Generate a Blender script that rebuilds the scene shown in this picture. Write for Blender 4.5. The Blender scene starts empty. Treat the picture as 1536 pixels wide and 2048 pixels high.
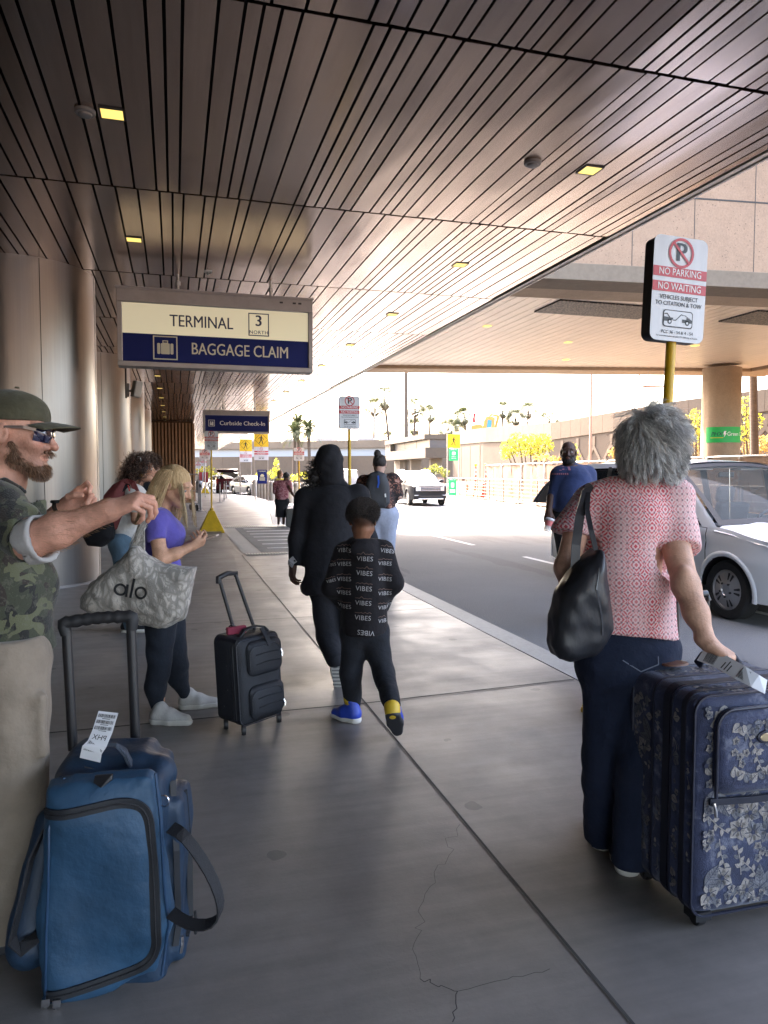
import bpy, bmesh, math, random
import numpy as np
from mathutils import Vector, Matrix, noise as mnoise
from mathutils.bvhtree import BVHTree
R = math.radians
random.seed(7)
S = bpy.context.scene
C = S.collection
# ---------------------------------------------------------------- camera, sky, sun, exposure
CH, YAW, PITCH, FPX = 1.5, R(16.1), R(3.08), 1450.0
cd = bpy.data.cameras.new("camera")
cd.sensor_fit = 'VERTICAL'; cd.sensor_height = 36.0; cd.lens = FPX/2048*36
cd.clip_start = .05; cd.clip_end = 3000
cam = bpy.data.objects.new("camera", cd); C.objects.link(cam)
cam.location = (0, 0, CH); cam.rotation_euler = (R(90)-PITCH, 0, -YAW)
S.camera = cam
SUN_EL, SUN_AZ = R(47), R(-13)          # azimuth from +Y, positive to +X
w = bpy.data.worlds.new("World"); S.world = w; w.use_nodes = True
wn = w.node_tree.nodes; bg = wn['Background']
sky = wn.new('ShaderNodeTexSky'); sky.sky_type = 'NISHITA'; sky.sun_disc = False
sky.sun_elevation = SUN_EL; sky.sun_rotation = SUN_AZ; sky.air_density = 1.0; sky.dust_density = 5.0; sky.ozone_density = .4
wb = wn.new('ShaderNodeMix'); wb.data_type = 'RGBA'; wb.blend_type = 'MULTIPLY'; wb.inputs['Factor'].default_value = 1; wb.inputs['B'].default_value = (1.07, .985, .93, 1)
w.node_tree.links.new(sky.outputs[0], wb.inputs['A']); w.node_tree.links.new(wb.outputs['Result'], bg.inputs[0]); bg.inputs[1].default_value = .15
sl = bpy.data.lights.new("sun", 'SUN'); sl.energy = 2.0; sl.angle = R(.5); sl.color = (1, .93, .82)
sun = bpy.data.objects.new("sun", sl); C.objects.link(sun)
sd = Vector((math.sin(SUN_AZ)*math.cos(SUN_EL), math.cos(SUN_AZ)*math.cos(SUN_EL), math.sin(SUN_EL)))
sun.rotation_euler = sd.to_track_quat('Z', 'Y').to_euler()
S.view_settings.view_transform = 'Standard'; S.view_settings.look = 'None'
S.view_settings.exposure = 3.95; S.view_settings.gamma = 1.0
S.cycles.max_bounces = 8; S.cycles.diffuse_bounces = 5; S.cycles.glossy_bounces = 4; S.cycles.transparent_max_bounces = 12
S.cycles.caustics_reflective = False; S.cycles.caustics_refractive = False
S.cycles.sample_clamp_indirect = 8

# ---------------------------------------------------------------- measuring helpers (photo measure -> metres)
_Rc = cam.rotation_euler.to_matrix()
def ray(px, py): return _Rc @ Vector(((px-768)/FPX, -(py-1024)/FPX, -1.0))
def G(px, py, z=0.0):
    r = ray(px, py); return Vector((0, 0, CH)) + r*((z-CH)/r.z)
def D(px, py, d): return Vector((0, 0, CH)) + ray(px, py)*d
CR = Vector((math.cos(YAW), -math.sin(YAW), 0)); CF = Vector((math.sin(YAW), math.cos(YAW), 0))   # camera right / forward on the ground

# ---------------------------------------------------------------- materials
MATS = {}
def rgb(c): return (*c, 1.0) if len(c) == 3 else c
def mat(name, base, rough=.6, metal=0.0, spec=.5, var=None, bump=None, attr=False, emit=0, sheen=0, coat=0, alpha=None, trans=0, stretch=None):
    """var=(scale, amount[, second colour]) mottling;  bump=(scale, strength, detail)"""
    if name in MATS: return MATS[name]
    m = bpy.data.materials.new(name); m.use_nodes = True; MATS[name] = m
    nt = m.node_tree; N = nt.nodes; L = nt.links.new; b = N['Principled BSDF']
    b.inputs['Base Color'].default_value = rgb(base); b.inputs['Roughness'].default_value = rough
    b.inputs['Metallic'].default_value = metal; b.inputs['Specular IOR Level'].default_value = spec
    if sheen: b.inputs['Sheen Weight'].default_value = sheen
    if coat: b.inputs['Coat Weight'].default_value = coat; b.inputs['Coat Roughness'].default_value = .06
    if trans: b.inputs['Transmission Weight'].default_value = trans
    if alpha is not None: b.inputs['Alpha'].default_value = alpha
    if emit: b.inputs['Emission Color'].default_value = rgb(base); b.inputs['Emission Strength'].default_value = emit
    co = None
    def coord():
        nonlocal co
        if co is None:
            t = N.new('ShaderNodeTexCoord'); co = t.outputs['Object']
            if stretch:
                mp = N.new('ShaderNodeMapping'); mp.inputs['Scale'].default_value = stretch; L(co, mp.inputs[0]); co = mp.outputs[0]
        return co
    src = None
    if attr:
        a = N.new('ShaderNodeAttribute'); a.attribute_name = 'Col'; src = a.outputs['Color']
        L(src, b.inputs['Base Color'])
    if var:
        n = N.new('ShaderNodeTexNoise'); n.inputs['Scale'].default_value = var[0]; n.inputs['Detail'].default_value = 6; n.inputs['Roughness'].default_value = .65
        L(coord(), n.inputs['Vector'])
        mr = N.new('ShaderNodeMapRange'); mr.inputs[1].default_value = .3; mr.inputs[2].default_value = .7
        L(n.outputs['Fac'], mr.inputs[0])
        mx = N.new('ShaderNodeMix'); mx.data_type = 'RGBA'; mx.blend_type = 'MIX' if len(var) > 2 else 'MULTIPLY'
        if len(var) > 2:
            ml = N.new('ShaderNodeMath'); ml.operation = 'MULTIPLY'; ml.inputs[1].default_value = var[1]; L(mr.outputs[0], ml.inputs[0]); L(ml.outputs[0], mx.inputs['Factor'])
            mx.inputs['B'].default_value = rgb(var[2])
        else:
            mr.inputs[3].default_value = 1-var[1]; mr.inputs[4].default_value = 1+var[1]*.6
            mx.inputs['Factor'].default_value = 1; L(mr.outputs[0], mx.inputs['B'])
        if src is not None: L(src, mx.inputs['A'])
        else: mx.inputs['A'].default_value = rgb(base)
        L(mx.outputs['Result'], b.inputs['Base Color'])
    if bump:
        n = N.new('ShaderNodeTexNoise'); n.inputs['Scale'].default_value = bump[0]; n.inputs['Detail'].default_value = bump[2] if len(bump) > 2 else 4
        L(coord(), n.inputs['Vector'])
        bp = N.new('ShaderNodeBump'); bp.inputs['Strength'].default_value = bump[1]; bp.inputs['Distance'].default_value = .02
        L(n.outputs['Fac'], bp.inputs['Height']); L(bp.outputs[0], b.inputs['Normal'])
    return m
class NG:
    """small node-graph helper for custom materials"""
    def __init__(s, name, rough=.6, **kw):
        s.m = mat(name, (.5, .5, .5), rough, **kw); s.nt = s.m.node_tree; s.N = s.nt.nodes; s.b = s.N['Principled BSDF']
    def n(s, t, **kw):
        nd = s.N.new('ShaderNode'+t)
        for k, v in kw.items(): setattr(nd, k, v)
        return nd
    def L(s, a, b): s.nt.links.new(a, b)
    def val(s, x, sock):
        if isinstance(x, (int, float)): sock.default_value = x
        elif isinstance(x, tuple): sock.default_value = x
        else: s.L(x, sock)
    def math(s, op, a, b=0.0, clamp=False):
        nd = s.n('Math', operation=op, use_clamp=clamp); s.val(a, nd.inputs[0]); s.val(b, nd.inputs[1]); return nd.outputs[0]
    def mix(s, f, a, b, blend='MIX'):
        nd = s.n('Mix', data_type='RGBA', blend_type=blend); s.val(f, nd.inputs['Factor'])
        s.val(rgb(a) if isinstance(a, tuple) else a, nd.inputs['A']); s.val(rgb(b) if isinstance(b, tuple) else b, nd.inputs['B']); return nd.outputs['Result']
    def obj(s): return s.n('TexCoord').outputs['Object']
    def mapv(s, v, sc=(1, 1, 1), loc=(0, 0, 0), rot=(0, 0, 0)):
        nd = s.n('Mapping'); nd.inputs['Scale'].default_value = sc; nd.inputs['Location'].default_value = loc; nd.inputs['Rotation'].default_value = rot; s.L(v, nd.inputs[0]); return nd.outputs[0]
    def noise(s, v, scale, detail=4, rough=.5, dist=0):
        nd = s.n('TexNoise'); nd.inputs['Scale'].default_value = scale; nd.inputs['Detail'].default_value = detail; nd.inputs['Roughness'].default_value = rough; nd.inputs['Distortion'].default_value = dist
        s.L(v, nd.inputs['Vector']); return nd.outputs['Fac']
    def vor(s, v, scale, feature='F1', out='Distance'):
        nd = s.n('TexVoronoi', feature=feature); nd.inputs['Scale'].default_value = scale; s.L(v, nd.inputs['Vector']); return nd.outputs[out]
    def ramp(s, f, stops, interp='LINEAR'):
        nd = s.n('ValToRGB'); cr = nd.color_ramp; cr.interpolation = interp
        while len(cr.elements) < len(stops): cr.elements.new(.5)
        for e, (p, c) in zip(cr.elements, stops): e.position = p; e.color = rgb(c) if isinstance(c, tuple) else (c, c, c, 1)
        s.L(f, nd.inputs[0]); return nd.outputs['Color']
    def base(s, c): s.L(c, s.b.inputs['Base Color'])
    def bump(s, h, strength=.3, dist=.02):
        nd = s.n('Bump'); nd.inputs['Strength'].default_value = strength; nd.inputs['Distance'].default_value = dist; s.L(h, nd.inputs['Height']); s.L(nd.outputs[0], s.b.inputs['Normal'])

# ---------------------------------------------------------------- object helpers
def tag(o, label, cat, group=None, kind=None):
    if label: o['label'] = label
    if cat: o['category'] = cat
    if group: o['group'] = group
    if kind: o['kind'] = kind
    return o
def thing(name, label, cat, loc=(0, 0, 0), rz=0.0, group=None):
    o = bpy.data.objects.new(name, None); C.objects.link(o); o.location = loc; o.rotation_euler = (0, 0, rz); o.empty_display_size = .1
    return tag(o, label, cat, group)
def dup(root, loc, rz=None, label=None):
    c = root.copy(); C.objects.link(c); c.location = loc
    if rz is not None: c.rotation_euler = (0, 0, rz)
    if label: c['label'] = label
    def kids(a, b):
        for ch in list(a.children):
            d = ch.copy(); C.objects.link(d); d.parent = b; d.matrix_parent_inverse = ch.matrix_parent_inverse.copy(); kids(ch, d)
    kids(root, c); return c
_tcache = {}
def text_geo(s, size, bold=0.0, spacing=1.0, align='CENTER'):
    k = (s, size, bold, spacing, align)
    if k not in _tcache:
        cu = bpy.data.curves.new('lettering', 'FONT'); cu.body = s; cu.size = size; cu.offset = bold*size; cu.align_x = align; cu.align_y = 'CENTER'; cu.space_character = spacing; cu.resolution_u = 3
        o = bpy.data.objects.new('lettering', cu); C.objects.link(o)
        me = bpy.data.meshes.new_from_object(o.evaluated_get(bpy.context.evaluated_depsgraph_get()))
        V = [(v.co.x, v.co.y) for v in me.vertices]; Fc = [tuple(p.vertices) for p in me.polygons]
        bpy.data.objects.remove(o); bpy.data.curves.remove(cu); bpy.data.meshes.remove(me)
        _tcache[k] = (V, Fc)
    return _tcache[k]
class MB:
    def __init__(s): s.V = []; s.F = []; s.I = []
    def add(s, V, F, mi=0):
        o = len(s.V); s.V += [tuple(v) for v in V]; s.F += [tuple(i+o for i in f) for f in F]; s.I += [mi]*len(F); return s
    def box(s, c, size, M=None, mi=0):
        x, y, z = size[0]/2, size[1]/2, size[2]/2
        V = [Vector(p) for p in ((-x,-y,-z),(x,-y,-z),(x,y,-z),(-x,y,-z),(-x,-y,z),(x,-y,z),(x,y,z),(-x,y,z))]
        if M is not None: V = [M @ v for v in V]
        return s.add([v+Vector(c) for v in V], [(0,3,2,1),(4,5,6,7),(0,1,5,4),(1,2,6,5),(2,3,7,6),(3,0,4,7)], mi)
    def tube(s, pts, r, n=8, mi=0, flat=None, closed=False):
        """flat=(vector, factor): squash the ring along that direction"""
        pts = [Vector(p) for p in pts]; k = len(pts)
        rs = r if hasattr(r, '__len__') else [r]*k
        V = []; up = None
        for i, p in enumerate(pts):
            if closed: t = (pts[(i+1) % k]-pts[i-1]).normalized()
            else: t = (pts[min(i+1, k-1)]-pts[max(i-1, 0)]).normalized()
            if up is None:
                a = Vector((0, 0, 1)) if abs(t.z) < .9 else Vector((0, 1, 0)); u = t.cross(a).normalized()
            else: u = (up - t*up.dot(t)).normalized()
            up = u; v = t.cross(u)
            for j in range(n):
                a = 2*math.pi*j/n; d = (u*math.cos(a)+v*math.sin(a))*rs[i]
                if flat: fv = Vector(flat[0]).normalized(); d = d - fv*d.dot(fv)*(1-flat[1])
                V.append(p+d)
        F = []
        for i in range(k if closed else k-1):
            for j in range(n):
                a = i*n+j; b = i*n+(j+1) % n; i2 = (i+1) % k; F.append((a, b, i2*n+(j+1) % n, i2*n+j))
        if not closed: F += [tuple(range(n-1, -1, -1)), tuple((k-1)*n+j for j in range(n))]
        return s.add(V, F, mi)
    def strap(s, pts, wid, th, side, mi=0):
        """flat ribbon with thickness; side = width direction (vector or list)"""
        pts = [Vector(p) for p in pts]; k = len(pts); V = []
        for i, p in enumerate(pts):
            t = (pts[min(i+1, k-1)]-pts[max(i-1, 0)]).normalized()
            sv = Vector(side[i] if isinstance(side, list) else side); sv = (sv-t*sv.dot(t)).normalized(); nv = t.cross(sv)
            w_ = wid[i] if hasattr(wid, '__len__') else wid
            for a, b in ((-1,-1),(1,-1),(1,1),(-1,1)): V.append(p+sv*a*w_/2+nv*b*th/2)
        F = [(i*4+j, i*4+(j+1)%4, i*4+4+(j+1)%4, i*4+4+j) for i in range(k-1) for j in range(4)]+[(3,2,1,0), tuple((k-1)*4+j for j in range(4))]
        return s.add(V, F, mi)
    def prism(s, poly, ext, mi=0):
        """poly: 3D loop, ext: extrusion vector"""
        poly = [Vector(p) for p in poly]; n = len(poly); e = Vector(ext)
        F = [tuple(range(n-1, -1, -1)), tuple(range(n, 2*n))]+[(i, (i+1) % n, n+(i+1) % n, n+i) for i in range(n)]
        return s.add(poly+[p+e for p in poly], F, mi)
    def lathe(s, prof, c=(0, 0, 0), n=24, M=None, mi=0):
        V = []
        for r, z in prof:
            for j in range(n):
                a = 2*math.pi*j/n; v = Vector((r*math.cos(a), r*math.sin(a), z)); V.append((M @ v if M is not None else v)+Vector(c))
        k = len(prof); F = [(i*n+j, i*n+(j+1) % n, (i+1)*n+(j+1) % n, (i+1)*n+j) for i in range(k-1) for j in range(n)]
        F += [tuple(range(n-1, -1, -1)), tuple((k-1)*n+j for j in range(n))]
        return s.add(V, F, mi)
    def grid(s, fn, nu, nv, mi=0):
        V = [fn(i/nu, j/nv) for j in range(nv+1) for i in range(nu+1)]
        return s.add(V, [(j*(nu+1)+i, j*(nu+1)+i+1, (j+1)*(nu+1)+i+1, (j+1)*(nu+1)+i) for j in range(nv) for i in range(nu)], mi)
    def text(s, t, M, size, bold=0.0, mi=0, sx=1.0, align='CENTER', spacing=1.0, fn=None):
        V, F = text_geo(t, size, 0.0, spacing, align)
        if fn: return s.add([fn(x*sx, y) for x, y in V], F, mi)
        for k in ((-1, 0, 1) if bold > .009 else (0,)): s.add([M @ Vector((x*sx+k*bold*size*.8, y, .0003*k)) for x, y in V], F, mi)
        return s
    def rrect(s, M, w_, h_, r, d=0.0, mi=0, seg=5):
        P = []
        for cx, cy, a0 in ((w_/2-r, h_/2-r, 0), (-w_/2+r, h_/2-r, 90), (-w_/2+r, -h_/2+r, 180), (w_/2-r, -h_/2+r, 270)):
            for i in range(seg+1): a = R(a0+90*i/seg); P.append((cx+r*math.cos(a), cy+r*math.sin(a)))
        if d: return s.prism([M @ Vector((x, y, 0)) for x, y in P], (M.to_3x3() @ Vector((0, 0, -d))), mi)
        return s.add([M @ Vector((x, y, 0)) for x, y in P], [tuple(range(len(P)))], mi)
    def ring(s, M, r0, r1, mi=0, n=36, sy=1.0):
        V = [M @ Vector((r*math.cos(2*math.pi*j/n), sy*r*math.sin(2*math.pi*j/n), 0)) for r in (r0, r1) for j in range(n)]
        return s.add(V, [(j, (j+1) % n, n+(j+1) % n, n+j)[::-1] for j in range(n)], mi)
    def build(s, name, m, parent=None, smooth=None, bevel=0, seg=2, loc=None, cols=None):
        me = bpy.data.meshes.new(name); me.from_pydata(s.V, [], s.F)
        ms = m if isinstance(m, (list, tuple)) else [m]
        for x in ms: me.materials.append(x)
        if len(ms) > 1: me.polygons.foreach_set('material_index', s.I)
        if cols is not None:
            at = me.attributes.new('Col', 'FLOAT_COLOR', 'POINT'); at.data.foreach_set('color', np.c_[cols, np.ones(len(cols))].astype(np.float32).ravel())
        if smooth:
            me.polygons.foreach_set('use_smooth', [True]*len(me.polygons))
            if smooth < 179: me.set_sharp_from_angle(angle=R(smooth))
        me.update()
        o = bpy.data.objects.new(name, me); C.objects.link(o)
        if parent: o.parent = parent
        if loc: o.location = loc
        if bevel:
            b = o.modifiers.new('bevel', 'BEVEL'); b.width = bevel; b.segments = seg; b.limit_method = 'ANGLE'; b.angle_limit = R(40)
        return o
def one(name, fn, m, parent=None, **kw):
    b = MB(); fn(b); return b.build(name, m, parent, **kw)
def frameM(o, x, y):
    """matrix with local x along x, local y along y, origin o"""
    x = Vector(x).normalized(); y = Vector(y); z = x.cross(y).normalized(); y = z.cross(x)
    return Matrix(((x.x, y.x, z.x, o[0]), (x.y, y.y, z.y, o[1]), (x.z, y.z, z.z, o[2]), (0, 0, 0, 1)))
def Rz(a): return Matrix.Rotation(a, 3, 'Z')

# ---------------------------------------------------------------- implicit surfaces (bodies, cloth, bags, hair caps)
def V3(p): return np.array(tuple(p), dtype=np.float32)
class RC:
    def __init__(s, a, b, ra, rb=None): s.a = V3(a); s.b = V3(b); s.ra = ra; s.rb = ra if rb is None else rb
    def box(s): m = max(s.ra, s.rb); return np.minimum(s.a, s.b)-m, np.maximum(s.a, s.b)+m
    def ev(s, X, Y, Z):
        ab = s.b-s.a; l2 = float(ab@ab)+1e-9; x = X-s.a[0]; y = Y-s.a[1]; z = Z-s.a[2]
        t = np.clip((x*ab[0]+y*ab[1]+z*ab[2])/l2, 0, 1)
        return np.sqrt((x-t*ab[0])**2+(y-t*ab[1])**2+(z-t*ab[2])**2)-(s.ra+t*(s.rb-s.ra))
class EL:
    def __init__(s, c, r, M=None): s.c = V3(c); s.r = V3(r); s.M = None if M is None else np.array(M.to_3x3() if hasattr(M, 'to_3x3') else M, dtype=np.float32)
    def box(s): m = s.r if s.M is None else np.abs(s.M)@s.r; return s.c-m, s.c+m
    def loc(s, X, Y, Z):
        x = X-s.c[0]; y = Y-s.c[1]; z = Z-s.c[2]
        if s.M is not None: M = s.M; x, y, z = (M[0,0]*x+M[1,0]*y+M[2,0]*z, M[0,1]*x+M[1,1]*y+M[2,1]*z, M[0,2]*x+M[1,2]*y+M[2,2]*z)
        return x, y, z
    def ev(s, X, Y, Z):
        x, y, z = s.loc(X, Y, Z)
        k0 = np.sqrt((x/s.r[0])**2+(y/s.r[1])**2+(z/s.r[2])**2); k1 = np.sqrt((x/s.r[0]**2)**2+(y/s.r[1]**2)**2+(z/s.r[2]**2)**2)+1e-6
        return k0*(k0-1)/k1
class BX(EL):
    def __init__(s, c, r, M=None, rd=.01): EL.__init__(s, c, r, M); s.rd = rd
    def ev(s, X, Y, Z):
        x, y, z = s.loc(X, Y, Z); x = np.abs(x)-s.r[0]+s.rd; y = np.abs(y)-s.r[1]+s.rd; z = np.abs(z)-s.r[2]+s.rd
        return np.sqrt(np.maximum(x, 0)**2+np.maximum(y, 0)**2+np.maximum(z, 0)**2)+np.minimum(np.maximum(np.maximum(x, y), z), 0)-s.rd
class SDF:
    def __init__(s, h=.008): s.h = h; s.ops = []
    def add(s, p, k=.03): s.ops.append(('a', p, k)); return s
    def sub(s, p, k=.01): s.ops.append(('s', p, k)); return s
    def cut(s, o, n, k=.004, within=None): s.ops.append(('c', (V3(o), V3(Vector(n).normalized())), k, within)); return s   # removes the side n points to
    def disp(s, fn): s.ops.append(('d', fn, 0)); return s
    def mesh(s, smooth=2, lo=None, hi=None):
        h = s.h
        if lo is None:
            bs = [o[1].box() for o in s.ops if o[0] == 'a']; lo = np.min([b[0] for b in bs], 0); hi = np.max([b[1] for b in bs], 0)
        lo = np.array(lo)-5*h; hi = np.array(hi)+5*h
        n = np.ceil((hi-lo)/h).astype(int)+1
        ax = [(lo[i]+h*np.arange(n[i])).astype(np.float32) for i in range(3)]
        d = np.full(tuple(n), .12, dtype=np.float32)
        for o in s.ops:
            if o[0] in 'as':
                k = o[2]; b0, b1 = o[1].box(); mg = k+4*h
                i0 = np.clip(np.floor((b0-mg-lo)/h).astype(int), 0, n); i1 = np.clip(np.ceil((b1+mg-lo)/h).astype(int)+1, 0, n)
                if np.any(i1 <= i0): continue
                sl_ = tuple(slice(i0[i], i1[i]) for i in range(3))
                e = o[1].ev(ax[0][sl_[0]][:, None, None], ax[1][sl_[1]][None, :, None], ax[2][sl_[2]][None, None, :]); c = d[sl_]
                if o[0] == 'a':
                    hh = np.clip(.5+.5*(c-e)/k, 0, 1); d[sl_] = c+(e-c)*hh-k*hh*(1-hh)
                else:
                    e = -e; hh = np.clip(.5-.5*(c-e)/k, 0, 1); d[sl_] = c+(e-c)*hh+k*hh*(1-hh)
            elif o[0] == 'c':
                (p, nn), k = o[1], o[2]
                e = ((ax[0]-p[0])*nn[0])[:, None, None]+((ax[1]-p[1])*nn[1])[None, :, None]+((ax[2]-p[2])*nn[2])[None, None, :]
                if o[3] is not None:
                    wv = o[3].ev(ax[0][:, None, None], ax[1][None, :, None], ax[2][None, None, :]); e = np.where(wv < 0, e, -1)
                d = np.maximum(d, e.astype(np.float32))
            else: d = d+o[1](ax[0][:, None, None], ax[1][None, :, None], ax[2][None, None, :]).astype(np.float32)
        V, F = nets(d, lo, h)
        if smooth: V = lap(V, F, smooth)
        return V, F
def nets(d, lo, h):
    ins = d < 0; nx, ny, nz = d.shape
    acc = np.zeros((nx-1, ny-1, nz-1, 3), np.float32); cnt = np.zeros((nx-1, ny-1, nz-1), np.float32)
    quads = []
    for ax in range(3):
        a = [slice(None)]*3; b = [slice(None)]*3; a[ax] = slice(0, -1); b[ax] = slice(1, None)
        da, db = d[tuple(a)], d[tuple(b)]; cross = (da < 0) != (db < 0)
        idx = np.argwhere(cross)
        if len(idx) == 0: continue
        va = da[cross]; vb = db[cross]; t = va/(va-vb+1e-12)
        pos = idx.astype(np.float32); pos[:, ax] += t
        o1, o2 = [(1, 2), (2, 0), (0, 1)][ax]
        cells = []
        ok = np.ones(len(idx), bool); lim = np.array([nx-1, ny-1, nz-1])
        for (p, q) in ((0, 0), (1, 0), (1, 1), (0, 1)):
            c = idx.copy(); c[:, o1] -= p; c[:, o2] -= q; ok &= np.all((c >= 0) & (c < lim), 1); cells.append(c)
        for c in cells:
            cc = c[ok]; np.add.at(acc, (cc[:, 0], cc[:, 1], cc[:, 2]), pos[ok]); np.add.at(cnt, (cc[:, 0], cc[:, 1], cc[:, 2]), 1)
        quads.append((np.stack([c[ok] for c in cells], 1), va[ok] < 0))
    ids = np.full(cnt.shape, -1, np.int64); m = cnt > 0; ids[m] = np.arange(m.sum())
    V = acc[m]/cnt[m][:, None]*h+lo
    F = []
    for c, fl in quads:
        q = ids[c[..., 0], c[..., 1], c[..., 2]]; q[~fl] = q[~fl][:, ::-1]; F.append(q[:, ::-1])
    F = np.concatenate(F) if F else np.zeros((0, 4), int)
    return V, F[:, ::-1]
def lap(V, F, it, lam=.5):
    e = np.concatenate([F[:, [0, 1]], F[:, [1, 2]], F[:, [2, 3]], F[:, [3, 0]]]); e = np.concatenate([e, e[:, ::-1]])
    deg = np.bincount(e[:, 0], minlength=len(V)).astype(np.float32)[:, None]+1e-9
    for _ in range(it):
        for lm in (lam, -lam*1.03):
            s = np.stack([np.bincount(e[:, 0], weights=V[e[:, 1], i], minlength=len(V)) for i in range(3)], 1)
            V = V+lm*(s/deg-V)
    return V
def mesh_obj(name, parts, m, parent=None, loc=None, cols=None, smooth=True):
    """parts: list of (V,F) joined into one object"""
    Vs = []; Fs = []; o = 0
    for V, F in parts: Vs.append(np.asarray(V)); Fs.append(np.asarray(F)+o); o += len(V)
    V = np.concatenate(Vs); me = bpy.data.meshes.new(name)
    nf = sum(len(f) for f in Fs); fl = np.concatenate([f.ravel() for f in Fs]); ln = np.concatenate([np.full(len(f), f.shape[1]) for f in Fs])
    me.vertices.add(len(V)); me.vertices.foreach_set('co', V.astype(np.float32).ravel())
    me.loops.add(len(fl)); me.loops.foreach_set('vertex_index', fl.astype(np.int32))
    me.polygons.add(nf); st = np.concatenate([[0], np.cumsum(ln)[:-1]]); me.polygons.foreach_set('loop_start', st.astype(np.int32))
    me.update(calc_edges=True); me.validate()
    if smooth: me.polygons.foreach_set('use_smooth', np.ones(len(me.polygons), bool))
    if cols is not None:
        at = me.attributes.new('Col', 'FLOAT_COLOR', 'POINT'); at.data.foreach_set('color', np.c_[cols, np.ones(len(cols))].astype(np.float32).ravel())
    for x in (m if isinstance(m, (list, tuple)) else [m]): me.materials.append(x)
    me.update()
    ob = bpy.data.objects.new(name, me); C.objects.link(ob)
    if parent: ob.parent = parent
    if loc is not None: ob.location = loc
    return ob
def sdf_obj(name, s, m, parent=None, smooth=2, cols=None):
    V, F = s.mesh(smooth); return mesh_obj(name, [(V, F)], m, parent, cols=cols(V) if cols else None)
def folds(seed, amp, freq, stretch=(1, 1, 1), k=5):
    rs = np.random.RandomState(seed); W = rs.normal(size=(k, 3))*np.array(stretch)*freq; ph = rs.uniform(0, 6.28, k); w2 = rs.normal(size=(3, 3))*freq*.5
    def f(X, Y, Z):
        wx = .25*np.sin(w2[0, 0]*X+w2[0, 1]*Y+w2[0, 2]*Z); o = 0
        for i in range(k): o = o+np.sin(W[i, 0]*X+W[i, 1]*Y+W[i, 2]*Z+ph[i]+4*wx)
        return amp*o/k*1.6
    return f
def strands(name, paths, r, m, parent, n=3, cols=None):
    """paths (N,M,3) -> tapered tubes in one mesh"""
    P = np.asarray(paths, dtype=np.float64); N, M, _ = P.shape
    T = np.gradient(P, axis=1); T /= np.linalg.norm(T, axis=2, keepdims=True)+1e-9
    ref = np.array([.31, .52, .79]); U = np.cross(T, ref); U /= np.linalg.norm(U, axis=2, keepdims=True)+1e-9; W = np.cross(T, U)
    tp = np.sin(np.linspace(.35, 2.95, M))**.5 if np.isscalar(r) else None
    rr = (r*tp)[None, :, None] if np.isscalar(r) else np.asarray(r)[:, None, None]*np.sin(np.linspace(.35, 2.95, M))[None, :, None]**.5
    V = np.stack([P+rr*(U*math.cos(2*math.pi*j/n)+W*math.sin(2*math.pi*j/n)) for j in range(n)], 2).reshape(-1, 3)
    base = (np.arange(N)[:, None]*M+np.arange(M-1)[None, :])*n
    F = np.concatenate([np.stack([base+j, base+(j+1) % n, base+n+(j+1) % n, base+n+j], -1).reshape(-1, 4) for j in range(n)])
    cc = None
    if cols is not None: cc = np.repeat(np.asarray(cols), M*n, axis=0)
    return mesh_obj(name, [(V, F)], m, parent, cols=cc)
def surf_pts(V, F, N, rs, keep=None):
    """random points + normals on a quad mesh"""
    a, b, c, dd = (V[F[:, i]] for i in range(4)); nr = np.cross(c-a, dd-b); ar = np.linalg.norm(nr, axis=1); nr = nr/(ar[:, None]+1e-12)
    ctr = (a+b+c+dd)/4
    wgt = ar*(keep(ctr, nr) if keep is not None else 1.0); wgt = wgt/wgt.sum()
    i = rs.choice(len(F), N, p=wgt); u = rs.rand(N, 1); v = rs.rand(N, 1)
    return (a[i]*(1-u)+b[i]*u)*(1-v)+(dd[i]*(1-u)+c[i]*u)*v, nr[i]
# ================================================================ THE SETTING
def concrete(name, base, joint=None, rough=.7, pit=0.0, sc=1.0, streak=False):
    g = NG(name, rough); o = g.obj()
    n1 = g.noise(o, .6*sc, 8, .6); n2 = g.noise(o, 6*sc, 6, .7); n3 = g.noise(g.mapv(o, (.35, 5, 1)), 2.2, 6, .6) if streak else g.noise(o, 30*sc, 4)
    f = g.math('ADD', g.math('MULTIPLY', n1, .5), g.math('ADD', g.math('MULTIPLY', n2, .3), g.math('MULTIPLY', n3, .35)))
    b = tuple(c*(.60 if streak else .74) for c in base); b2 = tuple(min(1, c*(1.42 if streak else 1.26)) for c in base)
    c = g.ramp(f, [(.36, b), (.56, base), (.78, b2)])
    if pit:
        v = g.vor(o, 14*sc); v2 = g.vor(o, 41*sc); m = g.math('LESS_THAN', v, g.math('MULTIPLY', g.noise(o, 2, 2), .24)); m2 = g.math('LESS_THAN', v2, .17)
        c = g.mix(g.math('MULTIPLY', g.math('MAXIMUM', m, g.math('MULTIPLY', m2, .6)), pit), c, tuple(x*.35 for x in base))
    g.base(c)
    g.bump(g.math('ADD', g.math('MULTIPLY', g.noise(o, 60*sc, 6, .7), .5), g.math('MULTIPLY', n3, .6)), .18, .01)
    return g
pav = concrete('pavement concrete', (.190, .166, .151), rough=.42, streak=True)
_rr = pav.noise(pav.obj(), 1.3, 6, .65); pav.L(pav.ramp(_rr, [(.35, .38), (.65, .56)]), pav.b.inputs['Roughness'])
g = pav; o_ = g.obj(); _dk = g.math('MULTIPLY', g.math('LESS_THAN', g.vor(o_, 2.1), g.math('MULTIPLY', g.noise(o_, 9, 2), .15)), .5)
_old = g.b.inputs['Base Color'].links[0].from_socket; g.base(g.mix(_dk, _old, (.07, .06, .06)))
M_PAV = pav.m
M_KERB = concrete('kerb concrete', (.30, .285, .265), rough=.6).m
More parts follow.
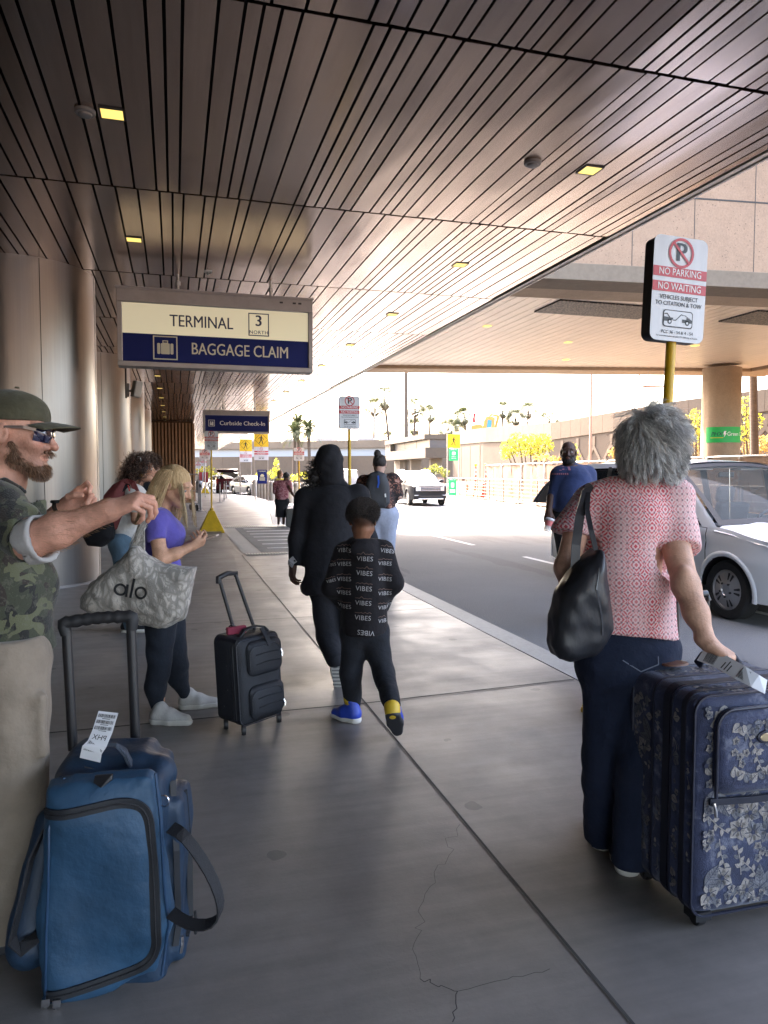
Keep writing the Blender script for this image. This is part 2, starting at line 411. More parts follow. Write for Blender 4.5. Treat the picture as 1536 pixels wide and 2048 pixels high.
M_FAIR = concrete('fair faced concrete', (.30, .195, .125), rough=.8, pit=.75, sc=1.0).m
M_RAW = concrete('weathered concrete beam', (.36, .265, .18), rough=.85, pit=.3).m
M_WALL = concrete('sandy wall concrete', (.095, .071, .049), rough=.85, pit=.15, sc=.5).m
M_WALL2 = concrete('pale relief concrete', (.165, .126, .088), rough=.85, sc=.5).m
M_WALL3 = concrete('brown panel concrete', (.105, .078, .054), rough=.85, sc=.5).m
g = NG('asphalt', .85); o = g.obj()
v = g.vor(o, 95); n = g.noise(o, .5, 5, .6); n2 = g.noise(o, 160, 3, .8)
c = g.ramp(g.math('ADD', g.math('MULTIPLY', n2, .7), g.math('MULTIPLY', n, .4)), [(.3, (.075, .078, .083)), (.62, (.13, .132, .136)), (.85, (.26, .255, .25))])
c = g.mix(g.math('MULTIPLY', g.math('LESS_THAN', g.noise(g.mapv(o, (.9, .12, 1)), .9, 4), .42), .35), c, (.05, .05, .052))
g.base(c); g.bump(g.math('ADD', v, n2), .5, .012); M_ASPH = g.m
M_WHITE = mat('road marking paint', (.62, .62, .60), .7, var=(20, .35))
M_GROUND = mat('desert gravel', (.12, .085, .055), .95, var=(3, .35), bump=(20, .4))
M_GAP = mat('dark ceiling void', (.012, .011, .012), .9)
M_JOINT = mat('joint filler', (.05, .046, .043), .9)
g = NG('bronze metal ceiling', .3, metal=1.0, spec=.5); o = g.obj()
at = g.n('Attribute', attribute_name='Col').outputs['Color']
c = g.mix(.5, at, g.ramp(g.noise(g.mapv(o, (9, .5, 1)), 3, 6, .6), [(.3, (.47, .365, .305)), (.7, (.60, .475, .40))])); g.base(c)
h1 = g.noise(g.mapv(o, (3.2, .9, 1)), .8, 1); g.bump(h1, .35, .03)
g.L(g.ramp(g.noise(o, 1.2, 4), [(.3, .19), (.7, .24)]), g.b.inputs['Roughness']); M_CEIL = g.m
g = NG('brushed column steel', .24, metal=.95); o = g.obj()
g.base(g.ramp(g.noise(g.mapv(o, (40, 40, .5)), 1.5, 3, .6), [(.2, (.185, .172, .162)), (.8, (.22, .206, .194))])); 
g.L(g.ramp(g.noise(o, .9, 3), [(.3, .27), (.7, .33)]), g.b.inputs['Roughness']); M_COL = g.m
M_STEEL = mat('galvanised steel', (.45, .45, .44), .4, .85, var=(8, .2))
M_ALU = mat('sign frame aluminium', (.29, .27, .265), .45, .7, var=(4, .15))
M_CREAM = mat('cream sign face', (.76, .70, .55), .5, var=(1.5, .06))
M_NAVY = mat('navy sign face', (.010, .018, .13), .55, spec=.2, var=(2, .08))
M_NAVYTXT = mat('dark lettering', (.012, .016, .06), .4)
M_WTXT = mat('white lettering', (.82, .82, .80), .4)
M_YEL = mat('safety yellow paint', (.66, .40, .015), .42, var=(5, .22), bump=(40, .05))
M_YSIGN = mat('yellow sign sheeting', (.80, .50, .01), .4)
M_BLK = mat('black paint', (.012, .012, .014), .45)
M_RED = mat('red sign ink', (.52, .045, .055), .45, var=(30, .12))
M_SIGNW = mat('sign white sheeting', (.66, .66, .68), .38, var=(18, .1), stretch=(1, 1, .08))
M_GREEN = mat('green sign face', (.03, .36, .11), .45)

# ground, road, pavement, kerbs
def quadsheet(name, poly, z, m, th=0):
    b = MB(); b.prism([(x, y, z-th) for x, y in poly], (0, 0, th)) if th else b.add([(x, y, z) for x, y in poly], [tuple(range(len(poly)))])
    return tag(b.build(name, m), None, None, kind='structure')
quadsheet('ground', [(-900, -300), (900, -300), (900, 1500), (-900, 1500)], -.17, M_GROUND)
FK = lambda y: 11.65+.126*y                       # far kerb line X(Y)
quadsheet('road', [(2.9, -40), (FK(-40)+.02, -40), (FK(62), 62), (60, 64), (60, 100), (-40, 100), (-40, 50), (2.9, 50)], -.15, M_ASPH)
KL = [(3.04, -14), (3.04, 13.2), (3.04, 21.6), (3.7, 27.5), (5.0, 36.5), (5.2, 44), (4.0, 52), (1.0, 57)]
quadsheet('pavement', [(-9, -14)]+[(x-.26, y) for x, y in KL]+[(-9, 57)], 0, M_PAV, .16)
b = MB()
for (x0, y0), (x1, y1) in zip(KL, KL[1:]): b.prism([(x0-.25, y0, -.16), (x0-.25, y0, .002), (x0-.03, y0, .002), (x0, y0, -.02), (x0, y0, -.16)], (x1-x0, y1-y0, 0))
tag(b.build('kerb', M_KERB), None, None, kind='structure')
b = MB(); ys = [-14, 10, 27, 44, 62]
for y0, y1 in zip(ys, ys[1:]): b.prism([(FK(y0), y0, -.16), (FK(y0), y0, -.02), (FK(y0)+.04, y0, 0), (FK(y0)+.3, y0, 0), (FK(y0)+.3, y0, -.16)], (FK(y1)-FK(y0), y1-y0, 0))
tag(b.build('far_kerb', M_WALL2), None, None, kind='structure')
quadsheet('far_verge', [(FK(-14)+.3, -14), (60, -14), (60, 62), (FK(62)+.3, 62)], -.03, M_GROUND)
b = MB()                                            # pavement joints and cracks
def jl(pts, w_): 
    for (x0, y0), (x1, y1) in zip(pts, pts[1:]):
        d = Vector((x1-x0, y1-y0, 0)).normalized(); n = Vector((-d.y, d.x, 0))*w_/2; a = Vector((x0, y0, .004)); c = Vector((x1, y1, .004)); b.add([a-n, c-n, c+n, a+n], [(0, 1, 2, 3)])
jl([(1.18, -2), (1.175, 4.5), (1.16, 13.4)], .0095); jl([(1.16, 20.4), (1.1, 56)], .014)
for y in (-1.5, 1.55, 4.55, 7.45, 10.4, 13.35, 20.4, 23.5, 26.6, 30, 33, 36): jl([(-8.9, y-.15 if y > 0 else y), (1.18, y-.05), (2.78, y+.06)], .011 if y != 4.55 else .018)
rs = random.Random(3)
def crack(p, q, n=22, amp=.05, w_=.0014):
    pts = []
    for i in range(n+1):
        t = i/n; e = math.sin(t*math.pi)**.5 if 0 < t < 1 else 0
        pts.append((p[0]+(q[0]-p[0])*t+rs.uniform(-amp, amp)*e, p[1]+(q[1]-p[1])*t+rs.uniform(-amp, amp)*e))
    jl(pts, w_); return pts
def gp(x, y): v = G(x, y); return (v.x, v.y)
k = crack(gp(920, 1650), gp(850, 1790), 12, .03); k = crack(k[-1], gp(825, 1900), 10, .02); crack(k[-1], gp(840, 1960), 6, .01); crack(gp(840, 1960), gp(915, 1985), 8, .012, .003); crack(gp(915, 1985), gp(905, 2047), 6, .01, .003); crack(gp(915, 1985), gp(1100, 1940), 10, .012, .002)
tag(b.build('pavement_joint', M_JOINT), None, None, kind='structure')
# dropped kerb with hatched asphalt
quadsheet('ramp', [(1.55, 13.7), (3.02, 13.7), (3.02, 20.0), (1.55, 20.0)], .006, mat('ramp asphalt', (.085, .085, .088), .7, var=(1.2, .4), bump=(120, .3)))
quadsheet('ramp_margin', [(1.2, 13.7), (1.53, 13.7), (1.53, 20.0), (1.2, 20.0)], .007, M_KERB)
b = MB()
for i in range(7): y = 14.35+i*.86; b.add([(1.75, y, .011), (2.98, y, .011), (2.98, y+.17, .011), (1.75, y+.17, .011)], [(0, 1, 2, 3)])
for k in range(8): y = 1.5; 
tag(b.build('road_marking', M_WHITE), None, None, kind='structure')
b = MB()
for y0 in (13.42, 20.08):
    for i in range(34): x = 1.25+i*.052; b.box((x, y0+.3*(y0 > 15), .012), (.026, .20 if y0 < 15 else .75, .014))
tag(b.build('tactile_paving', M_STEEL), None, None, kind='structure')
b = MB()
for (x0, y0, x1, y1) in ((6.65, -6, 6.65, 3), (6.65, 5.0, 6.62, 7.4), (6.6, 10.4, 6.6, 12.9), (6.55, 15.3, 6.55, 18), (6.5, 21, 6.5, 24), (6.5, 27, 6.5, 30), (6.5, 33, 6.5, 36), (10.1, -2, 10.2, 3), (10.25, 10, 10.3, 13), (10.3, 17, 10.4, 20), (10.5, 24, 10.6, 27)):
    b.add([(x0-.06, y0, -.146), (x0+.06, y0, -.146), (x1+.06, y1, -.146), (x1-.06, y1, -.146)], [(0, 1, 2, 3)])
for i in range(14): x = 5.6+i*.85; b.add([(x, 39, -.146), (x+.42, 39, -.146), (x+.42, 42.5, -.146), (x, 42.5, -.146)], [(0, 1, 2, 3)])
tag(b.build('lane_marking', M_WHITE), None, None, kind='structure')

# canopy with metal plank ceiling
HC, CE = 4.2, 4.88
can = thing('canopy', 'long airport kerbside canopy with a bronze metal plank ceiling', 'canopy', (0, 0, 0))
b = MB(); cols = []; rs = random.Random(5); row = -26
ROWS = [4.35+3.08*i for i in range(-5, 27)]
for r0, r1 in zip(ROWS, ROWS[1:]):
    x = -8.0+rs.uniform(0, .1)
    while x < CE-.1:
        w_ = rs.choice((.105, .105, .12, .15, .2, .2, .23)); x1 = min(x+w_, CE-.06)
        if x1-x < .05: break
        z = HC+rs.uniform(-.002, .002); sk = rs.uniform(-.0015, .0015)
        nV = len(b.V); nn = 6 if r0 < 20 else 1
        ex = .0105
        V = []; 
        for i in range(nn+1):
            y = r0+.018+(r1-r0-.036)*i/nn; V += [(x+ex, y, z+.03), (x+ex, y, z-sk), (x1-ex, y, z+sk), (x1-ex, y, z+.03)]
        F = [(4*i+j, 4*i+j+1, 4*i+5+j, 4*i+4+j) for i in range(nn) for j in range(3)]+[(0, 3, 2, 1), (4*nn, 4*nn+1, 4*nn+2, 4*nn+3)]
        b.add(V, F); t = rs.uniform(.82, 1.15); cols += [(.49*t, .385*t, .325*t)]*len(V); x = x1
b.build('ceiling_planks', M_CEIL, can, cols=np.array(cols))
one('deck', lambda b: b.box((-1.56, 38, HC+.19), (12.85, 96, .22)), M_GAP, can)
one('fascia', lambda b: b.box((CE+.03, 38, HC+.15), (.07, 96, .32)).box((CE-.01, 38, HC-.004), (.09, 96, .012)), mat('fascia paint', (.72, .62, .53), .5, var=(3, .1)), can, bevel=.004)
M_LAMP = mat('warm lamp diffuser', (1.0, .70, .17), .5, emit=.10)
tl = thing('recessed_light', 'square warm recessed light at the near left of the ceiling', 'ceiling light', (-.41, 5.95, HC), group='recessed lights in the canopy ceiling')
one('trim', lambda b: [b.box((sx*.085, 0, -.004), (.012, .182, .014)) for sx in (-1, 1)]+[b.box((0, sy*.085, -.004), (.158, .012, .014)) for sy in (-1, 1)], M_BLK, tl)
one('diffuser', lambda b: b.box((0, 0, -.003), (.158, .158, .008)), M_LAMP, tl)
k = 0
for i in range(12):
    for xx in (-.41, 3.6):
        if i == 0 and xx < 0: continue
        od = ['first', 'second', 'third', 'fourth', 'fifth', 'sixth', 'seventh', 'eighth', 'ninth', 'tenth', 'eleventh', 'twelfth'][i]
        dup(tl, (xx, 5.95+3.06*i-(.1 if xx > 0 else 0), HC), None, 'square recessed light, %s from the camera in the %s row' % (od, 'road side' if xx > 0 else 'column side'))
M_PLAST = mat('grey plastic housing', (.22, .21, .21), .5)
for (x, y), lb in (((3.03, 5.84), 'grey round smoke detector beside the near right ceiling light'), ((-.60, 5.96), 'dark round smoke detector beside the near left ceiling light')):
    t = thing('smoke_detector', lb, 'smoke detector', (x, y, HC), group='smoke detectors on the ceiling')
    one('base', lambda b: b.lathe([(.075, 0), (.075, -.02), (.07, -.026)][::-1], n=24), M_PLAST, t, smooth=35); one('sensor', lambda b: b.lathe([(.05, -.026), (.048, -.04), (.03, -.046)][::-1], n=20), M_PLAST, t, smooth=35)
t = thing('sprinkler', 'small square chrome sprinkler cover in front of the terminal sign', 'sprinkler', (.47, 10.13, HC)); one('plate', lambda b: b.box((0, 0, -.008), (.1, .1, .015)), M_STEEL, t, bevel=.003); one('head', lambda b: b.lathe([(.012, -.05), (.02, -.045), (.012, -.016)], n=10), M_STEEL, t)

# columns
tc = thing('terminal_column', 'round brushed metal column nearest the camera, behind the man in camouflage', 'column', (-1.98, 10.95, 0), group='brushed metal columns')
def colm(b):
    n = 72; zs = [0, .35, .7, 1.5, 2.4, 3.3, HC]
    b.add([(.955*math.cos(2*math.pi*j/n), .955*math.sin(2*math.pi*j/n), z) for z in zs for j in range(n)], [(i*n+j, i*n+(j+1) % n, (i+1)*n+(j+1) % n, (i+1)*n+j) for i in range(len(zs)-1) for j in range(n)])
one('cladding', colm, M_COL, tc, smooth=40)
def seams(b):
    for a in range(6): t = R(a*60-66); b.box((.9545*math.cos(t), .9545*math.sin(t), 2.1), (.004, .008, 4.18), Rz(t))
one('seam', seams, M_GAP, tc)
one('base_ring', lambda b: b.lathe([(.97, .0), (.97, .03), (.956, .03)], n=64), M_ALU, tc, smooth=30)
for i, lb in ((1, 'round metal column behind the woman with the backpack'), (2, 'pale round column third from the camera'), (3, 'pale round column fourth, next to the timber slat wall'), (-1, None), (-2, None)):
    if lb: dup(tc, (-1.98+(.0, .05, .1, .1)[i], 10.95+7.4*i, 0), None, lb)
# terminal front and timber slat block
g = NG('facade glass', .08); g.base(g.n('RGB').outputs[0]); g.b.inputs['Base Color'].links[0].from_node.outputs[0].default_value = (.02, .022, .025, 1); M_GLASSD = g.m
tf = thing('terminal_facade', 'dark glazed terminal front behind the columns', 'building', (-5.0, 10, 0))
one('glazing', lambda b: b.box((-.1, 15, 2.1), (.1, 70, 4.18)), M_GLASSD, tf)
one('mullion', lambda b: [b.box((-.02, y, 2.1), (.08, .07, 4.17)) for y in range(-18, 50, 2)] and b.box((-.02, 15, .15), (.085, 69, .3)).box((-.02, 15, 2.6), (.085, 69, .08)), M_ALU, tf)
M_WOOD = mat('timber slat', (.33, .185, .095), .55, var=(6, .35), bump=(30, .2), stretch=(6, 6, .5))
sw = thing('slat_wall', 'block clad in vertical timber slats at the end of the columns', 'wall', (0, 39.3, 0))
one('backing', lambda b: b.box((-2.6, 4, 2.09), (7.1, 8, 4.17)), mat('slat backing', (.10, .055, .03), .8), sw)
one('slats', lambda b: [b.box((-6.0+i*.17, -.05, 2.05), (.095, .1, 4.08)) for i in range(42)]+[b.box((1.0, .2+i*.17, 2.05), (.1, .095, 4.08)) for i in range(46)], M_WOOD, sw, bevel=.006)

# overpass
ov = thing('overpass', 'concrete overpass crossing the road with a pale panelled soffit', 'overpass', (0, 0, 0))
NY = lambda x: 11.65-.115*x; FY = lambda x: 23.9-.22*x; ZB = 4.7
XA, XB = 4.3, 46
one('face', lambda b: b.prism([(XA, NY(XA), ZB+.28), (XB, NY(XB), ZB+.28), (XB, NY(XB)+.6, ZB+.28), (XA, NY(XA)+.6, ZB+.28)], (0, 0, 6.2)), M_FAIR, ov)
one('ledge', lambda b: b.prism([(XA, NY(XA)-.05, ZB), (XB, NY(XB)-.05, ZB), (XB, NY(XB)+.6, ZB), (XA, NY(XA)+.6, ZB)], (0, 0, .277)), M_WALL2, ov, bevel=.01)
def fj(b):
    x = 5.2
    while x < 30:
        b.prism([(x, NY(x)-.004, ZB+.29), (x+.012, NY(x)-.004, ZB+.29), (x+.012, NY(x), ZB+.29), (x, NY(x), ZB+.29)], (0, 0, 6.1)); x += 1.13
    b.prism([(XA+.02, NY(XA)-.006, 6.16), (XB, NY(XB)-.006, 6.16), (XB, NY(XB), 6.16), (XA+.02, NY(XA), 6.16)], (0, 0, .028))
one('panel_joint', fj, M_JOINT, ov)
one('beam', lambda b: b.prism([(XA, NY(XA)+.61, ZB+.012), (XB, NY(XB)+.61, ZB+.012), (XB, NY(XB)+1.3, ZB+.012), (XA, NY(XA)+1.3, ZB+.012)], (0, 0, .6)).prism([(XA, FY(XA)-1.0, ZB), (17.6, FY(17.6)-1.0, ZB), (17.6, FY(17.6), ZB), (XA, FY(XA), ZB)], (0, 0, 1.1)).prism([(17.62, NY(17)+1.4, ZB+.006), (18.9, NY(18)+1.4, ZB+.006), (18.9, FY(18.9)+.2, ZB+.006), (17.62, FY(17.62)+.2, ZB+.006)], (0, 0, 1)).prism([(18.92, FY(18.9)-1.0, ZB+.003), (XB, FY(XB)-1.0, ZB+.003), (XB, FY(XB), ZB+.003), (18.92, FY(18.9), ZB+.003)], (0, 0, 1.0)), M_RAW, ov, bevel=.02)
M_SOF = mat('pale soffit panel', (.66, .55, .45), .4, .15, var=(2, .08)); b = MB(); x = XA
while x < 40:
    x1 = x+.24; y0 = NY(x)+1.32; y1 = FY(x)-1.04
    if y1 > y0+.2 and not (17.4 < x < 19): b.prism([(x+.006, y0, ZB+.1), (x1-.006, y0, ZB+.1), (x1-.006, y1, ZB+.1), (x+.006, y1, ZB+.1)], (0, 0, .03))
    x = x1
b.build('soffit_panel', M_SOF, ov)
one('deck', lambda b: b.prism([(XA, NY(XA)+.62, ZB+.62), (XB, NY(XB)+.62, ZB+.62), (XB, FY(XB)-.02, ZB+1.2), (XA, FY(XA)-.02, ZB+1.2)], (0, 0, 5)), M_WALL2, ov)
g = NG('perforated grille', .6, metal=.3); v = g.vor(g.obj(), 26); g.base(g.ramp(v, [(.3, (.16, .13, .11)), (.55, (.02, .018, .017))])); M_GRILLE = g.m
for (xa, xb, ya, yb) in ((7.1, 9.55, 12.5, 13.55), (11.4, 14.1, 12.2, 13.3), (5.05, 5.75, 12.2, 13.9)):
    one('grille', lambda b: b.box(((xa+xb)/2, (ya+yb)/2, ZB+.085), (xb-xa, yb-ya, .03)), M_GRILLE, ov)
for x, y in ((6.8, 15.2), (9.6, 16.5), (13, 16), (11, 19)): one('soffit_lamp', lambda b: b.box((x, y, ZB+.095), (.16, .16, .02)), M_LAMP, ov)
pr = thing('overpass_pier', 'round concrete pier holding up the overpass, wrapped by a green banner', 'pier', (16.2, 18.7, -.2))
def pier(b):
    P = []; n = 48
    for j in range(n):
        a = 2*math.pi*j/n; r = .56*(1-.02*(abs(math.sin(a*4)) < .12)); P.append((r*math.cos(a), r*math.sin(a), 0))
    b.prism(P, (0, 0, ZB+.2))
one('shaft', pier, M_RAW, pr, smooth=30)
bn = thing('pier_banner', 'green charging banner wrapped round the concrete overpass pier', 'banner', (16.2, 18.7, 2.42))
def bann(b):
    a0 = R(-175); a1 = R(-55)
    b.grid(lambda u, v: (.575*math.cos(a0+(a1-a0)*u), .575*math.sin(a0+(a1-a0)*u), .47*v), 30, 1)
    b.grid(lambda u, v: (.563*math.cos(a0+(a1-a0)*u), .563*math.sin(a0+(a1-a0)*u), .47*v), 30, 1)
one('sheet', bann, mat('green banner', (.015, .44, .085), .5, var=(3, .12)), bn, smooth=30)
def btext(s, u0, size, z, mm, sx=1.0, slant=0, bold=.0):
    fn = lambda x, y: (.582*math.cos(R(-169)+(u0+x*sx+slant*y)/.582), .582*math.sin(R(-169)+(u0+x*sx+slant*y)/.582), z+y)
    one('lettering', lambda b: b.text(s, None, size, bold, align='LEFT', fn=fn), mm, bn)
btext('PHX', .12, .17, .25, M_NAVYTXT, 1.0, .25, .02); btext('Green Curb', .57, .17, .25, M_WTXT, .9, 0, .012)
def bolt(b):
    fn = lambda x, y: (.582*math.cos(R(-169)+(.50+x)/.582), .582*math.sin(R(-169)+(.50+x)/.582), .25+y)
    b.add([fn(*p) for p in ((-.01, .09), (.05, .09), (.025, .02), (.06, .02), (-.02, -.1), (.0, -.01), (-.035, -.01))], [(0, 6, 5, 2, 1), (2, 5, 4, 3)])
one('bolt_symbol', bolt, M_WTXT, bn)
one('underline', lambda b: b.grid(lambda u, v: (.582*math.cos(R(-169)+(.1+.37*u)/.582), .582*math.sin(R(-169)+(.1+.37*u)/.582), .135+.015*v), 10, 1), M_YSIGN, bn)
t = thing('clearance_bar', 'orange clearance bar hanging on thin rods under the overpass', 'clearance bar', (15.0, 20.2, 0))
pa, pb = D(1286, 773, 22.6), D(1340, 772, 22.9); o_ = Vector((15.0, 20.2, 0))
one('bar', lambda b: b.tube([pa-o_, pb-o_], .028, 10), mat('orange paint', (.55, .16, .05), .5), t)
for p in (pa.lerp(pb, .18), pa.lerp(pb, .85)): one('rod', lambda b: b.tube([p-o_, Vector((p.x, p.y, ZB))-o_], .006, 6), M_STEEL, t)

# retaining wall with diamond relief
WL = [((25.8, 65.4), 5.36), ((25.3, 57.2), 5.26), ((25.8, 46.6), 5.0), ((27.1, 40.1), 5.34), ((28.4, 36.6), 5.65), ((32.5, 31.0), 6.2), ((40, 22), 7.2), ((52, 12), 8.2)]
rw = thing('retaining_wall', 'long curved sandy concrete retaining wall with a raised diamond pattern', 'wall', (0, 0, 0))
def wallm(b):
    for ((x0, y0), h0), ((x1, y1), h1) in zip(WL, WL[1:]):
        n = Vector((y0-y1, x1-x0, 0)).normalized()*-.6
        if n.x < 0: n = -n
        b.add([(x0, y0, -.2), (x1, y1, -.2), (x1, y1, h1), (x0, y0, h0), (x0+n.x, y0+n.y, -.2), (x1+n.x, y1+n.y, -.2), (x1+n.x, y1+n.y, h1), (x0+n.x, y0+n.y, h0)], [(0, 3, 2, 1), (4, 5, 6, 7), (3, 7, 6, 2), (0, 4, 7, 3), (1, 2, 6, 5)])
one('wall', wallm, M_WALL, rw)
def wpt(s):
    for ((x0, y0), h0), ((x1, y1), h1) in zip(WL, WL[1:]):
        l = math.hypot(x1-x0, y1-y0)
        if s <= l: t = s/l; n = Vector((y0-y1, x1-x0, 0)).normalized(); n = n if n.x < 0 else -n; return Vector((x0+(x1-x0)*t, y0+(y1-y0)*t, 0)), n, h0+(h1-h0)*t
        s -= l
    return None
WLEN = sum(math.hypot(b_[0][0]-a_[0][0], b_[0][1]-a_[0][1]) for a_, b_ in zip(WL, WL[1:]))
def wq(b, q, d):            # quad on the wall from (s,z) corners, proud by d
    P = []
    for dd in (d, -.02):
        for s_, z in q:
            p, n, h = wpt(max(.01, min(WLEN-.05, s_))); P.append(p+n*dd+Vector((0, 0, z if z < 50 else h)))
    b.add(P, [(0, 1, 2, 3), (7, 6, 5, 4), (0, 4, 5, 1), (1, 5, 6, 2), (2, 6, 7, 3), (3, 7, 4, 0)])
def cap(b):
    s = 0
    while s < WLEN-1:
        h0, h1 = wpt(s)[2], wpt(s+.98)[2]; wq(b, [(s, h0-1.15), (s+.985, h1-1.15), (s+.985, h1+.06), (s, h0+.06)], .07); s += 1.0 if s > 3 else 1.0
one('cap', cap, M_WALL2, rw)
def dia(b):
    s = 17.0; P = 1.55
    while s < WLEN-2:
        h = wpt(s)[2]; zt = h-1.3; zc = zt-1.5; ww = .20
        hw, hh = P*.42, 1.0
        for sx in (-1, 1):
            for sz in (-1, 1):
                wq(b, [(s, zc+sz*hh), (s, zc+sz*(hh-ww*1.9)), (s+sx*(hw-ww), zc), (s+sx*hw, zc)], .05)
        wq(b, [(s-.11, zc+hh-.1), (s+.11, zc+hh-.1), (s+.13, zt), (s-.13, zt)], .052)
        wq(b, [(s-.11, zc-hh+.1), (s+.11, zc-hh+.1), (s+.13, -.1), (s-.13, -.1)], .052)
        s += P
one('diamond_relief', dia, M_WALL2, rw)
one('brown_panel', lambda b: [wq(b, [(s, -.1), (s+2.4, -.1), (s+2.4, 3.9), (s, 3.9)], .03) for s in (.1, 2.6, 5.1)], M_WALL3, rw)
# footbridge with dark windows, far walls
fb = thing('footbridge', 'low enclosed concrete footbridge with dark window panels', 'footbridge', (0, 0, 0))
A, B_ = D(811, 905, 88), D(899, 905, 72); A.z = B_.z = 0; dd = (B_-A).normalized(); nn = Vector((dd.y, -dd.x, 0)); nn = nn if nn.y < 0 else -nn; LB = (B_-A).length
def fbm(b, u0, u1, z0, z1, d0, d1): b.prism([A+dd*u0+nn*d0+Vector((0, 0, z0)), A+dd*u1+nn*d0+Vector((0, 0, z0)), A+dd*u1-nn*d1+Vector((0, 0, z0)), A+dd*u0-nn*d1+Vector((0, 0, z0))], (0, 0, z1-z0))
one('beam', lambda b: [fbm(b, 0, LB, 3.0, 4.0, 0, 2.5), fbm(b, 0, LB, 4.85, 5.35, .05, 2.6), fbm(b, 0, 2.4, 4.0, 4.85, 0, 2.5)], M_WALL, fb)
one('window', lambda b: [fbm(b, 2.5+i*(LB-2.6)/3, 2.4+(i+1)*(LB-2.6)/3, 4.0, 4.85, -.1, 2.0) for i in range(3)], mat('dusk window', (.10, .09, .085), .3), fb)
for u in (0, LB*.42, LB*.86): one('support', lambda b: fbm(b, u, u+(2.6 if u == 0 else .6), -.2, 3.0, -.2, 1.4), M_WALL2, fb)
fw = thing('far_wall', 'long grey concrete boundary wall far beyond the road', 'wall', (0, 0, 0))
A2, B2 = D(330, 920, 135), D(905, 920, 118); A2.z = B2.z = 0; d2 = (B2-A2).normalized(); L2 = (B2-A2).length; n2_ = Vector((d2.y, -d2.x, 0))
def fwm(b, u0, u1, z0, z1, d0, d1): b.prism([A2+d2*u0+n2_*d0+Vector((0, 0, z0)), A2+d2*u1+n2_*d0+Vector((0, 0, z0)), A2+d2*u1-n2_*d1+Vector((0, 0, z0)), A2+d2*u0-n2_*d1+Vector((0, 0, z0))], (0, 0, z1-z0))
one('wall', lambda b: fwm(b, 0, L2, -.2, 4.4, 0, .5), M_WALL, fw); one('joint', lambda b: [fwm(b, u, u+.15, -.2, 4.38, .03, .1) for u in range(2, int(L2), 5)], M_WALL3, fw)
fbld = thing('far_building', 'low flat roofed building rising just above the far wall', 'building', (0, 0, 0))
one('roof', lambda b: fwm(b, 0, L2*.78, 5.9, 7.2, -3.4, 20), M_WALL2, fbld); one('window_band', lambda b: fwm(b, 0, L2*.78, 4.3, 5.9, -4, 18), mat('pale glazing', (.35, .36, .37), .3), fbld)
one('rail', lambda b: [fwm(b, L2*.8+i*1.0, L2*.8+i*1.0+.5, 4.38, 6.6, -2-(i % 2)*.5, 2.5) for i in range(8)], M_WALL, fbld)
for u in (14, 20.5, 28, 36): one('roof_unit', lambda b: fwm(b, u, u+3, 7.2, 7.75, -6, 9), M_ALU, fbld)
for z in (0,):
    tt = thing('light_pole', 'tall thick pale pole rising behind the footbridge', 'light pole', D(812, 880, 84)); one('shaft', lambda b: b.tube([(0, 0, -6), (0, 0, 16)], [.26, .2], 12), M_WALL, tt, smooth=40); one('collar', lambda b: b.lathe([(.32, -1), (.32, -.4), (.25, -.4)], n=12), M_WALL, tt)
for px_, d_, lb in ((1180, 40, 'slim tan light pole in front of the diamond wall'), (1275, 60, 'slim brown light pole seen above the retaining wall')):
    p = D(px_, 946, d_); tt = thing('light_pole', lb, 'light pole', (p.x, p.y, -.1)); one('shaft', lambda b: b.tube([(0, 0, 0), (0, 0, 14)], [.075, .06], 10), mat('tan pole paint', (.40, .25, .17), .6), tt, smooth=40); one('base_plate', lambda b: b.box((0, 0, .05), (.35, .35, .1)), M_WALL, tt)
# ================================================================ SIGNS AND STREET FURNITURE
MSIGN = [M_SIGNW, M_RED, M_BLK, M_WTXT, M_YSIGN, M_GREEN, M_NAVY]
def PM(x=0, z=0, y=0):      # sign plane: local x right, y up, facing -Y
    return Matrix(((1, 0, 0, x), (0, 0, -1, y), (0, 1, 0, z), (0, 0, 0, 1)))
def stroke(b, M, pts, w_, mi):
    for (x0, y0), (x1, y1) in zip(pts, pts[1:]):
        l = math.hypot(x1-x0, y1-y0)+1e-9; nx, ny = -(y1-y0)/l*w_/2, (x1-x0)/l*w_/2; ex, ey = (x1-x0)/l*w_*.2, (y1-y0)/l*w_*.2
        b.add([M @ Vector(p) for p in ((x0-ex+nx, y0-ey+ny, 0), (x0-ex-nx, y0-ey-ny, 0), (x1+ex-nx, y1+ey-ny, 0), (x1+ex+nx, y1+ey+ny, 0))], [(0, 1, 2, 3)], mi)
def disc(b, M, x, y, r, mi, n=20): b.add([M @ Vector((x+r*math.cos(6.2832*i/n), y+r*math.sin(6.2832*i/n), 0)) for i in range(n)], [tuple(range(n))], mi)
def rect(b, M, x, y, w_, h_, mi): b.add([M @ Vector((x+a*w_/2, y+c*h_/2, 0)) for a, c in ((-1, -1), (1, -1), (1, 1), (-1, 1))], [(0, 1, 2, 3)], mi)
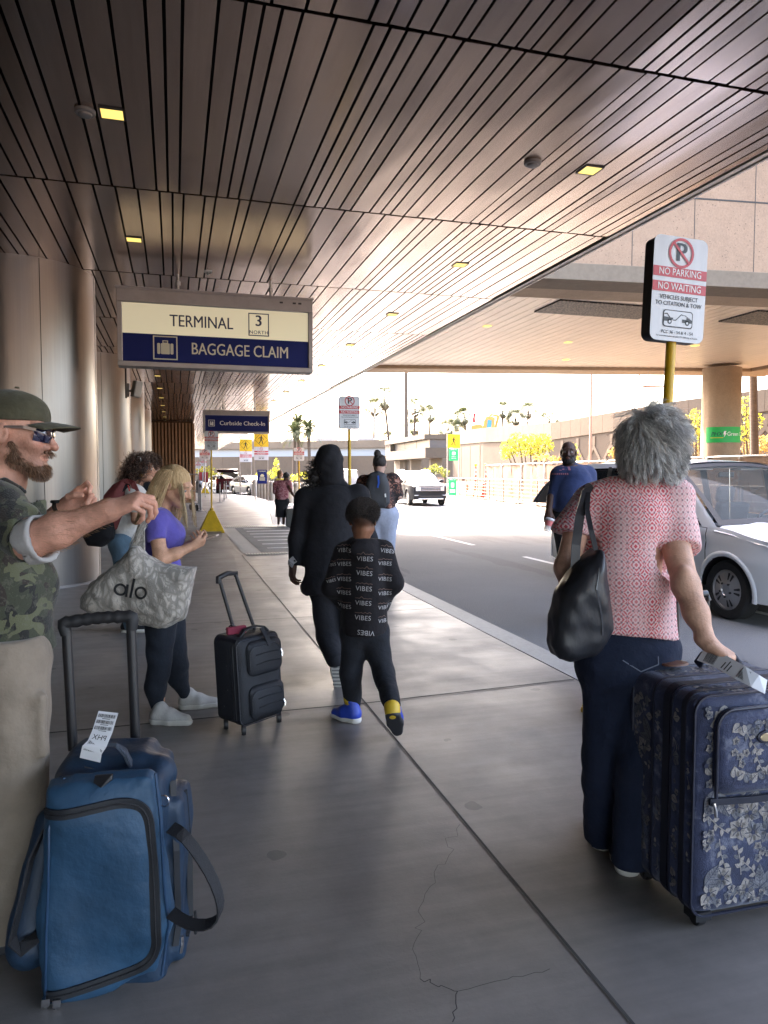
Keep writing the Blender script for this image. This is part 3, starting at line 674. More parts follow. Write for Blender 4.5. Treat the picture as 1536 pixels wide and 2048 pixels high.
def nopark(par, W, H, zc, full=True, y0=0.0, side=-1, white=True):
    """parts of a no-parking face of width W height H centred at height zc, on the plane y=y0 facing -Y (side -1)"""
    fl = Matrix.Rotation(math.pi, 4, 'Z') if side > 0 else Matrix.Identity(4); e = .0022
    P = lambda k: fl @ PM(0, zc, -abs(y0)-e*k)
    f = MB().rrect(P(0), W, H, W*.12, .003, 0).build('sign_face', M_SIGNW, par)
    b = MB()
    for zz in (.155, .015): rect(b, P(1), 0, H*(zz), W*.995, H*.095, 0)
    b.build('red_band', M_RED, f)
    b = MB(); r = W*.235; yc = H*.345
    b.ring(P(1.8), r*.82, r, 0); stroke(b, P(2.4), [(-r*.62, yc+r*.62), (r*.62, yc-r*.62)], r*.17, 0)
    b.V = [(P(0) @ Vector((0, yc, 0)))-(P(0) @ Vector((0, 0, 0)))+Vector(v) if i < 72 else Vector(v) for i, v in enumerate(b.V)]
    b.build('prohibition_ring', M_RED, f)
    b = MB(); b.text('P', P(1.2) @ Matrix.Translation((0, yc-.0*r, 0)), r*1.75, .035); b.build('letter_p', M_BLK, f)
    b = MB(); b.text('NO PARKING', P(1.6) @ Matrix.Translation((0, H*.155, 0)), H*.095, .008, sx=min(1, W/H*1.38)); b.text('NO WAITING', P(1.6) @ Matrix.Translation((0, H*.015, 0)), H*.095, .008, sx=min(1, W/H*1.38)); b.build('lettering', M_WTXT, f)
    b = MB()
    if full:
        b.text('VEHICLES SUBJECT', P(1) @ Matrix.Translation((0, -H*.085, 0)), H*.058, .012, sx=.9); b.text('TO CITATION & TOW', P(1) @ Matrix.Translation((0, -H*.145, 0)), H*.058, .012, sx=.9)
        b.text('PCC 36 - 54 & 4 - 54', P(1) @ Matrix.Translation((0, -H*.415, 0)), H*.042, .012); b.text('For more information call (602) 273-3300 City of Phoenix', P(1) @ Matrix.Translation((0, -H*.455, 0)), H*.02, .01)
    else:
        b.text('VEHICLES SUBJECT', P(1) @ Matrix.Translation((0, -H*.085, 0)), H*.055, .01, sx=.9); b.text('TO CITATION & TOW', P(1) @ Matrix.Translation((0, -H*.145, 0)), H*.055, .01, sx=.9)
    b.build('small_lettering', M_BLK, f)
    b = MB(); M = P(1) @ Matrix.Translation((0, -H*.285, 0)); w_ = W*.56; h_ = H*.165
    b.rrect(M, w_, h_, h_*.18); fr = b.build('tow_border', M_BLK, f)
    MB().rrect(P(1.6) @ Matrix.Translation((0, -H*.285, 0)), w_*.93, h_*.88, h_*.15).build('tow_ground', M_SIGNW, f)
    M = P(2.2) @ Matrix.Translation((0, -H*.285, 0)); b = MB(); q = w_*.93/2; t = h_*.88/2
    def pl(pts): b.add([M @ Vector((x*q, y*t, 0)) for x, y in pts], [tuple(range(len(pts)))])
    pl([(-.99, -.38), (-.72, -.38), (-.4, -.15), (-.34, .12), (-.62, .12), (-.99, .2)]); stroke(b, M, [(-q*.97, t*.55), (-q*.8, t*.6), (-q*.6, t*.15)], t*.14, 0)
    stroke(b, M, [(-q*.36, -t*.18), (-q*.18, -t*.2), (q*.22, t*.62), (q*.36, t*.55)], t*.12, 0)
    pl([(.3, -.42), (.99, -.42), (.99, .0), (.62, .3), (.6, .02), (.3, .02)]); pl([(.36, .62), (.5, .58), (.95, .05), (.66, .3)])
    for x in (-.6, .66): disc(b, M, x*q, -t*.42, t*.34, 0)
    b.build('tow_symbol', M_BLK, f)
    b = MB(); M = P(2.8) @ Matrix.Translation((0, -H*.285, 0))
    for x in (-.6, .66): disc(b, M, x*q, -t*.42, t*.17, 0, 12)
    b.build('tow_wheel', M_SIGNW, f)
    return f
def pyramid(b, s=.30, h=.5, hs=.07):
    """bevelled yellow pyramid base"""
    z0 = .04
    b.add([(-s, -s, z0), (s, -s, z0), (s, s, z0), (-s, s, z0), (-hs, -hs, h), (hs, -hs, h), (hs, hs, h), (-hs, hs, h)], [(3, 2, 1, 0), (4, 5, 6, 7), (0, 1, 5, 4), (1, 2, 6, 5), (2, 3, 7, 6), (3, 0, 4, 7)])
    for x in (-1, 1):
        for y in (-1, 1): b.box((x*(s-.04), y*(s-.04), .02), (.08, .08, .04))
def parksign(loc, W, H, ztop, label, lean=0, rz=0.0, box=.085, base=True, full=True, baserz=0.0, s=.3, h=.5, pole=M_YEL, pr=.03):
    t = thing('no_parking_sign', label, 'sign', loc, rz, group='no parking signs')
    t.rotation_euler = (0, lean, rz)
    if base:
        b = MB(); pyramid(b, s, h); o = b.build('base', M_YEL, t, bevel=.012); o.rotation_euler = (0, -lean, baserz)
        MB().lathe([(.045, h-.01), (.045, h+.06), (.033, h+.07)], n=14).build('collar', M_YEL, t, smooth=40)
    MB().tube([(0, 0, .02), (0, 0, ztop-.05)], pr, 14).build('post', pole, t, smooth=40)
    if box:
        b = MB(); b.rrect(PM(0, ztop-H/2, -box/2-.012), W*.99, H*.99, W*.12, -(.0)) if 0 else b.rrect(PM(0, ztop-H/2, -box/2), W*.985, H*.985, W*.12, box); b.build('sign_box', M_BLK, t, smooth=30)
        MB().box((0, 0, ztop+.002), (.05, .03, .02)).build('mounting_clip', M_BLK, t)
        nopark(t, W, H, ztop-H/2, full, -(box/2+.005))
    else: nopark(t, W, H, ztop-H/2, full, -pr-.006)
    return t
parksign((2.80, 3.77, 0), .375, .615, 2.90, 'large no parking sign on a leaning yellow post right of the grey haired woman', lean=R(2.3), baserz=R(20), s=.30, h=.46)
p = D(700, 946, 13.6); parksign((p.x, p.y, 0), .40, .615, 2.93, 'no parking sign on a yellow post rising behind the person in the black hood', full=True, lean=R(-.3))
p = D(422, 946, 18.3); parksign((p.x, p.y, 0), .335, .47, 2.55, 'small grey no parking sign on a thin yellow pole under the check-in sign', lean=R(.4), s=.30, h=.55, pr=.022)
p = D(598, 946, 28); parksign((p.x, p.y, -.15), .40, .50, 2.62, 'no parking sign on a slim yellow pole beside the woman with the grey suitcase', full=False, pr=.03)
MP = M_STEEL
p = D(410, 946, 44); parksign((p.x, p.y, 0), .62, .60, 2.9, 'white no parking sign partly hidden behind the thin yellow pole, right of the timber slats', full=False, base=False, box=0, pole=MP)
p = D(397, 946, 70); parksign((p.x, p.y, 0), .5, .62, 2.55, 'tiny far off no parking sign, nearest to the timber slat wall', full=False, base=False, box=0, pole=MP)
p = D(407.5, 946, 66); parksign((p.x, p.y, 0), .5, .62, 2.75, 'tiny far off no parking sign above the red board', full=False, base=False, box=0, pole=MP)
# pedestrian crossing signs
def walker(b, M, s, mi=0):
    disc(b, M, .02*s, .40*s, .075*s, mi, 14)
    stroke(b, M, [(.0, .28*s), (-.02*s, .02*s)], .17*s, mi); stroke(b, M, [(.0, .02*s), (.12*s, -.2*s), (.15*s, -.46*s)], .09*s, mi); stroke(b, M, [(-.03*s, .02*s), (-.1*s, -.2*s), (-.24*s, -.42*s)], .09*s, mi)
    stroke(b, M, [(.04*s, .28*s), (.2*s, .12*s), (.24*s, -.02*s)], .06*s, mi); stroke(b, M, [(-.04*s, .28*s), (-.2*s, .2*s), (-.3*s, .1*s)], .06*s, mi)
def pedsign(loc, W, ztop, label, lower, rz=0.0, z0=0.0):
    t = thing('crossing_sign', label, 'sign', loc, rz, group='pedestrian crossing signs')
    for sx in (-1, 1): MB().box((sx*(W/2-.03), .05, ztop/2), (.06, .06, ztop)).build('post', M_ALU, t)
    f = MB().box((0, 0, ztop-W/2), (W, .03, W)).build('yellow_panel', M_YSIGN, t)
    b = MB(); q = W*.46
    for a, c in (((0, q), (q, 0)), ((q, 0), (0, -q)), ((0, -q), (-q, 0)), ((-q, 0), (0, q))): stroke(b, PM(0, ztop-W/2, -.018), [a, c], W*.02, 0)
    b.build('diamond_outline', M_BLK, f); b = MB(); walker(b, PM(0, ztop-W/2, -.019), W*.62); b.build('walking_figure', M_BLK, f)
    if lower == 'np':
        zc = ztop-W-.36; pn = MB().box((0, 0, zc), (W, .028, .70)).build('white_panel', M_SIGNW, t); P = PM(0, zc, -.0165)
        b = MB(); 
        for z in (.10, -.02): rect(b, P, 0, z, W*.98, .075, 0)
        b.add([P @ Vector((.085*r*math.cos(k*.3927), .25+.085*r*math.sin(k*.3927), .0005)) for r in (.8, 1) for k in range(16)], [(k, (k+1) % 16, 16+(k+1) % 16, 16+k)[::-1] for k in range(16)]); stroke(b, P, [(-.055, .305), (.055, .195)], .014, 0)
        b.build('red_band', M_RED, pn); b = MB(); P2 = PM(0, zc, -.018)
        for z, s_ in ((.10, 'NO PARKING'), (-.02, 'NO WAITING')): b.text(s_, P2 @ Matrix.Translation((0, z, 0)), .07, .01)
        b.build('lettering', M_WTXT, pn); b = MB(); b.rrect(P2 @ Matrix.Translation((0, -.23, 0)), .27, .12, .02); b.build('tow_border', M_BLK, pn); MB().rrect(PM(0, zc-.23, -.0195), .25, .10, .015).build('tow_ground', M_SIGNW, pn)
        b = MB(); P3 = PM(0, zc-.23, -.021); rect(b, P3, -.07, -.012, .09, .035, 0); rect(b, P3, .07, -.012, .09, .035, 0); [disc(b, P3, x, -.03, .016, 0, 10) for x in (-.07, .07)]; stroke(b, P3, [(-.03, 0), (.03, .03)], .01, 0); b.build('tow_symbol', M_BLK, pn)
    return t
p = D(523, 946, 38.8); t = pedsign((p.x, p.y, 0), .76, 3.66, 'nearer walking figure crossing sign with a blue notice in its frame', 'np')
bn_ = MB().box((.03, -.03, 1.30), (.52, .03, .74)).build('blue_notice', M_NAVY, t); b = MB(); P = PM(.03, 1.30, -.048)
b.text('CURBSIDE', P @ Matrix.Translation((0, .29, 0)), .085, .012); rect(b, P, 0, .045, .2, .09, 0); rect(b, P, 0, .10, .12, .08, 0); [rect(b, P, 0, z, .3, .03, 0) for z in (-.06, -.12, -.18)]; b.build('lettering', mat('pale yellow ink', (.75, .68, .42), .5), bn_)
p = D(492, 946, 48); pedsign((p.x, p.y, 0), .80, 3.74, 'farther walking figure crossing sign, left of the one with the blue notice', 'np')
p = D(907, 946, 45); t = pedsign((p.x, p.y, -.03), .84, 3.92, 'walking figure crossing sign across the road with a green panel below', '')
gp_ = MB().box((0, 0, 2.66), (.60, .03, .74)).build('green_panel', mat('bright green panel', (.02, .50, .13), .5), t); b = MB(); P = PM(0, 2.66, -.018)
b.text('RIDESHARE', P @ Matrix.Translation((0, .31, 0)), .085, .01); b.rrect(P @ Matrix.Translation((0, .08, 0)), .22, .2, .04); b.text('Pickup', P @ Matrix.Translation((0, -.12, 0)), .1, .01); b.text('Next stop', P @ Matrix.Translation((0, -.22, 0)), .08, .01); b.build('lettering', M_WTXT, gp_)
# hanging signs
def hang(label, y0, x0, x1, z0, z1, ft):
    t = thing('hanging_sign', label, 'sign', ((x0+x1)/2, y0, z0), group='signs hanging from the ceiling'); W = x1-x0; H = z1-z0; T = .24
    b = MB(); b.box((0, 0, H-ft/2), (W, T, ft)); b.box((0, 0, .035), (W, T, .07)); [b.box((sx*(W/2-.03), 0, H/2+.035-ft/2), (.06, T, H-ft-.07)) for sx in (-1, 1)]; fr = b.build('frame', M_ALU, t, bevel=.006)
    MB().box((0, -T/2+.004, H-.02), (W+.03, .05, .03)).build('top_trim', M_ALU, fr)
    for k, sx in enumerate((-.2, .28)):
        rd = MB().tube([(sx*W, 0, H), (sx*W, 0, HC-z0)], .018, 10).build('hanger_rod', M_STEEL, t, smooth=40); MB().lathe([(.035, H+.08), (.035, H+.13), (.02, H+.14)], (sx*W, 0, 0), 10).build('turnbuckle', M_STEEL, rd)
    return t, W, H, T
t, W, H, T = hang('big Terminal 3 North and Baggage Claim sign hung from the ceiling', 10.4, -.70, 1.915, 2.92, 3.97, .20)
iw = W-.13; ih = H-.28; z0 = .07; e = -T/2+.03
M_CREAML = mat('lit cream sign face', (.80, .72, .50), .4, emit=.03); M_NAVYL = M_NAVY
pc = MB().box((0, e, z0+ih*.74), (iw, .02, ih*.52)).build('cream_panel', M_CREAML, t); pnv = MB().box((0, e, z0+ih*.24), (iw, .02, ih*.48)).build('navy_panel', M_NAVYL, t)
P = PM(0, z0, e-.0125)
def frame_sq(b, M, x, y, w_, h_, th):
    for q in ((x, y+h_/2, w_+th, th), (x, y-h_/2, w_+th, th), (x-w_/2, y, th, h_-th), (x+w_/2, y, th, h_-th)): rect(b, M, *q, 0)
b = MB(); b.text('TERMINAL', P @ Matrix.Translation((-.22, ih*.72, 0)), .225, .012, sx=.80); xq = .55; frame_sq(b, P, xq, ih*.74, .27, .30, .014); b.text('3', P @ Matrix.Translation((xq, ih*.80, 0)), .21, .03); b.text('NORTH', P @ Matrix.Translation((xq, ih*.60, 0)), .068, .015, spacing=1.15); b.build('lettering', M_NAVYTXT, pc)
b = MB(); b.text('BAGGAGE CLAIM', P @ Matrix.Translation((.30, ih*.25, 0)), .225, .012, sx=.76); xq = -.70; frame_sq(b, P, xq, ih*.25, .30, .30, .016)
b.rrect(P @ Matrix.Translation((xq, ih*.235, 0)), .115, .145, .012); [b.rrect(P @ Matrix.Translation((xq+s_*.085, ih*.235, 0)), .04, .145, .015) for s_ in (-1, 1)]; frame_sq(b, P, xq, ih*.235+.09, .06, .03, .012); b.build('lettering', M_CREAM, pnv)
for sx in (.33, .40, .43): MB().box((sx*W, -T/2-.004, H-.09), (.045, .008, .022)).build('latch', M_BLK, t)
t, W, H, T = hang('smaller navy Curbside Check-In sign farther under the canopy', 26.5, 1.0, 3.33, 2.91, 3.72, .17)
iw = W-.13; ih = H-.25; pn = MB().box((0, e, z0+ih/2), (iw, .02, ih)).build('navy_panel', M_NAVY, t); P = PM(0, z0+ih/2, e-.0125)
b = MB(); b.text('Curbside Check-In', P @ Matrix.Translation((.20, 0, 0)), .21, .022); frame_sq(b, P, -.88, 0, .20, .21, .016); disc(b, P, -.91, .03, .028, 0, 12); disc(b, P, -.84, .03, .028, 0, 12); rect(b, P, -.905, -.035, .07, .07, 0); rect(b, P, -.84, -.035, .05, .09, 0); b.build('lettering', M_WTXT, pn)
# loudspeaker on a drop pipe
p = D(268, 946, 12.2); t = thing('loudspeaker', 'pale box loudspeaker hanging on a pipe beside the second column', 'loudspeaker', (p.x, p.y, 2.75))
MB().tube([(-.10, 0, .0), (-.10, 0, HC-2.75)], .016, 8).build('drop_pipe', M_BLK, t, smooth=40); MB().box((-.075, 0, .13), (.05, .07, .22)).build('bracket', M_PLAST, t, bevel=.005); MB().tube([(-.06, 0, .12), (.02, 0, .13)], .02, 8).build('swivel', M_PLAST, t)
b = MB(); b.box((.07, -.02, .15), (.13, .16, .27), Matrix.Rotation(R(10), 3, 'Y') @ Rz(R(25))); b.build('cabinet', mat('off white plastic', (.55, .52, .48), .45), t, bevel=.02, seg=3)
# bollards along the kerb bulge
M_BOL = mat('bollard concrete', (.42, .38, .31), .8, var=(5, .2))
tb = thing('bollard', 'thick concrete bollard at the kerb beyond the crossing signs', 'bollard', (5.0, 47.5, 0), group='row of concrete bollards at the far kerb')
one('shaft', lambda b: b.lathe([(.17, 0), (.17, .95), (.15, 1.02), (.10, 1.06)], n=20), M_BOL, tb, smooth=40); one('collar', lambda b: b.lathe([(.175, .86), (.178, .88), (.178, .93), (.175, .95)], n=20), M_STEEL, tb, smooth=40)
for i in range(10): dup(tb, (5.05+.02*i+(.0 if i < 5 else .1*(i-4)), 45.2-1.35*i, 0))
# stanchions
M_ST = mat('stanchion metal', (.30, .30, .30), .35, .8)
ts = thing('stanchion', 'slim queue post standing on the far pavement', 'queue post', (2.2, 37.6, 0), group='slim queue posts on the far pavement')
one('base', lambda b: b.lathe([(.17, 0), (.17, .012), (.06, .03), (.03, .05)], n=20), M_ST, ts, smooth=40); one('post', lambda b: b.tube([(0, 0, .03), (0, 0, .98)], .03, 12), M_ST, ts, smooth=40); one('head', lambda b: b.lathe([(.038, .93), (.04, .95), (.04, 1.02), (.02, 1.04)], n=14), M_BLK, ts, smooth=40)
for x, y in ((2.55, 39.8), (2.85, 42.7), (.98, 29.4), (1.02, 31.5), (1.06, 34.5)): dup(ts, (x, y, 0))
# red board, bins
p = D(407, 946, 60); t = thing('red_notice_board', 'red notice board on a white post near the end of the pavement', 'notice board', (p.x, p.y, 0))
b = MB(); [b.box((sx*.2, 0, .75), (.07, .05, 1.5)) for sx in (-1, 1)]; b.build('frame', M_SIGNW, t); MB().box((0, -.03, 1.15), (.75, .05, .85)).build('board', M_RED, t); MB().box((-.05, -.06, 1.15), (.1, .02, .85)).build('white_stripe', M_SIGNW, t)
p = D(398, 946, 55); t = thing('litter_bin', 'grey litter bin by the timber slat wall', 'litter bin', (p.x, p.y, 0)); one('body', lambda b: b.lathe([(.26, 0), (.28, .05), (.28, .78), (.25, .8)], n=20), M_PLAST, t, smooth=40); one('lid', lambda b: b.lathe([(.30, .8), (.29, .86), (.12, .97), (.0, .98)], n=20), M_ST, t, smooth=40)
p = D(409.5, 946, 53); t = thing('yellow_sign_base', 'yellow pyramid sign base without its pole, beside the grey bin', 'sign base', (p.x, p.y, 0)); b = MB(); pyramid(b); b.build('base', M_YEL, t, bevel=.01); MB().lathe([(.04, .49), (.04, .62)], n=12).build('socket', M_YEL, t)
# luggage trolley
p = D(374, 946, 28.8); t = thing('luggage_trolley', 'metal luggage trolley loaded with boxes beside the columns', 'luggage trolley', (p.x, p.y, 0), R(15))
b = MB(); b.box((0, 0, .30), (.62, 1.1, .05)); [b.tube([(sx*.3, -.5, .3), (sx*.3, -.52, 1.45)], .022, 8) for sx in (-1, 1)]; b.tube([(-.3, -.52, 1.45), (.3, -.52, 1.45)], .022, 8); b.tube([(-.3, -.51, .8), (.3, -.51, .8)], .015, 8); b.tube([(-.3, .5, .3), (-.3, .5, 1.2)], .02, 8); b.tube([(.3, .5, .3), (.3, .5, 1.2)], .02, 8); b.build('frame', M_ALU, t, smooth=40)
for x, y in ((-.25, -.42), (.25, -.42), (-.25, .42), (.25, .42)): one('wheel', lambda b: b.lathe([(.02, -.03), (.12, -.03), (.13, 0), (.12, .03), (.02, .03)], (x, y, .135), 18, Matrix.Rotation(R(90), 3, 'Y')), M_BLK, t, smooth=40)
M_CARD = mat('brown cardboard', (.36, .22, .13), .8, var=(4, .15))
for (x, y, z, s, l) in ((0, -.15, .326, (.5, .5, .3), 'larger brown cardboard box on the luggage trolley'), (.04, -.12, .628, (.36, .34, .2), 'smaller brown cardboard box on top of the other on the trolley')):
    tag(one('cardboard_box', lambda b: b.box((0, 0, s[2]/2), s), M_CARD, loc=tuple(Vector(p)*1+Vector((x, y, 0))+Vector((0, 0, z-p.z))), bevel=.006), l, 'box')
# fences across the road
M_TAN = mat('tan windscreen mesh', (.20, .12, .07), .9, var=(1.5, .18), bump=(3, .3))
def rail(y0, y1, off=.16):
    a = Vector((FK(y0)+off, y0, -.03)); c = Vector((FK(y1)+off, y1, -.03)); L_ = (c-a).length; d = (c-a)/L_
    t = thing('kerb_railing', 'low pale metal pipe railing along the far kerb', 'railing', a); P = lambda s, z: d*s+Vector((0, 0, z))
    n = int(L_/2.3)
    for i in range(n+1): one('post', lambda b: b.box(P(L_*i/n, .60), (.055, .055, 1.2), Rz(math.atan2(d.y, d.x))), M_RL, t)
    for z in (1.2, 1.0, .82, .64, .46, .28, .12): one('pipe', lambda b: b.tube([P(0, z), P(L_, z)], .012 if z < 1.1 else .026, 8), M_RL, t, smooth=40)
M_RL = mat('pale railing paint', (.30, .25, .20), .5, .3)
rail(8, 45.5)
def tfence(y0, y1, off, label):
    a = Vector((FK(y0)+off, y0, -.03)); c = Vector((FK(y1)+off, y1, -.03)); L_ = (c-a).length; d = (c-a)/L_; nrm = Vector((-d.y, d.x, 0))
    t = thing('temporary_fence', label, 'fence', a, group='temporary fence panels with tan mesh')
    b = MB(); z1 = 1.98
    P = [d*.0+Vector((0, 0, .05))]+[d*0+Vector((0, 0, z1-.15)), d*.05+Vector((0, 0, z1-.04)), d*.16+Vector((0, 0, z1)), d*(L_-.20)+Vector((0, 0, z1)), d*(L_-.09)+Vector((0, 0, z1-.04)), d*(L_-.04)+Vector((0, 0, z1-.15)), d*(L_-.04)+Vector((0, 0, .05))]
    b.tube(P, .024, 8); b.tube([d*L_*.5+Vector((0, 0, .1)), d*L_*.5+Vector((0, 0, z1))], .012, 6); b.tube([d*.0+Vector((0, 0, .12)), d*(L_-.04)+Vector((0, 0, .12))], .018, 6); b.build('frame', M_STEEL, t, smooth=40)
    f = folds(int(y0*7), .03, 3.0)
    one('mesh_screen', lambda b: b.grid(lambda u, v: tuple(d*(.04+u*(L_-.12))+nrm*(-.03+float(f(u*L_, v*2+y0, 0.0)))+Vector((0, 0, .14+v*(1.78-.05*math.sin(u*9+y0))))), 16, 8), M_TAN, t, smooth=180)
    for s in (.2, L_-.3): one('foot', lambda b: b.box(d*s+Vector((0, 0, .05)), (.55, .2, .1), Rz(math.atan2(d.y, d.x)+1.57)), M_PLAST, t, bevel=.02)
fl = ['beside the red barriers', 'second from the red barriers', 'third from the red barriers', 'fourth from the red barriers', 'fifth from the red barriers', 'behind the man in navy', 'behind the rear of the van', 'behind the middle of the van', 'behind the roof of the van', 'nearest the right edge']
for i in range(10): tfence(38.8-3.05*(i+1), 38.8-3.05*i, .75, 'tan mesh temporary fence panel '+fl[i])
M_BAR = mat('red barrier plastic', (.62, .07, .03), .45, var=(3, .15)); M_BARW = mat('white barrier plastic', (.75, .73, .70), .45)
def barrier(y, m, lb):
    t = thing('water_barrier', lb, 'barrier', (FK(y)+.95, y, -.03), math.atan2(1, .126)-R(90)+R(90), group='plastic water filled barriers')
    one('body', lambda b: b.prism([(-.75, -.22, 0), (-.75, .22, 0), (-.75, .20, .25), (-.75, .10, .45), (-.75, .08, .9), (-.75, -.08, .9), (-.75, -.10, .45), (-.75, -.20, .25)], (1.5, 0, 0)), m, t, bevel=.03)
    one('slot', lambda b: b.box((0, -.12, .68), (1.2, .03, .1)), m, t, bevel=.01)
for i, y in enumerate((40.3, 42.0, 43.7, 45.3)): barrier(y, M_BAR if i < 3 else M_BARW, ['red barrier nearest the tan fence', 'middle red barrier behind the railing', 'red barrier nearest the crossing sign', 'white barrier at the end of the red barriers'][i])
for i, y in enumerate((41.0, 43.2)):
    t = thing('channelizer_cone', ['tall orange striped cone above the first red barrier', 'tall orange striped cone by the crossing sign'][i], 'traffic cone', (FK(y)+1.5, y, -.03), group='orange striped traffic cones')
    one('cone', lambda b: b.lathe([(.09, .05), (.05, 1.9), (.03, 1.95)], n=14), M_BAR, t, smooth=40); [one('stripe', lambda b: b.lathe([(.088-.021*z/1.0+.004, z), (.086-.021*z+.002, z+.14)], n=14), M_BARW, t) for z in (1.1, 1.4, 1.65)]; one('foot', lambda b: b.box((0, 0, .03), (.4, .4, .06)), M_BLK, t)
    one('lamp', lambda b: b.lathe([(.02, 1.95), (.07, 1.97), (.07, 2.1), (.02, 2.12)], n=12), M_YSIGN, t)
p = D(905, 946, 43.5); t = thing('green_notice', 'tall green pickup notice fixed in front of the railing', 'notice', (p.x, p.y, -.1)); one('panel', lambda b: b.box((0, 0, .78), (.5, .03, 1.05)), MATS['bright green panel'], t)
b = MB(); P = PM(0, .78, -.018); b.text('PICK UP', P @ Matrix.Translation((0, .42, 0)), .11, .01); b.rrect(P @ Matrix.Translation((0, .1, 0)), .2, .28, .05); [rect(b, P, 0, z, .36, .05, 0) for z in (-.2, -.32)]; b.build('lettering', M_WTXT, t); [one('leg', lambda b: b.box((x, 0, .12), (.05, .04, .26)), M_ALU, t) for x in (-.18, .18)]
# ================================================================ VEHICLES
def gridclip(poly, step):
    """2D polygon -> verts/faces cut on a grid (exact outline)"""
    bm = bmesh.new(); vs = [bm.verts.new((x, y, 0)) for x, y in poly]; bm.faces.new(vs)
    xs = [p[0] for p in poly]; ys = [p[1] for p in poly]
    for k, (lo, hi) in enumerate(((min(xs), max(xs)), (min(ys), max(ys)))):
        v = math.floor(lo/step)*step+step*.37
        while v < hi:
            if v > lo: co = (v, 0, 0) if k == 0 else (0, v, 0); no = (1, 0, 0) if k == 0 else (0, 1, 0); bmesh.ops.bisect_plane(bm, geom=bm.verts[:]+bm.edges[:]+bm.faces[:], plane_co=co, plane_no=no, dist=1e-5)
            v += step
    bmesh.ops.triangulate(bm, faces=[f for f in bm.faces if len(f.verts) > 4])
    bm.verts.index_update(); V = [(v.co.x, v.co.y) for v in bm.verts]; F = [tuple(v.index for v in f.verts) for f in bm.faces]; bm.free(); return V, F
def shrink(poly, d):
    n = len(poly); A = sum(poly[i][0]*poly[(i+1) % n][1]-poly[(i+1) % n][0]*poly[i][1] for i in range(n)); s = 1 if A > 0 else -1; out = []
    for i in range(n):
        p0, p1, p2 = Vector(poly[i-1]), Vector(poly[i]), Vector(poly[(i+1) % n]); e1 = (p1-p0).normalized(); e2 = (p2-p1).normalized()
        n1 = Vector((-e1.y, e1.x))*s; n2 = Vector((-e2.y, e2.x))*s; m = (n1+n2); l = max(.35, m.length_squared/2); out.append(tuple(p1+m/l*d/1.0 if l else p1))
    return out
M_TYRE = mat('tyre rubber', (.018, .018, .019), .8, var=(20, .2)); M_TRIM = mat('black vehicle trim', (.02, .02, .022), .5); M_CHROME = mat('chrome', (.6, .6, .62), .15, 1.0)
M_HUB = mat('silver wheel cover', (.42, .42, .43), .35, .7); M_HL = mat('headlight lens', (.6, .62, .64), .1, .3, coat=1); M_TL = mat('red tail light', (.35, .01, .01), .2, coat=1)
M_SEAT = mat('charcoal seat fabric', (.045, .045, .05), .9); M_GLASS = None
def glassmat(name, c, a):
    m = mat(name, c, .04, 0, .6, alpha=a); return m
M_WIN = glassmat('tinted car window', (.015, .018, .02), .80); M_WS = glassmat('windscreen glass', (.10, .12, .12), .30)
def interp(pts, v):
    if v <= pts[0][0]: return pts[0][1]
    for (a, b), (c, d) in zip(pts, pts[1:]):
        if v <= c: t = (v-a)/(c-a); t = t*t*(3-2*t)*.5+t*.5; return b+(d-b)*t
    return pts[-1][1]
def wheel(par, x, y, r, side, cover=True, w_=.21, spokes=5, rimr=.66):
    wt = one('wheel', lambda b: b.lathe([(r*.62, -w_/2), (r*.93, -w_/2), (r, -w_*.36), (r, w_*.36), (r*.93, w_/2), (r*.70, w_/2), (r*.66, w_*.36), (r*.3, w_*.34), (.02, w_*.34)], n=40, M=Matrix.Rotation(R(90*side), 3, 'Y')), M_TYRE, par, smooth=35, loc=(x, y, r))
    Mr = Matrix.Rotation(R(90*side), 3, 'Y'); e = w_*.36
    def hub(b):
        b.lathe([(r*rimr*1.04, e), (r*rimr*1.04, e+.012), (r*rimr*.96, e+.018), (r*rimr*.9, e+.004), (r*rimr*.5, e+.022), (r*.2, e+.035), (r*.17, e+.02), (.01, e+.02)], n=40, M=Mr)
    h = one('rim', hub, M_HUB, wt, smooth=35)
    def slots(b):
        for i in range(spokes):
            for dd in (-.16, .16):
                a = 6.2832*i/spokes+dd+.3; q = []
                for (rr, da) in ((.50, -.09), (.86, -.10), (.90, .0), (.86, .09), (.50, .05), (.46, 0)):
                    ra = rr*r*rimr; q.append((ra*math.cos(a+da*(.9)), ra*math.sin(a+da*.9)))
                zz = [e+.0245 if math.hypot(*p) < r*rimr*.6 else e+.014 for p in q]
                b.add([Mr @ Vector((p[0], p[1], e+.036-.026*math.hypot(*p)/(r*rimr*.9))) for p in q], [tuple(range(6))])
    one('slot', slots, M_TRIM, h)
    one('lug_nut', lambda b: [b.lathe([(.012, e+.02), (.012, e+.045), (.006, e+.05)], Mr @ Vector((r*.24*math.cos(6.2832*i/5), r*.24*math.sin(6.2832*i/5), 0)), 8, Mr) for i in range(5)], M_TRIM, h)
    return wt
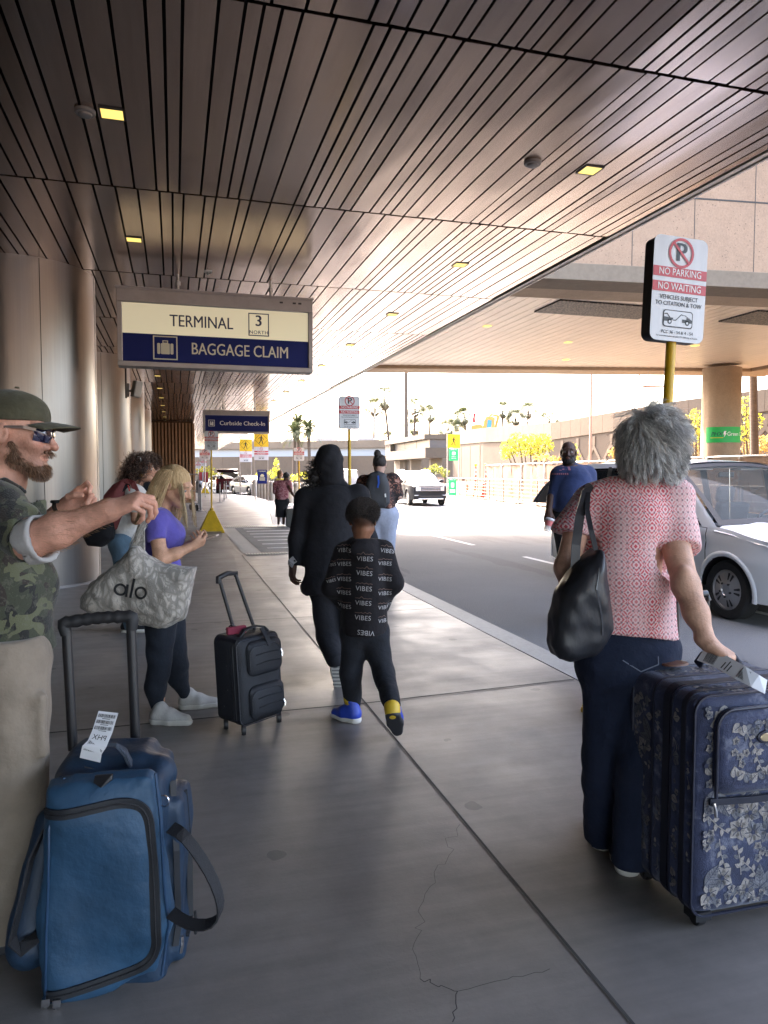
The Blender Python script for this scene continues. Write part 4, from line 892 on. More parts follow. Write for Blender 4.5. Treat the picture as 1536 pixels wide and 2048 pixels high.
def car(name, label, cat, loc, rz, p, paint, group=None, detail=True, interior=False):
    t = thing(name, label, cat, loc, rz, group)
    fa, ra, yf, yr = p['fa'], p['ra'], p['yf'], p['yr']; W = p['w']; belt = p['belt']; roof = p['roof']; r = p['r']; zb = p.get('zb', .26)
    cow, wtop, rtop, rbot = p['cowl'], p['wtop'], p['rtop'], p['rbot']      # y of windscreen base/top and rear glass top/base
    hz = p['hood']                                                           # [(y,z)] hood line front->cowl (y ascending)
    zbelt = lambda y: interp(belt, y); zroof = lambda y: interp(roof, y)
    def sx(y, z):                                                            # half width of the body side
        f = 1-.16*max(0, (y-(fa+.15))/(yf-fa-.15))**2.2-.10*max(0, ((ra-.15)-y)/(ra-.15-yr))**2.4
        w_ = W*f; zbt = zbelt(y)
        if z <= zbt: return w_*(1-.045*((zbt-z)/(zbt-zb))**2+.0*z-.018*math.exp(-((z-(zbt-.16))/.05)**2))-.03*max(0, (z-zbt+.1)/.1)
        return w_-.03-(z-zbt)/(zroof(-.3)-zbelt(-.3))*p['tumble']
    def panel(name_, poly, m, par, off=0.0, step=.09, sides=(1, -1)):
        V, F = gridclip(poly, step)
        out = []
        for s in sides:
            b = MB(); b.add([(s*(sx(y, z)+off), y, z) for y, z in V], F if s < 0 else [f[::-1] for f in F]); out.append(b.build(name_, m, par, smooth=50))
        return out
    def arch(yc, z0, rr, a0=0, a1=180, n=14):
        return [(yc-rr*math.cos(R(a0+(a1-a0)*i/n)), r+rr*math.sin(R(a0+(a1-a0)*i/n))) for i in range(n+1)]
    R_ = r*1.14; s0 = math.degrees(math.asin(max(-.9, min(.9, (zb-r)/R_))))
    low = [(yr+.02, zb+.1)]+[(yr+.05, zb)]+arch(ra, zb, R_, s0, 180-s0)+arch(fa, zb, R_, s0, 180-s0)+[(yf-.10, zb), (yf-.02, zb+.2)]
    ny = 16; top = [(yf-.02-i*(yf-.02-cow)/4, interp(hz, yf-.02-i*(yf-.02-cow)/4)-.05) for i in range(5)]+[(cow-.02-(cow-yr-.06)*i/ny, zbelt(cow-.02-(cow-yr-.06)*i/ny)) for i in range(1, ny+1)]
    body = MB()
    for s in (1, -1):
        V, F = gridclip(low+top, .1); body.add([(s*sx(y, z), y, z) for y, z in V], F if s < 0 else [f[::-1] for f in F])
    # front fascia, rear fascia, hood, roof
    zh0 = interp(hz, yf-.02)
    body.grid(lambda u, v: ((2*u-1)*sx(yf-.02, .7)*(1), yf-.02+.13*(1-(2*u-1)**4)*(1-.35*v), zb+(zh0-.05-zb)*v), 14, 6)
    body.grid(lambda u, v: (-(2*u-1)*sx(yr+.03, .7), yr+.03-.12*(1-(2*u-1)**4)*(1-.2*v), zb+.02+(zbelt(yr)-zb-.02)*v), 14, 6)
    body.build('body', paint, t, smooth=45)
    hd = MB(); hd.grid(lambda u, v: ((2*u-1)*(sx(yf-.02+(cow-yf+.02)*v, .8)-.02*0), yf-.02+(cow+.02-yf)*v+.12*(1-(2*u-1)**4)*(1-v)*.65+.30*v*(1-(2*u-1)**2), interp(hz, yf-.02+(cow-yf)*v)-.05*(2*u-1)**2-.05*(abs(2*u-1) > .98)+.02*math.exp(-((abs(2*u-1)-.55)/.08)**2)), 24, 10); hd.build('hood', paint, t, smooth=60)
    rf = MB(); wr = lambda y: sx(y, zroof(y)-.05)-.02
    rf.grid(lambda u, v: ((2*u-1)*wr(wtop+(rtop-wtop)*v), wtop+(rtop-wtop)*v+.10*(1-(2*u-1)**2)*(1-v), zroof(wtop+(rtop-wtop)*v)-.07*abs(2*u-1)**3), 16, 12); rf.build('roof', paint, t, smooth=60)
    # glazing
    g0 = [(cow, zbelt(cow))]; 
    def edge(y): return zroof(y)-.075
    side_out = [(cow-.04, zbelt(cow)+.01), (wtop-.0, edge(wtop)), (rtop, edge(rtop)), (rbot, zbelt(rbot)+.01)]
    n = 8; upper = [(wtop+(rtop-wtop)*i/n, edge(wtop+(rtop-wtop)*i/n)) for i in range(n+1)]; lower = [(rbot+(cow-.04-rbot)*i/n, zbelt(rbot+(cow-.04-rbot)*i/n)-.005) for i in range(n+1)]
    for s in (1, -1):                                                        # pillars: thin strips between the windows
        b = MB()
        def strip(pl):
            V, F = gridclip(pl, .12); F2 = F if s < 0 else [f[::-1] for f in F]; b.add([(s*sx(y, z), y, z) for y, z in V], F2); b.add([(s*(sx(y, z)-.05), y, z) for y, z in V], [f[::-1] for f in F2])
        aw = p.get('apillar', .10)
        strip([(cow-.02, zbelt(cow)), (wtop+.02, edge(wtop)+.03), (wtop-aw, edge(wtop-aw)), (cow-aw*1.9, zbelt(cow-aw))])
        strip([(wtop, edge(wtop)+.02)]+[(y, z+.035) for y, z in upper[1:]]+[(y, z-.035) for y, z in upper[::-1]])
        strip([(rbot-.02, zbelt(rbot)), (rtop-.02, edge(rtop)+.03), (rtop+.16, edge(rtop+.1)), (rbot+.20, zbelt(rbot))])
        b.build('window_frame', paint, t, smooth=50)
        b = MB()
        for y in p['pillars']: strip([(y+.035, zbelt(y)), (y+.03, edge(y)-.02), (y-.05, edge(y)-.02), (y-.045, zbelt(y))])
        b.build('pillar', M_TRIM, t, smooth=50)
    cuts = [cow-.12]+list(p['pillars'])+[rbot+.15]
    for a_, c_ in zip(cuts, cuts[1:]):
        zt = lambda y: min(edge(y)-.03, (zbelt(cow)+.0+(edge(wtop)-zbelt(cow))*(cow-y)/(cow-wtop)-.06) if y > wtop else 9, (zbelt(rbot)+(edge(rtop)-zbelt(rbot))*(y-rbot)/(rtop-rbot+1e-6)-.06) if y < rtop else 9)
        k = 6; pl = [(a_-.04+(c_-a_+.08)*i/k, zbelt(a_-.04+(c_-a_+.08)*i/k)+.012) for i in range(k+1)]; pl += [(y, max(zt(y), zbelt(y)+.02)) for y, z in pl[::-1]]
        panel('side_window', pl, M_WIN, t, -.012)
    ws = MB(); 
    def wsf(u, v, inset=0):
        q = 2*u-1; y = cow+(wtop-cow)*v; x = (sx(cow, zbelt(cow))-.05)*(1-v)+(wr(wtop)-.02)*v; z = (interp(hz, cow)+.01)*(1-v)+(zroof(wtop)-.02)*v-.05*q*q
        return (q*x, y+.30*(1-v)*(1-q*q)+.11*v*(1-q*q), z+.03*math.sin(v*3.14))
    ws.grid(wsf, 16, 8); ws.build('windscreen', M_WS if interior else M_WIN, t, smooth=60)
    if interior: one('windscreen_frit', lambda b: (b.grid(lambda u, v: tuple(Vector(wsf(u, .93+.07*v))+Vector((0, .004, .004))), 16, 1), b.grid(lambda u, v: tuple(Vector(wsf(u, .07*v))+Vector((0, .004, .004))), 16, 1), b.grid(lambda u, v: tuple(Vector(wsf(.03*u, v))+Vector((0, .004, .004))), 1, 8), b.grid(lambda u, v: tuple(Vector(wsf(1-.03*u, v))+Vector((0, .004, .004))), 1, 8)), M_TRIM, t, smooth=60)
    if not p.get('open_hatch'):
        b = MB(); b.grid(lambda u, v: (-(2*u-1)*((sx(rbot, zbelt(rbot))-.05)*(1-v)+(wr(rtop)-.02)*v), (yr+.02)*(1-v)+rtop*v-.05*(1-(2*u-1)**2), zbelt(rbot)*(1-v)+(zroof(rtop)-.02)*v-.04*(2*u-1)**2*v), 10, 6); b.build('rear_window', M_WIN, t, smooth=60)
    # doors as separate skins with gaps
    if detail:
        for nm, y0, y1 in p['doors']:
            k = 6; pl = [(y0+(y1-y0)*i/k, zbelt(y0+(y1-y0)*i/k)-.004) for i in range(k+1)]
            zl = lambda y: max(zb+.09, (r+math.sqrt(max(0, (R_+.04)**2-(y-ra)**2)) if abs(y-ra) < R_+.04 else 0), (r+math.sqrt(max(0, (R_+.04)**2-(y-fa)**2)) if abs(y-fa) < R_+.04 else 0))
            m_ = 14; pl += [(y1+(y0-y1)*i/m_, zl(y1+(y0-y1)*i/m_)) for i in range(m_+1)]
            panel('door_gap', pl, M_GAP, t, .003)
            ds = panel('door', shrink(pl, .006), paint, t, .008, .07)
            for d_, s in zip(ds, (1, -1)):
                yy = y0+.16 if nm == 'f' else y1-.2; zz = zbelt(yy)-.13; x = s*(sx(yy, zz)+.02); MB().tube([(x, yy-.09, zz), (x+s*.02, yy-.05, zz+.004), (x+s*.02, yy+.05, zz+.004), (x, yy+.09, zz)], .014, 8).build('handle', paint, d_, smooth=60)
        panel('side_moulding', [(fa-R_-.05, .50), (fa-R_-.05, .56), (ra+R_+.05, .56), (ra+R_+.05, .50)], paint, t, .022)
        panel('sill', [(fa-R_, zb-.06), (fa-R_, zb+.07), (ra+R_, zb+.07), (ra+R_, zb-.06)], M_TRIM if p.get('blacksill') else paint, t, .004)
    # arches, wheels
    for y in (fa, ra):
        for s in (1, -1):
            b = MB(); n = 24; xo = sx(y, r+.1)
            b.add([(s*(xo-k*.5), y+(R_+.0)*math.cos(R(180*j/n)), r+(R_)*math.sin(R(180*j/n)) if 1 else 0) for k in (0.004, 1) for j in range(n+1)]+[(s*(xo-.5), y+R_, 0.1), (s*(xo-.5), y-R_, .1)], [(j, j+1, n+2+j, n+1+j) if s > 0 else (n+1+j, n+2+j, j+1, j) for j in range(n)]+[tuple(range(n+1, 2*n+2))]); b.build('wheel_well', M_TRIM, t)
            b = MB(); b.add([(s*(sx(y+rr*math.cos(R(a)), r+rr*math.sin(R(a)))+o), y+rr*math.cos(R(a)), r+rr*math.sin(R(a))) for rr, o in ((R_, .004), (R_+.015, .016), (R_+.045, .012), (R_+.06, .001)) for a in [s0+(180-2*s0)*j/n for j in range(n+1)]], [(k*(n+1)+j, k*(n+1)+j+1, (k+1)*(n+1)+j+1, (k+1)*(n+1)+j) for k in range(3) for j in range(n)]); b.build('arch_lip', paint if not p.get('blackarch') else M_TRIM, t, smooth=60)
            wheel(t, s*(xo-.115), y, r, s)
    MB().box((0, (fa+ra)/2, zb+.04), (W*1.6, yf-yr-.5, .1)).build('floor_pan', M_TRIM, t)
    # lamps, grille, bumpers, mirrors
    zt_ = zh0-.1
    for s in (1, -1):
        b = MB(); b.grid(lambda u, v: (s*(sx(yf-.02, .7)*(.60+.40*u)+.012*u), yf+.118-.10*u*(.2+u)-.30*max(0, u-.55)*1.2+.01, zt_-.16+.20*v+.05*u*v), 6, 3); b.build('headlight', M_HL, t, smooth=60)
        b = MB(); b.grid(lambda u, v: (s*(sx(yr+.03, .8)*(.80+.20*u)+.008), yr-.06+.14*u*u, zbelt(yr)-.42+.38*v), 3, 3); b.build('tail_light', M_TL, t, smooth=60)
        my = cow-.34; mz = zbelt(my)+.06; mx = sx(my, mz)
        mo = one('side_mirror', lambda b: b.lathe([(.02, -.085), (.075, -.075), (.10, -.02), (.10, .05), (.085, .075), (.03, .078)], n=16, M=Matrix.Diagonal((1.35, .9, .95)) @ Matrix.Rotation(R(90), 3, 'X')), p.get('mirror', M_TRIM), t, smooth=60, loc=(s*(mx+.16), my, mz+.05)); one('mirror_arm', lambda b: b.box((-s*.13, .0, -.05), (.16, .07, .05)), M_TRIM, mo)
        one('mirror_glass', lambda b: b.box((0, -.082, 0), (.2, .006, .13)), M_CHROME, mo, bevel=.02)
    ny_ = yf+.125
    gr = one('grille', lambda b: b.box((0, ny_-.02, zt_-.06), (W*1.08, .05, .26)), M_TRIM, t, bevel=.03); one('grille_bar', lambda b: [b.box((0, ny_+.01, zt_-.15+.085*i), (W*1.05, .025, .03)) for i in range(3)], p.get('grillebar', M_CHROME), gr, bevel=.008)
    one('bumper', lambda b: b.grid(lambda u, v: ((2*u-1)*sx(yf-.02, .5)*1.0, yf+.005+.155*(1-(2*u-1)**4), zb+.02+.2*v), 12, 2), p.get('bumper', paint), t, smooth=60)
    one('lower_intake', lambda b: b.box((0, ny_+.02, zb+.16), (W*1.15, .05, .1)), M_TRIM, t, bevel=.02)
    for s in (1, -1): one('fog_light', lambda b: b.box((s*W*.72, ny_-.06, zb+.22), (.22, .06, .04)), M_HL, t, bevel=.01)
    one('number_plate', lambda b: b.box((0, yr-.1, .62), (.3, .02, .15)), M_SIGNW, t)
    if interior:
        for x in (-.42, .42):
            for y in p['seats']:
                q = one('seat', lambda b: b.box((x, y, .62), (.52, .52, .16)).box((x, y-.27, .95), (.5, .14, .62), Matrix.Rotation(R(-12), 3, 'X')), M_SEAT, t, bevel=.05, seg=3); one('headrest', lambda b: b.box((x, y-.36, 1.36), (.28, .10, .22), Matrix.Rotation(R(-10), 3, 'X')), M_SEAT, q, bevel=.045, seg=3)
        one('dashboard', lambda b: b.box((0, cow-.28, .95), (W*1.75, .55, .18)), M_SEAT, t, bevel=.06, seg=3)
        one('steering_wheel', lambda b: b.tube([(-.42+.19*math.cos(a), cow-.66+.08*math.sin(a), 1.02+.17*math.sin(a)) for a in [6.2832*i/20 for i in range(20)]], .017, 8, closed=True), M_TRIM, t, smooth=60)
        one('rear_view_mirror', lambda b: b.box((0, wtop+.02, zroof(wtop)-.17), (.24, .04, .07)), M_TRIM, t, bevel=.015); one('sun_visor', lambda b: [b.box((x, wtop-.06, zroof(wtop)-.10), (.40, .20, .02)) for x in (-.42, .42)], mat('grey headliner', (.3, .29, .27), .9), t)
    else: MB().box((0, (cow+rbot)/2-.1, .9), (W*1.5, (cow-rbot)*.85, .5)).build('seat', M_SEAT, t, bevel=.1)
    return t, sx
M_SILV = mat('silver vehicle paint', (.86, .87, .89), .32, .05, coat=.8)
P_VAN = dict(fa=1.54, ra=-1.54, yf=2.40, yr=-2.55, w=.985, r=.335, zb=.25, belt=[(-2.6, 1.14), (-1, 1.10), (.3, 1.07), (1.5, 1.01)], roof=[(-2.5, 1.76), (-1.5, 1.825), (-.3, 1.84), (.3, 1.81), (.6, 1.77)], cowl=1.36, wtop=.40, rtop=-2.20, rbot=-2.42, tumble=.17, hood=[(1.2, 1.10), (1.55, 1.07), (2.1, .98), (2.35, .86)], pillars=(.28, -.95), doors=(('f', .32, 1.24), ('s', -1.02, .26)), seats=(.30, -.75), apillar=.11, mirror=mat('dark mirror shell', (.035, .036, .04), .25, coat=.6))
van, vsx = car('silver_minivan', 'silver minivan parked on the road with its tailgate half open', 'minivan', (6.90, 8.27, -.15), R(180), P_VAN, M_SILV, interior=True)
M_GREYT = mat('grey tailgate trim', (.075, .075, .08), .6)
b = MB(); Mh = Matrix.Translation((0, -2.2, 1.76)) @ Matrix.Rotation(R(-58), 4, 'X')
b.grid(lambda u, v: Mh @ Vector(((2*u-1)*(.72+.16*v), -.10*math.sin(v*3)-.0, -.06-1.12*v)), 8, 10); tgt = b.build('tailgate', M_SILV, van, smooth=60)
b = MB(); b.grid(lambda u, v: Mh @ Vector(((2*u-1)*(.70+.15*v), .03-.10*math.sin(v*3), -.06-1.10*v)), 8, 10); b.grid(lambda u, v: Mh @ Vector(((.71+.155*v), .04*u-.10*math.sin(v*3), -.06-1.11*v)), 1, 10); b.grid(lambda u, v: Mh @ Vector((-(.71+.155*v), .04*u-.10*math.sin(v*3), -.06-1.11*v)), 1, 10); b.build('inner_trim', M_GREYT, tgt, smooth=60)
one('latch_slot', lambda b: [b.box(Mh @ Vector((x, .036, -.98)), (.05, .02, .10), Mh.to_3x3()) for x in (.55, .66)], M_BLK, tgt)
one('tailgate_window', lambda b: b.grid(lambda u, v: Mh @ Vector(((2*u-1)*(.60+.08*v), .036-.10*math.sin((.08+.45*v)*3), -.12-.50*v)), 6, 6), M_WIN, tgt)
MB().tube([(.70, 1.30, 1.02), (.70, 1.27, 1.70)], .004, 6).tube([(.70, 1.305, .99), (.70, 1.30, 1.04)], .014, 8).build('antenna', M_CHROME, van)
one('wiper', lambda b: [b.tube([(x, 1.52-.2*abs(x), 1.055), (x-.5, 1.50-.25*abs(x-.5), 1.10)], .01, 6) for x in (.62, .05)], M_TRIM, van)
one('window_sticker', lambda b: b.box((vsx(-1.3, 1.3)+.002, -1.35, 1.30), (.004, .11, .26)), M_SIGNW, van)
M_GRPH = mat('graphite vehicle paint', (.018, .020, .024), .5, 0, spec=.2, coat=.05)
P_SUV = dict(fa=1.5, ra=-1.5, yf=2.32, yr=-2.5, w=.99, r=.39, zb=.32, belt=[(-2.5, 1.2), (0, 1.14), (1.4, 1.10)], roof=[(-2.4, 1.66), (-1.2, 1.77), (-.2, 1.78), (.5, 1.70)], cowl=1.05, wtop=.22, rtop=-2.0, rbot=-2.35, tumble=.20, hood=[(1.0, 1.20), (1.5, 1.17), (2.0, 1.12), (2.3, 1.02)], pillars=(.02, -1.05), doors=(('f', .05, 1.0), ('s', -1.05, 0.0)), blackarch=False, bumper=M_GRPH)
suv, _ = car('dark_suv', 'dark grey sport utility car driving towards the camera on the sunlit road', 'car', (12.35, 36.4, -.15), R(180)-R(3), P_SUV, M_GRPH)
one('roof_rail', lambda b: [b.tube([(s*.68, .1, 1.74), (s*.66, -.5, 1.82), (s*.66, -1.6, 1.80), (s*.68, -2.0, 1.70)], .02, 8) for s in (-1, 1)], M_CHROME, suv, smooth=60)
one('skid_plate', lambda b: b.box((0, 2.47, .36), (1.3, .06, .08)), M_CHROME, suv, bevel=.02)
M_MAR = mat('maroon vehicle paint', (.10, .012, .02), .25, .3, coat=1.0)
P_M = dict(P_SUV); P_M.update(open_hatch=True, bumper=M_MAR)
p = D(463, 946, 58); ms, _ = car('maroon_suv', 'maroon sport utility car seen from behind with its tailgate raised', 'car', (p.x, p.y+2.3, -.15), R(-8), P_M, M_MAR)
b = MB(); Mh = Matrix.Translation((0, -2.0, 1.72)) @ Matrix.Rotation(R(-98), 4, 'X'); b.grid(lambda u, v: Mh @ Vector(((2*u-1)*.82, -.15*math.sin(v*3), -1.15*v)), 6, 8); b.grid(lambda u, v: Mh @ Vector(((2*u-1)*.80, .04-.15*math.sin(v*3), -1.13*v)), 6, 8); b.build('raised_tailgate', M_MAR, ms, smooth=60)
P_SED = dict(fa=1.38, ra=-1.38, yf=2.2, yr=-2.3, w=.90, r=.32, zb=.22, belt=[(-2.3, .98), (0, .93), (1.3, .90)], roof=[(-1.6, 1.32), (-.6, 1.46), (.0, 1.46), (.3, 1.42)], cowl=1.05, wtop=.2, rtop=-1.15, rbot=-1.85, tumble=.22, hood=[(1.0, .98), (1.5, .93), (2.2, .78)], pillars=(-.15, -1.0), doors=(('f', -.1, 1.0), ('s', -1.0, -.15)))
p = D(490, 946, 54); car('silver_car', 'silver saloon car beside the maroon one, behind the crossing signs', 'car', (p.x+.6, p.y+1.5, -.15), R(200), P_SED, M_SILV)
M_WHT = mat('white vehicle paint', (.62, .62, .62), .25, 0, coat=1.0)
p = D(447, 946, 74); car('white_car', 'white car far off, left of the maroon one', 'car', (p.x, p.y, -.15), R(205), P_SED, M_WHT)
p = D(700, 946, 29); wv, _ = car('white_van', 'white van with a blue flash, half hidden by the hooded person', 'van', (p.x+.0, p.y+2.2, -.15), R(170), dict(P_VAN, bumper=M_WHT), M_WHT)
one('blue_flash', lambda b: [b.box((s*.985, -.6, .85), (.03, 2.2, .3)) for s in (-1, 1)], mat('blue vehicle stripe', (.03, .16, .5), .3), wv)
# ================================================================ PLANTS AND THINGS BEYOND
def leafmat(name, c, c2, tr=.45):
    m = bpy.data.materials.new(name); m.use_nodes = True; MATS[name] = m; nt = m.node_tree; b = nt.nodes['Principled BSDF']; o = nt.nodes['Material Output']
    n = nt.nodes.new('ShaderNodeTexNoise'); n.inputs['Scale'].default_value = 1.7; tc_ = nt.nodes.new('ShaderNodeTexCoord'); nt.links.new(tc_.outputs['Object'], n.inputs['Vector'])
    r = nt.nodes.new('ShaderNodeValToRGB'); r.color_ramp.elements[0].position = .35; r.color_ramp.elements[1].position = .65; r.color_ramp.elements[0].color = rgb(c); r.color_ramp.elements[1].color = rgb(c2)
    nt.links.new(n.outputs['Fac'], r.inputs[0]); nt.links.new(r.outputs[0], b.inputs['Base Color']); b.inputs['Roughness'].default_value = .55
    t = nt.nodes.new('ShaderNodeBsdfTranslucent'); nt.links.new(r.outputs[0], t.inputs[0]); mx = nt.nodes.new('ShaderNodeMixShader'); mx.inputs[0].default_value = tr
    nt.links.new(b.outputs[0], mx.inputs[1]); nt.links.new(t.outputs[0], mx.inputs[2]); nt.links.new(mx.outputs[0], o.inputs[0]); return m
M_PALM = leafmat('palm frond', (.045, .062, .022), (.11, .115, .045), .15); M_DEAD = leafmat('dry palm frond', (.085, .06, .03), (.14, .10, .05), .12); M_PTR = mat('palm trunk', (.085, .06, .042), .9, var=(3, .3), bump=(12, .5), stretch=(1, 1, 6))
M_PV = leafmat('yellow green foliage', (.26, .27, .03), (.42, .36, .04), .5); M_BUSH = leafmat('green shrub foliage', (.10, .13, .03), (.22, .22, .04)); M_DRY = leafmat('golden dry grass', (.34, .20, .05), (.46, .29, .08)); M_BARK = mat('tree bark', (.13, .10, .06), .9, var=(4, .3))
def fan(b, rs, o, az, el, L_, r, droop):
    d = Vector((math.cos(az)*math.cos(el), math.sin(az)*math.cos(el), math.sin(el))); tip = Vector(o)+d*L_; b.strap([o, Vector(o)+d*L_*.5+Vector((0, 0, .06)), tip], .05, .02, Vector((-math.sin(az), math.cos(az), 0)))
    sx_ = Vector((-math.sin(az), math.cos(az), 0)); up = sx_.cross(d); ro = rs.uniform(-1.1, 1.1); sx_ = sx_*math.cos(ro)+up*math.sin(ro); up = sx_.cross(d)
    for k in range(13):
        a = R(-78+156*k/12); dr = (d*math.cos(a)+sx_*math.sin(a)).normalized(); rr = r*(.75+.25*math.cos(a))*rs.uniform(.9, 1.1); w_ = sx_*math.cos(a)*.055-d*math.sin(a)*.055
        m_ = tip+dr*rr*.55+up*.05; e = tip+dr*rr+Vector((0, 0, -droop*rr*rs.uniform(.6, 1.3)))
        b.add([tip, m_-w_, e, m_+w_], [(0, 1, 2, 3)])
def pinn(b, rs, o, az, el, L_):
    P = []; d = Vector((math.cos(az), math.sin(az), 0))
    for k in range(9): t = k/8; P.append(Vector(o)+d*L_*t*math.cos(el)*(1-.12*t)+Vector((0, 0, L_*(math.sin(el)*t-.62*t*t*(1.0-.35*math.sin(el))))))
    b.strap(P, .05, .02, Vector((-d.y, d.x, 0))); sx_ = Vector((-d.y, d.x, 0))
    for k in range(1, 8):
        for q in (0, .33, .66):
            t0 = P[k].lerp(P[min(8, k+1)], q); tg = (P[min(8, k+1)]-P[k-1]).normalized()
            for s in (-1, 1):
                l = .62*math.sin(.5+2.4*(k+q)/8.6)*rs.uniform(.8, 1.15)*L_/2.6; e = t0+sx_*s*l*.8+tg*l*.55-Vector((0, 0, l*.28)); w_ = tg*.045; b.add([t0-w_, e, t0+w_], [(0, 1, 2)])
def palm(label, loc, h, kind, lean=(0, 0), seed=0, sc=1.0, group=None, z0=-.2):
    rs = random.Random(seed); t = thing('palm_tree', label, 'palm tree', loc, 0, group); q = Vector((lean[0], lean[1], 0))
    pts = [q*(k/6)**1.3+Vector((0, 0, z0+(h-z0)*k/6)) for k in range(7)]; r0 = .26 if kind == 'date' else (.27 if h > 10 else .15)
    one('trunk', lambda b: b.tube(pts, [r0*1.25, r0*1.05, r0, r0*.95, r0*.9, r0*.9, r0*1.15], 10), M_PTR, t, smooth=60); top = pts[-1]
    b = MB()
    if kind == 'date':
        for i in range(46): pinn(b, rs, top+Vector((0, 0, rs.uniform(-.1, .3))), rs.uniform(0, 6.283), R(rs.uniform(-12, 82)), 2.9*sc*rs.uniform(.85, 1.1))
        b.build('crown', M_PALM, t); one('boot', lambda b: b.lathe([(.24, -.9), (.42, -.5), (.46, -.1), (.2, .25)], top, 12), M_PTR, t, smooth=60)
    else:
        for i in range(40): fan(b, rs, top+Vector((0, 0, .1)), rs.uniform(0, 6.283), R(rs.uniform(-42, 80)), 1.35*sc*rs.uniform(.8, 1.1), 1.35*sc, rs.uniform(.1, .5))
        b.build('crown', M_PALM, t); b = MB()
        for i in range(16): fan(b, rs, top-Vector((0, 0, .1+rs.uniform(0, .5))), rs.uniform(0, 6.283), R(rs.uniform(-80, -40)), .6*sc, .75*sc, .35)
        b.build('dry_skirt', M_DEAD, t)
    return t
def gl(px, d): v = D(px, 946, d); return (v.x, v.y, 0)
def zz(y, d): return CH+(946-y)/FPX*d
for i, (px, y, d, ln, lb) in enumerate(((587, 868, 108, .3, 'left of the three date palms'), (597, 853, 112, 0, 'tallest of the three date palms'), (620, 862, 108, -.2, 'right of the three date palms'))): palm(lb+' beyond the boundary wall', gl(px, d), zz(y, d), 'date', (ln, 0), i, .95, 'three feathery date palms')
T = [(745, 818, 170, .6, 'slim fan palm just left of the tallest leaning one'), (768, 800, 150, -1.6, 'tallest leaning fan palm, left of the thick pole'), (826, 818, 170, .5, 'fan palm just right of the thick pole'), (829, 856, 190, 0, 'small fan palm low beside the thick pole'), (857, 830, 185, .4, 'fan palm standing alone above the footbridge'), (896, 858, 180, 0, 'bushy low fan palm above the wall end'), (914, 840, 200, .3, 'paired fan palm left of the excavator'), (911, 860, 190, 0, 'short fan palm under the paired one'), (935, 835, 190, -.9, 'fan palm beside the red flag'), (1001, 822, 190, .5, 'fan palm just right of the excavator'), (1028, 838, 190, .3, 'shaggy fan palm in the gap above the wall'), (1053, 823, 190, .3, 'tall thin fan palm right of the shaggy one'), (1097, 843, 170, 0, 'only the crown of a fan palm above the wall'), (778, 880, 200, 0, 'low fan palm behind the leaning trunk'), (825, 879, 200, 0, 'tiny fan palm at the foot of the thick pole')]
for i, (px, y, d, ln, lb) in enumerate(T):
    base = gl(px-ln/d*FPX if abs(ln) > 1 else px, d); palm(lb, base, zz(y, d), 'fan', (ln, 0), 20+i, (1.5 if y < 812 else 1.25), 'slim fan palms on the skyline')
p = gl(1512, 27.5); t = palm('palm trunk right of the overpass pier', p, 9.5, 'fan', (-.55, 0), 77, 1.0)
def cloud(b, rs, c, r, n, sz):
    for _ in range(n):
        while True:
            v = Vector((rs.uniform(-1, 1), rs.uniform(-1, 1), rs.uniform(-1, 1)))
            if .25 < v.length < 1: break
        p = Vector(c)+Vector((v.x*r[0], v.y*r[1], v.z*r[2])); a = Vector((rs.gauss(0, 1), rs.gauss(0, 1), rs.gauss(0, .7))).normalized(); u = a.orthogonal().normalized(); q = a.cross(u); s = sz*rs.uniform(.6, 1.3)
        b.add([p-u*s, p-q*s*.45, p+u*s, p+q*s*.45], [(0, 1, 2, 3)])
def tree(name, label, cat, loc, blobs, m, n, sz, seed, trunk=True, group=None):
    rs = random.Random(seed); t = thing(name, label, cat, loc, 0, group); b = MB()
    for c, r in blobs: cloud(b, rs, c, r, int(n*r[0]*r[2]), sz)
    b.build('crown', m, t)
    if trunk:
        b = MB()
        for c, r in blobs:
            c = Vector(c); m1 = c*.45+Vector((rs.uniform(-.15, .15), 0, 0)); b.tube([(0, 0, -.2), (m1.x*.4, m1.y*.4, m1.z*.6), m1, c*.8, c*.98+Vector((rs.uniform(-.2, .2), 0, r[2]*.5))], [.11, .085, .06, .035, .012], 7)
        b.build('trunk', M_BARK, t, smooth=60)
    return t
def blob(pxs, px0, d, ybase):
    o = gl(px0, d); k = d/FPX
    return o, [(((px-px0)*k*CR.x, (px-px0)*k*CR.y, zz(y, d)), (rx*k, rx*k, rz*k)) for px, y, rx, rz in pxs]
o, bl = blob([(1018, 896, 20, 15), (1036, 880, 22, 15), (1060, 884, 25, 18), (1080, 878, 20, 13), (1093, 892, 16, 14), (1048, 902, 28, 14), (1012, 908, 14, 12), (1075, 905, 16, 12)], 1062, 44, 925); tree('palo_verde_tree', 'bright yellow green tree in front of the grey wall, left of the man in navy', 'tree', o, bl, M_PV, 620, .10, 1)
o, bl = blob([(1388, 838, 20, 22), (1398, 870, 22, 20), (1380, 858, 14, 16)], 1400, 31, 925); tree('palo_verde_tree', 'yellow green tree half hidden behind the left side of the pier', 'tree', o, bl, M_PV, 800, .07, 2)
o, bl = blob([(1488, 812, 22, 20), (1500, 845, 24, 22), (1484, 868, 18, 18)], 1492, 31, 925); tree('palo_verde_tree', 'yellow green tree on the right of the pier by the palm trunk', 'tree', o, bl, M_PV, 700, .07, 3)
o, bl = blob([(858, 944, 16, 9), (872, 938, 15, 10), (890, 946, 11, 9)], 870, 62, 955); tree('shrub', 'green shrub behind the dark sport utility car', 'shrub', o, bl, M_BUSH, 500, .12, 4, False)
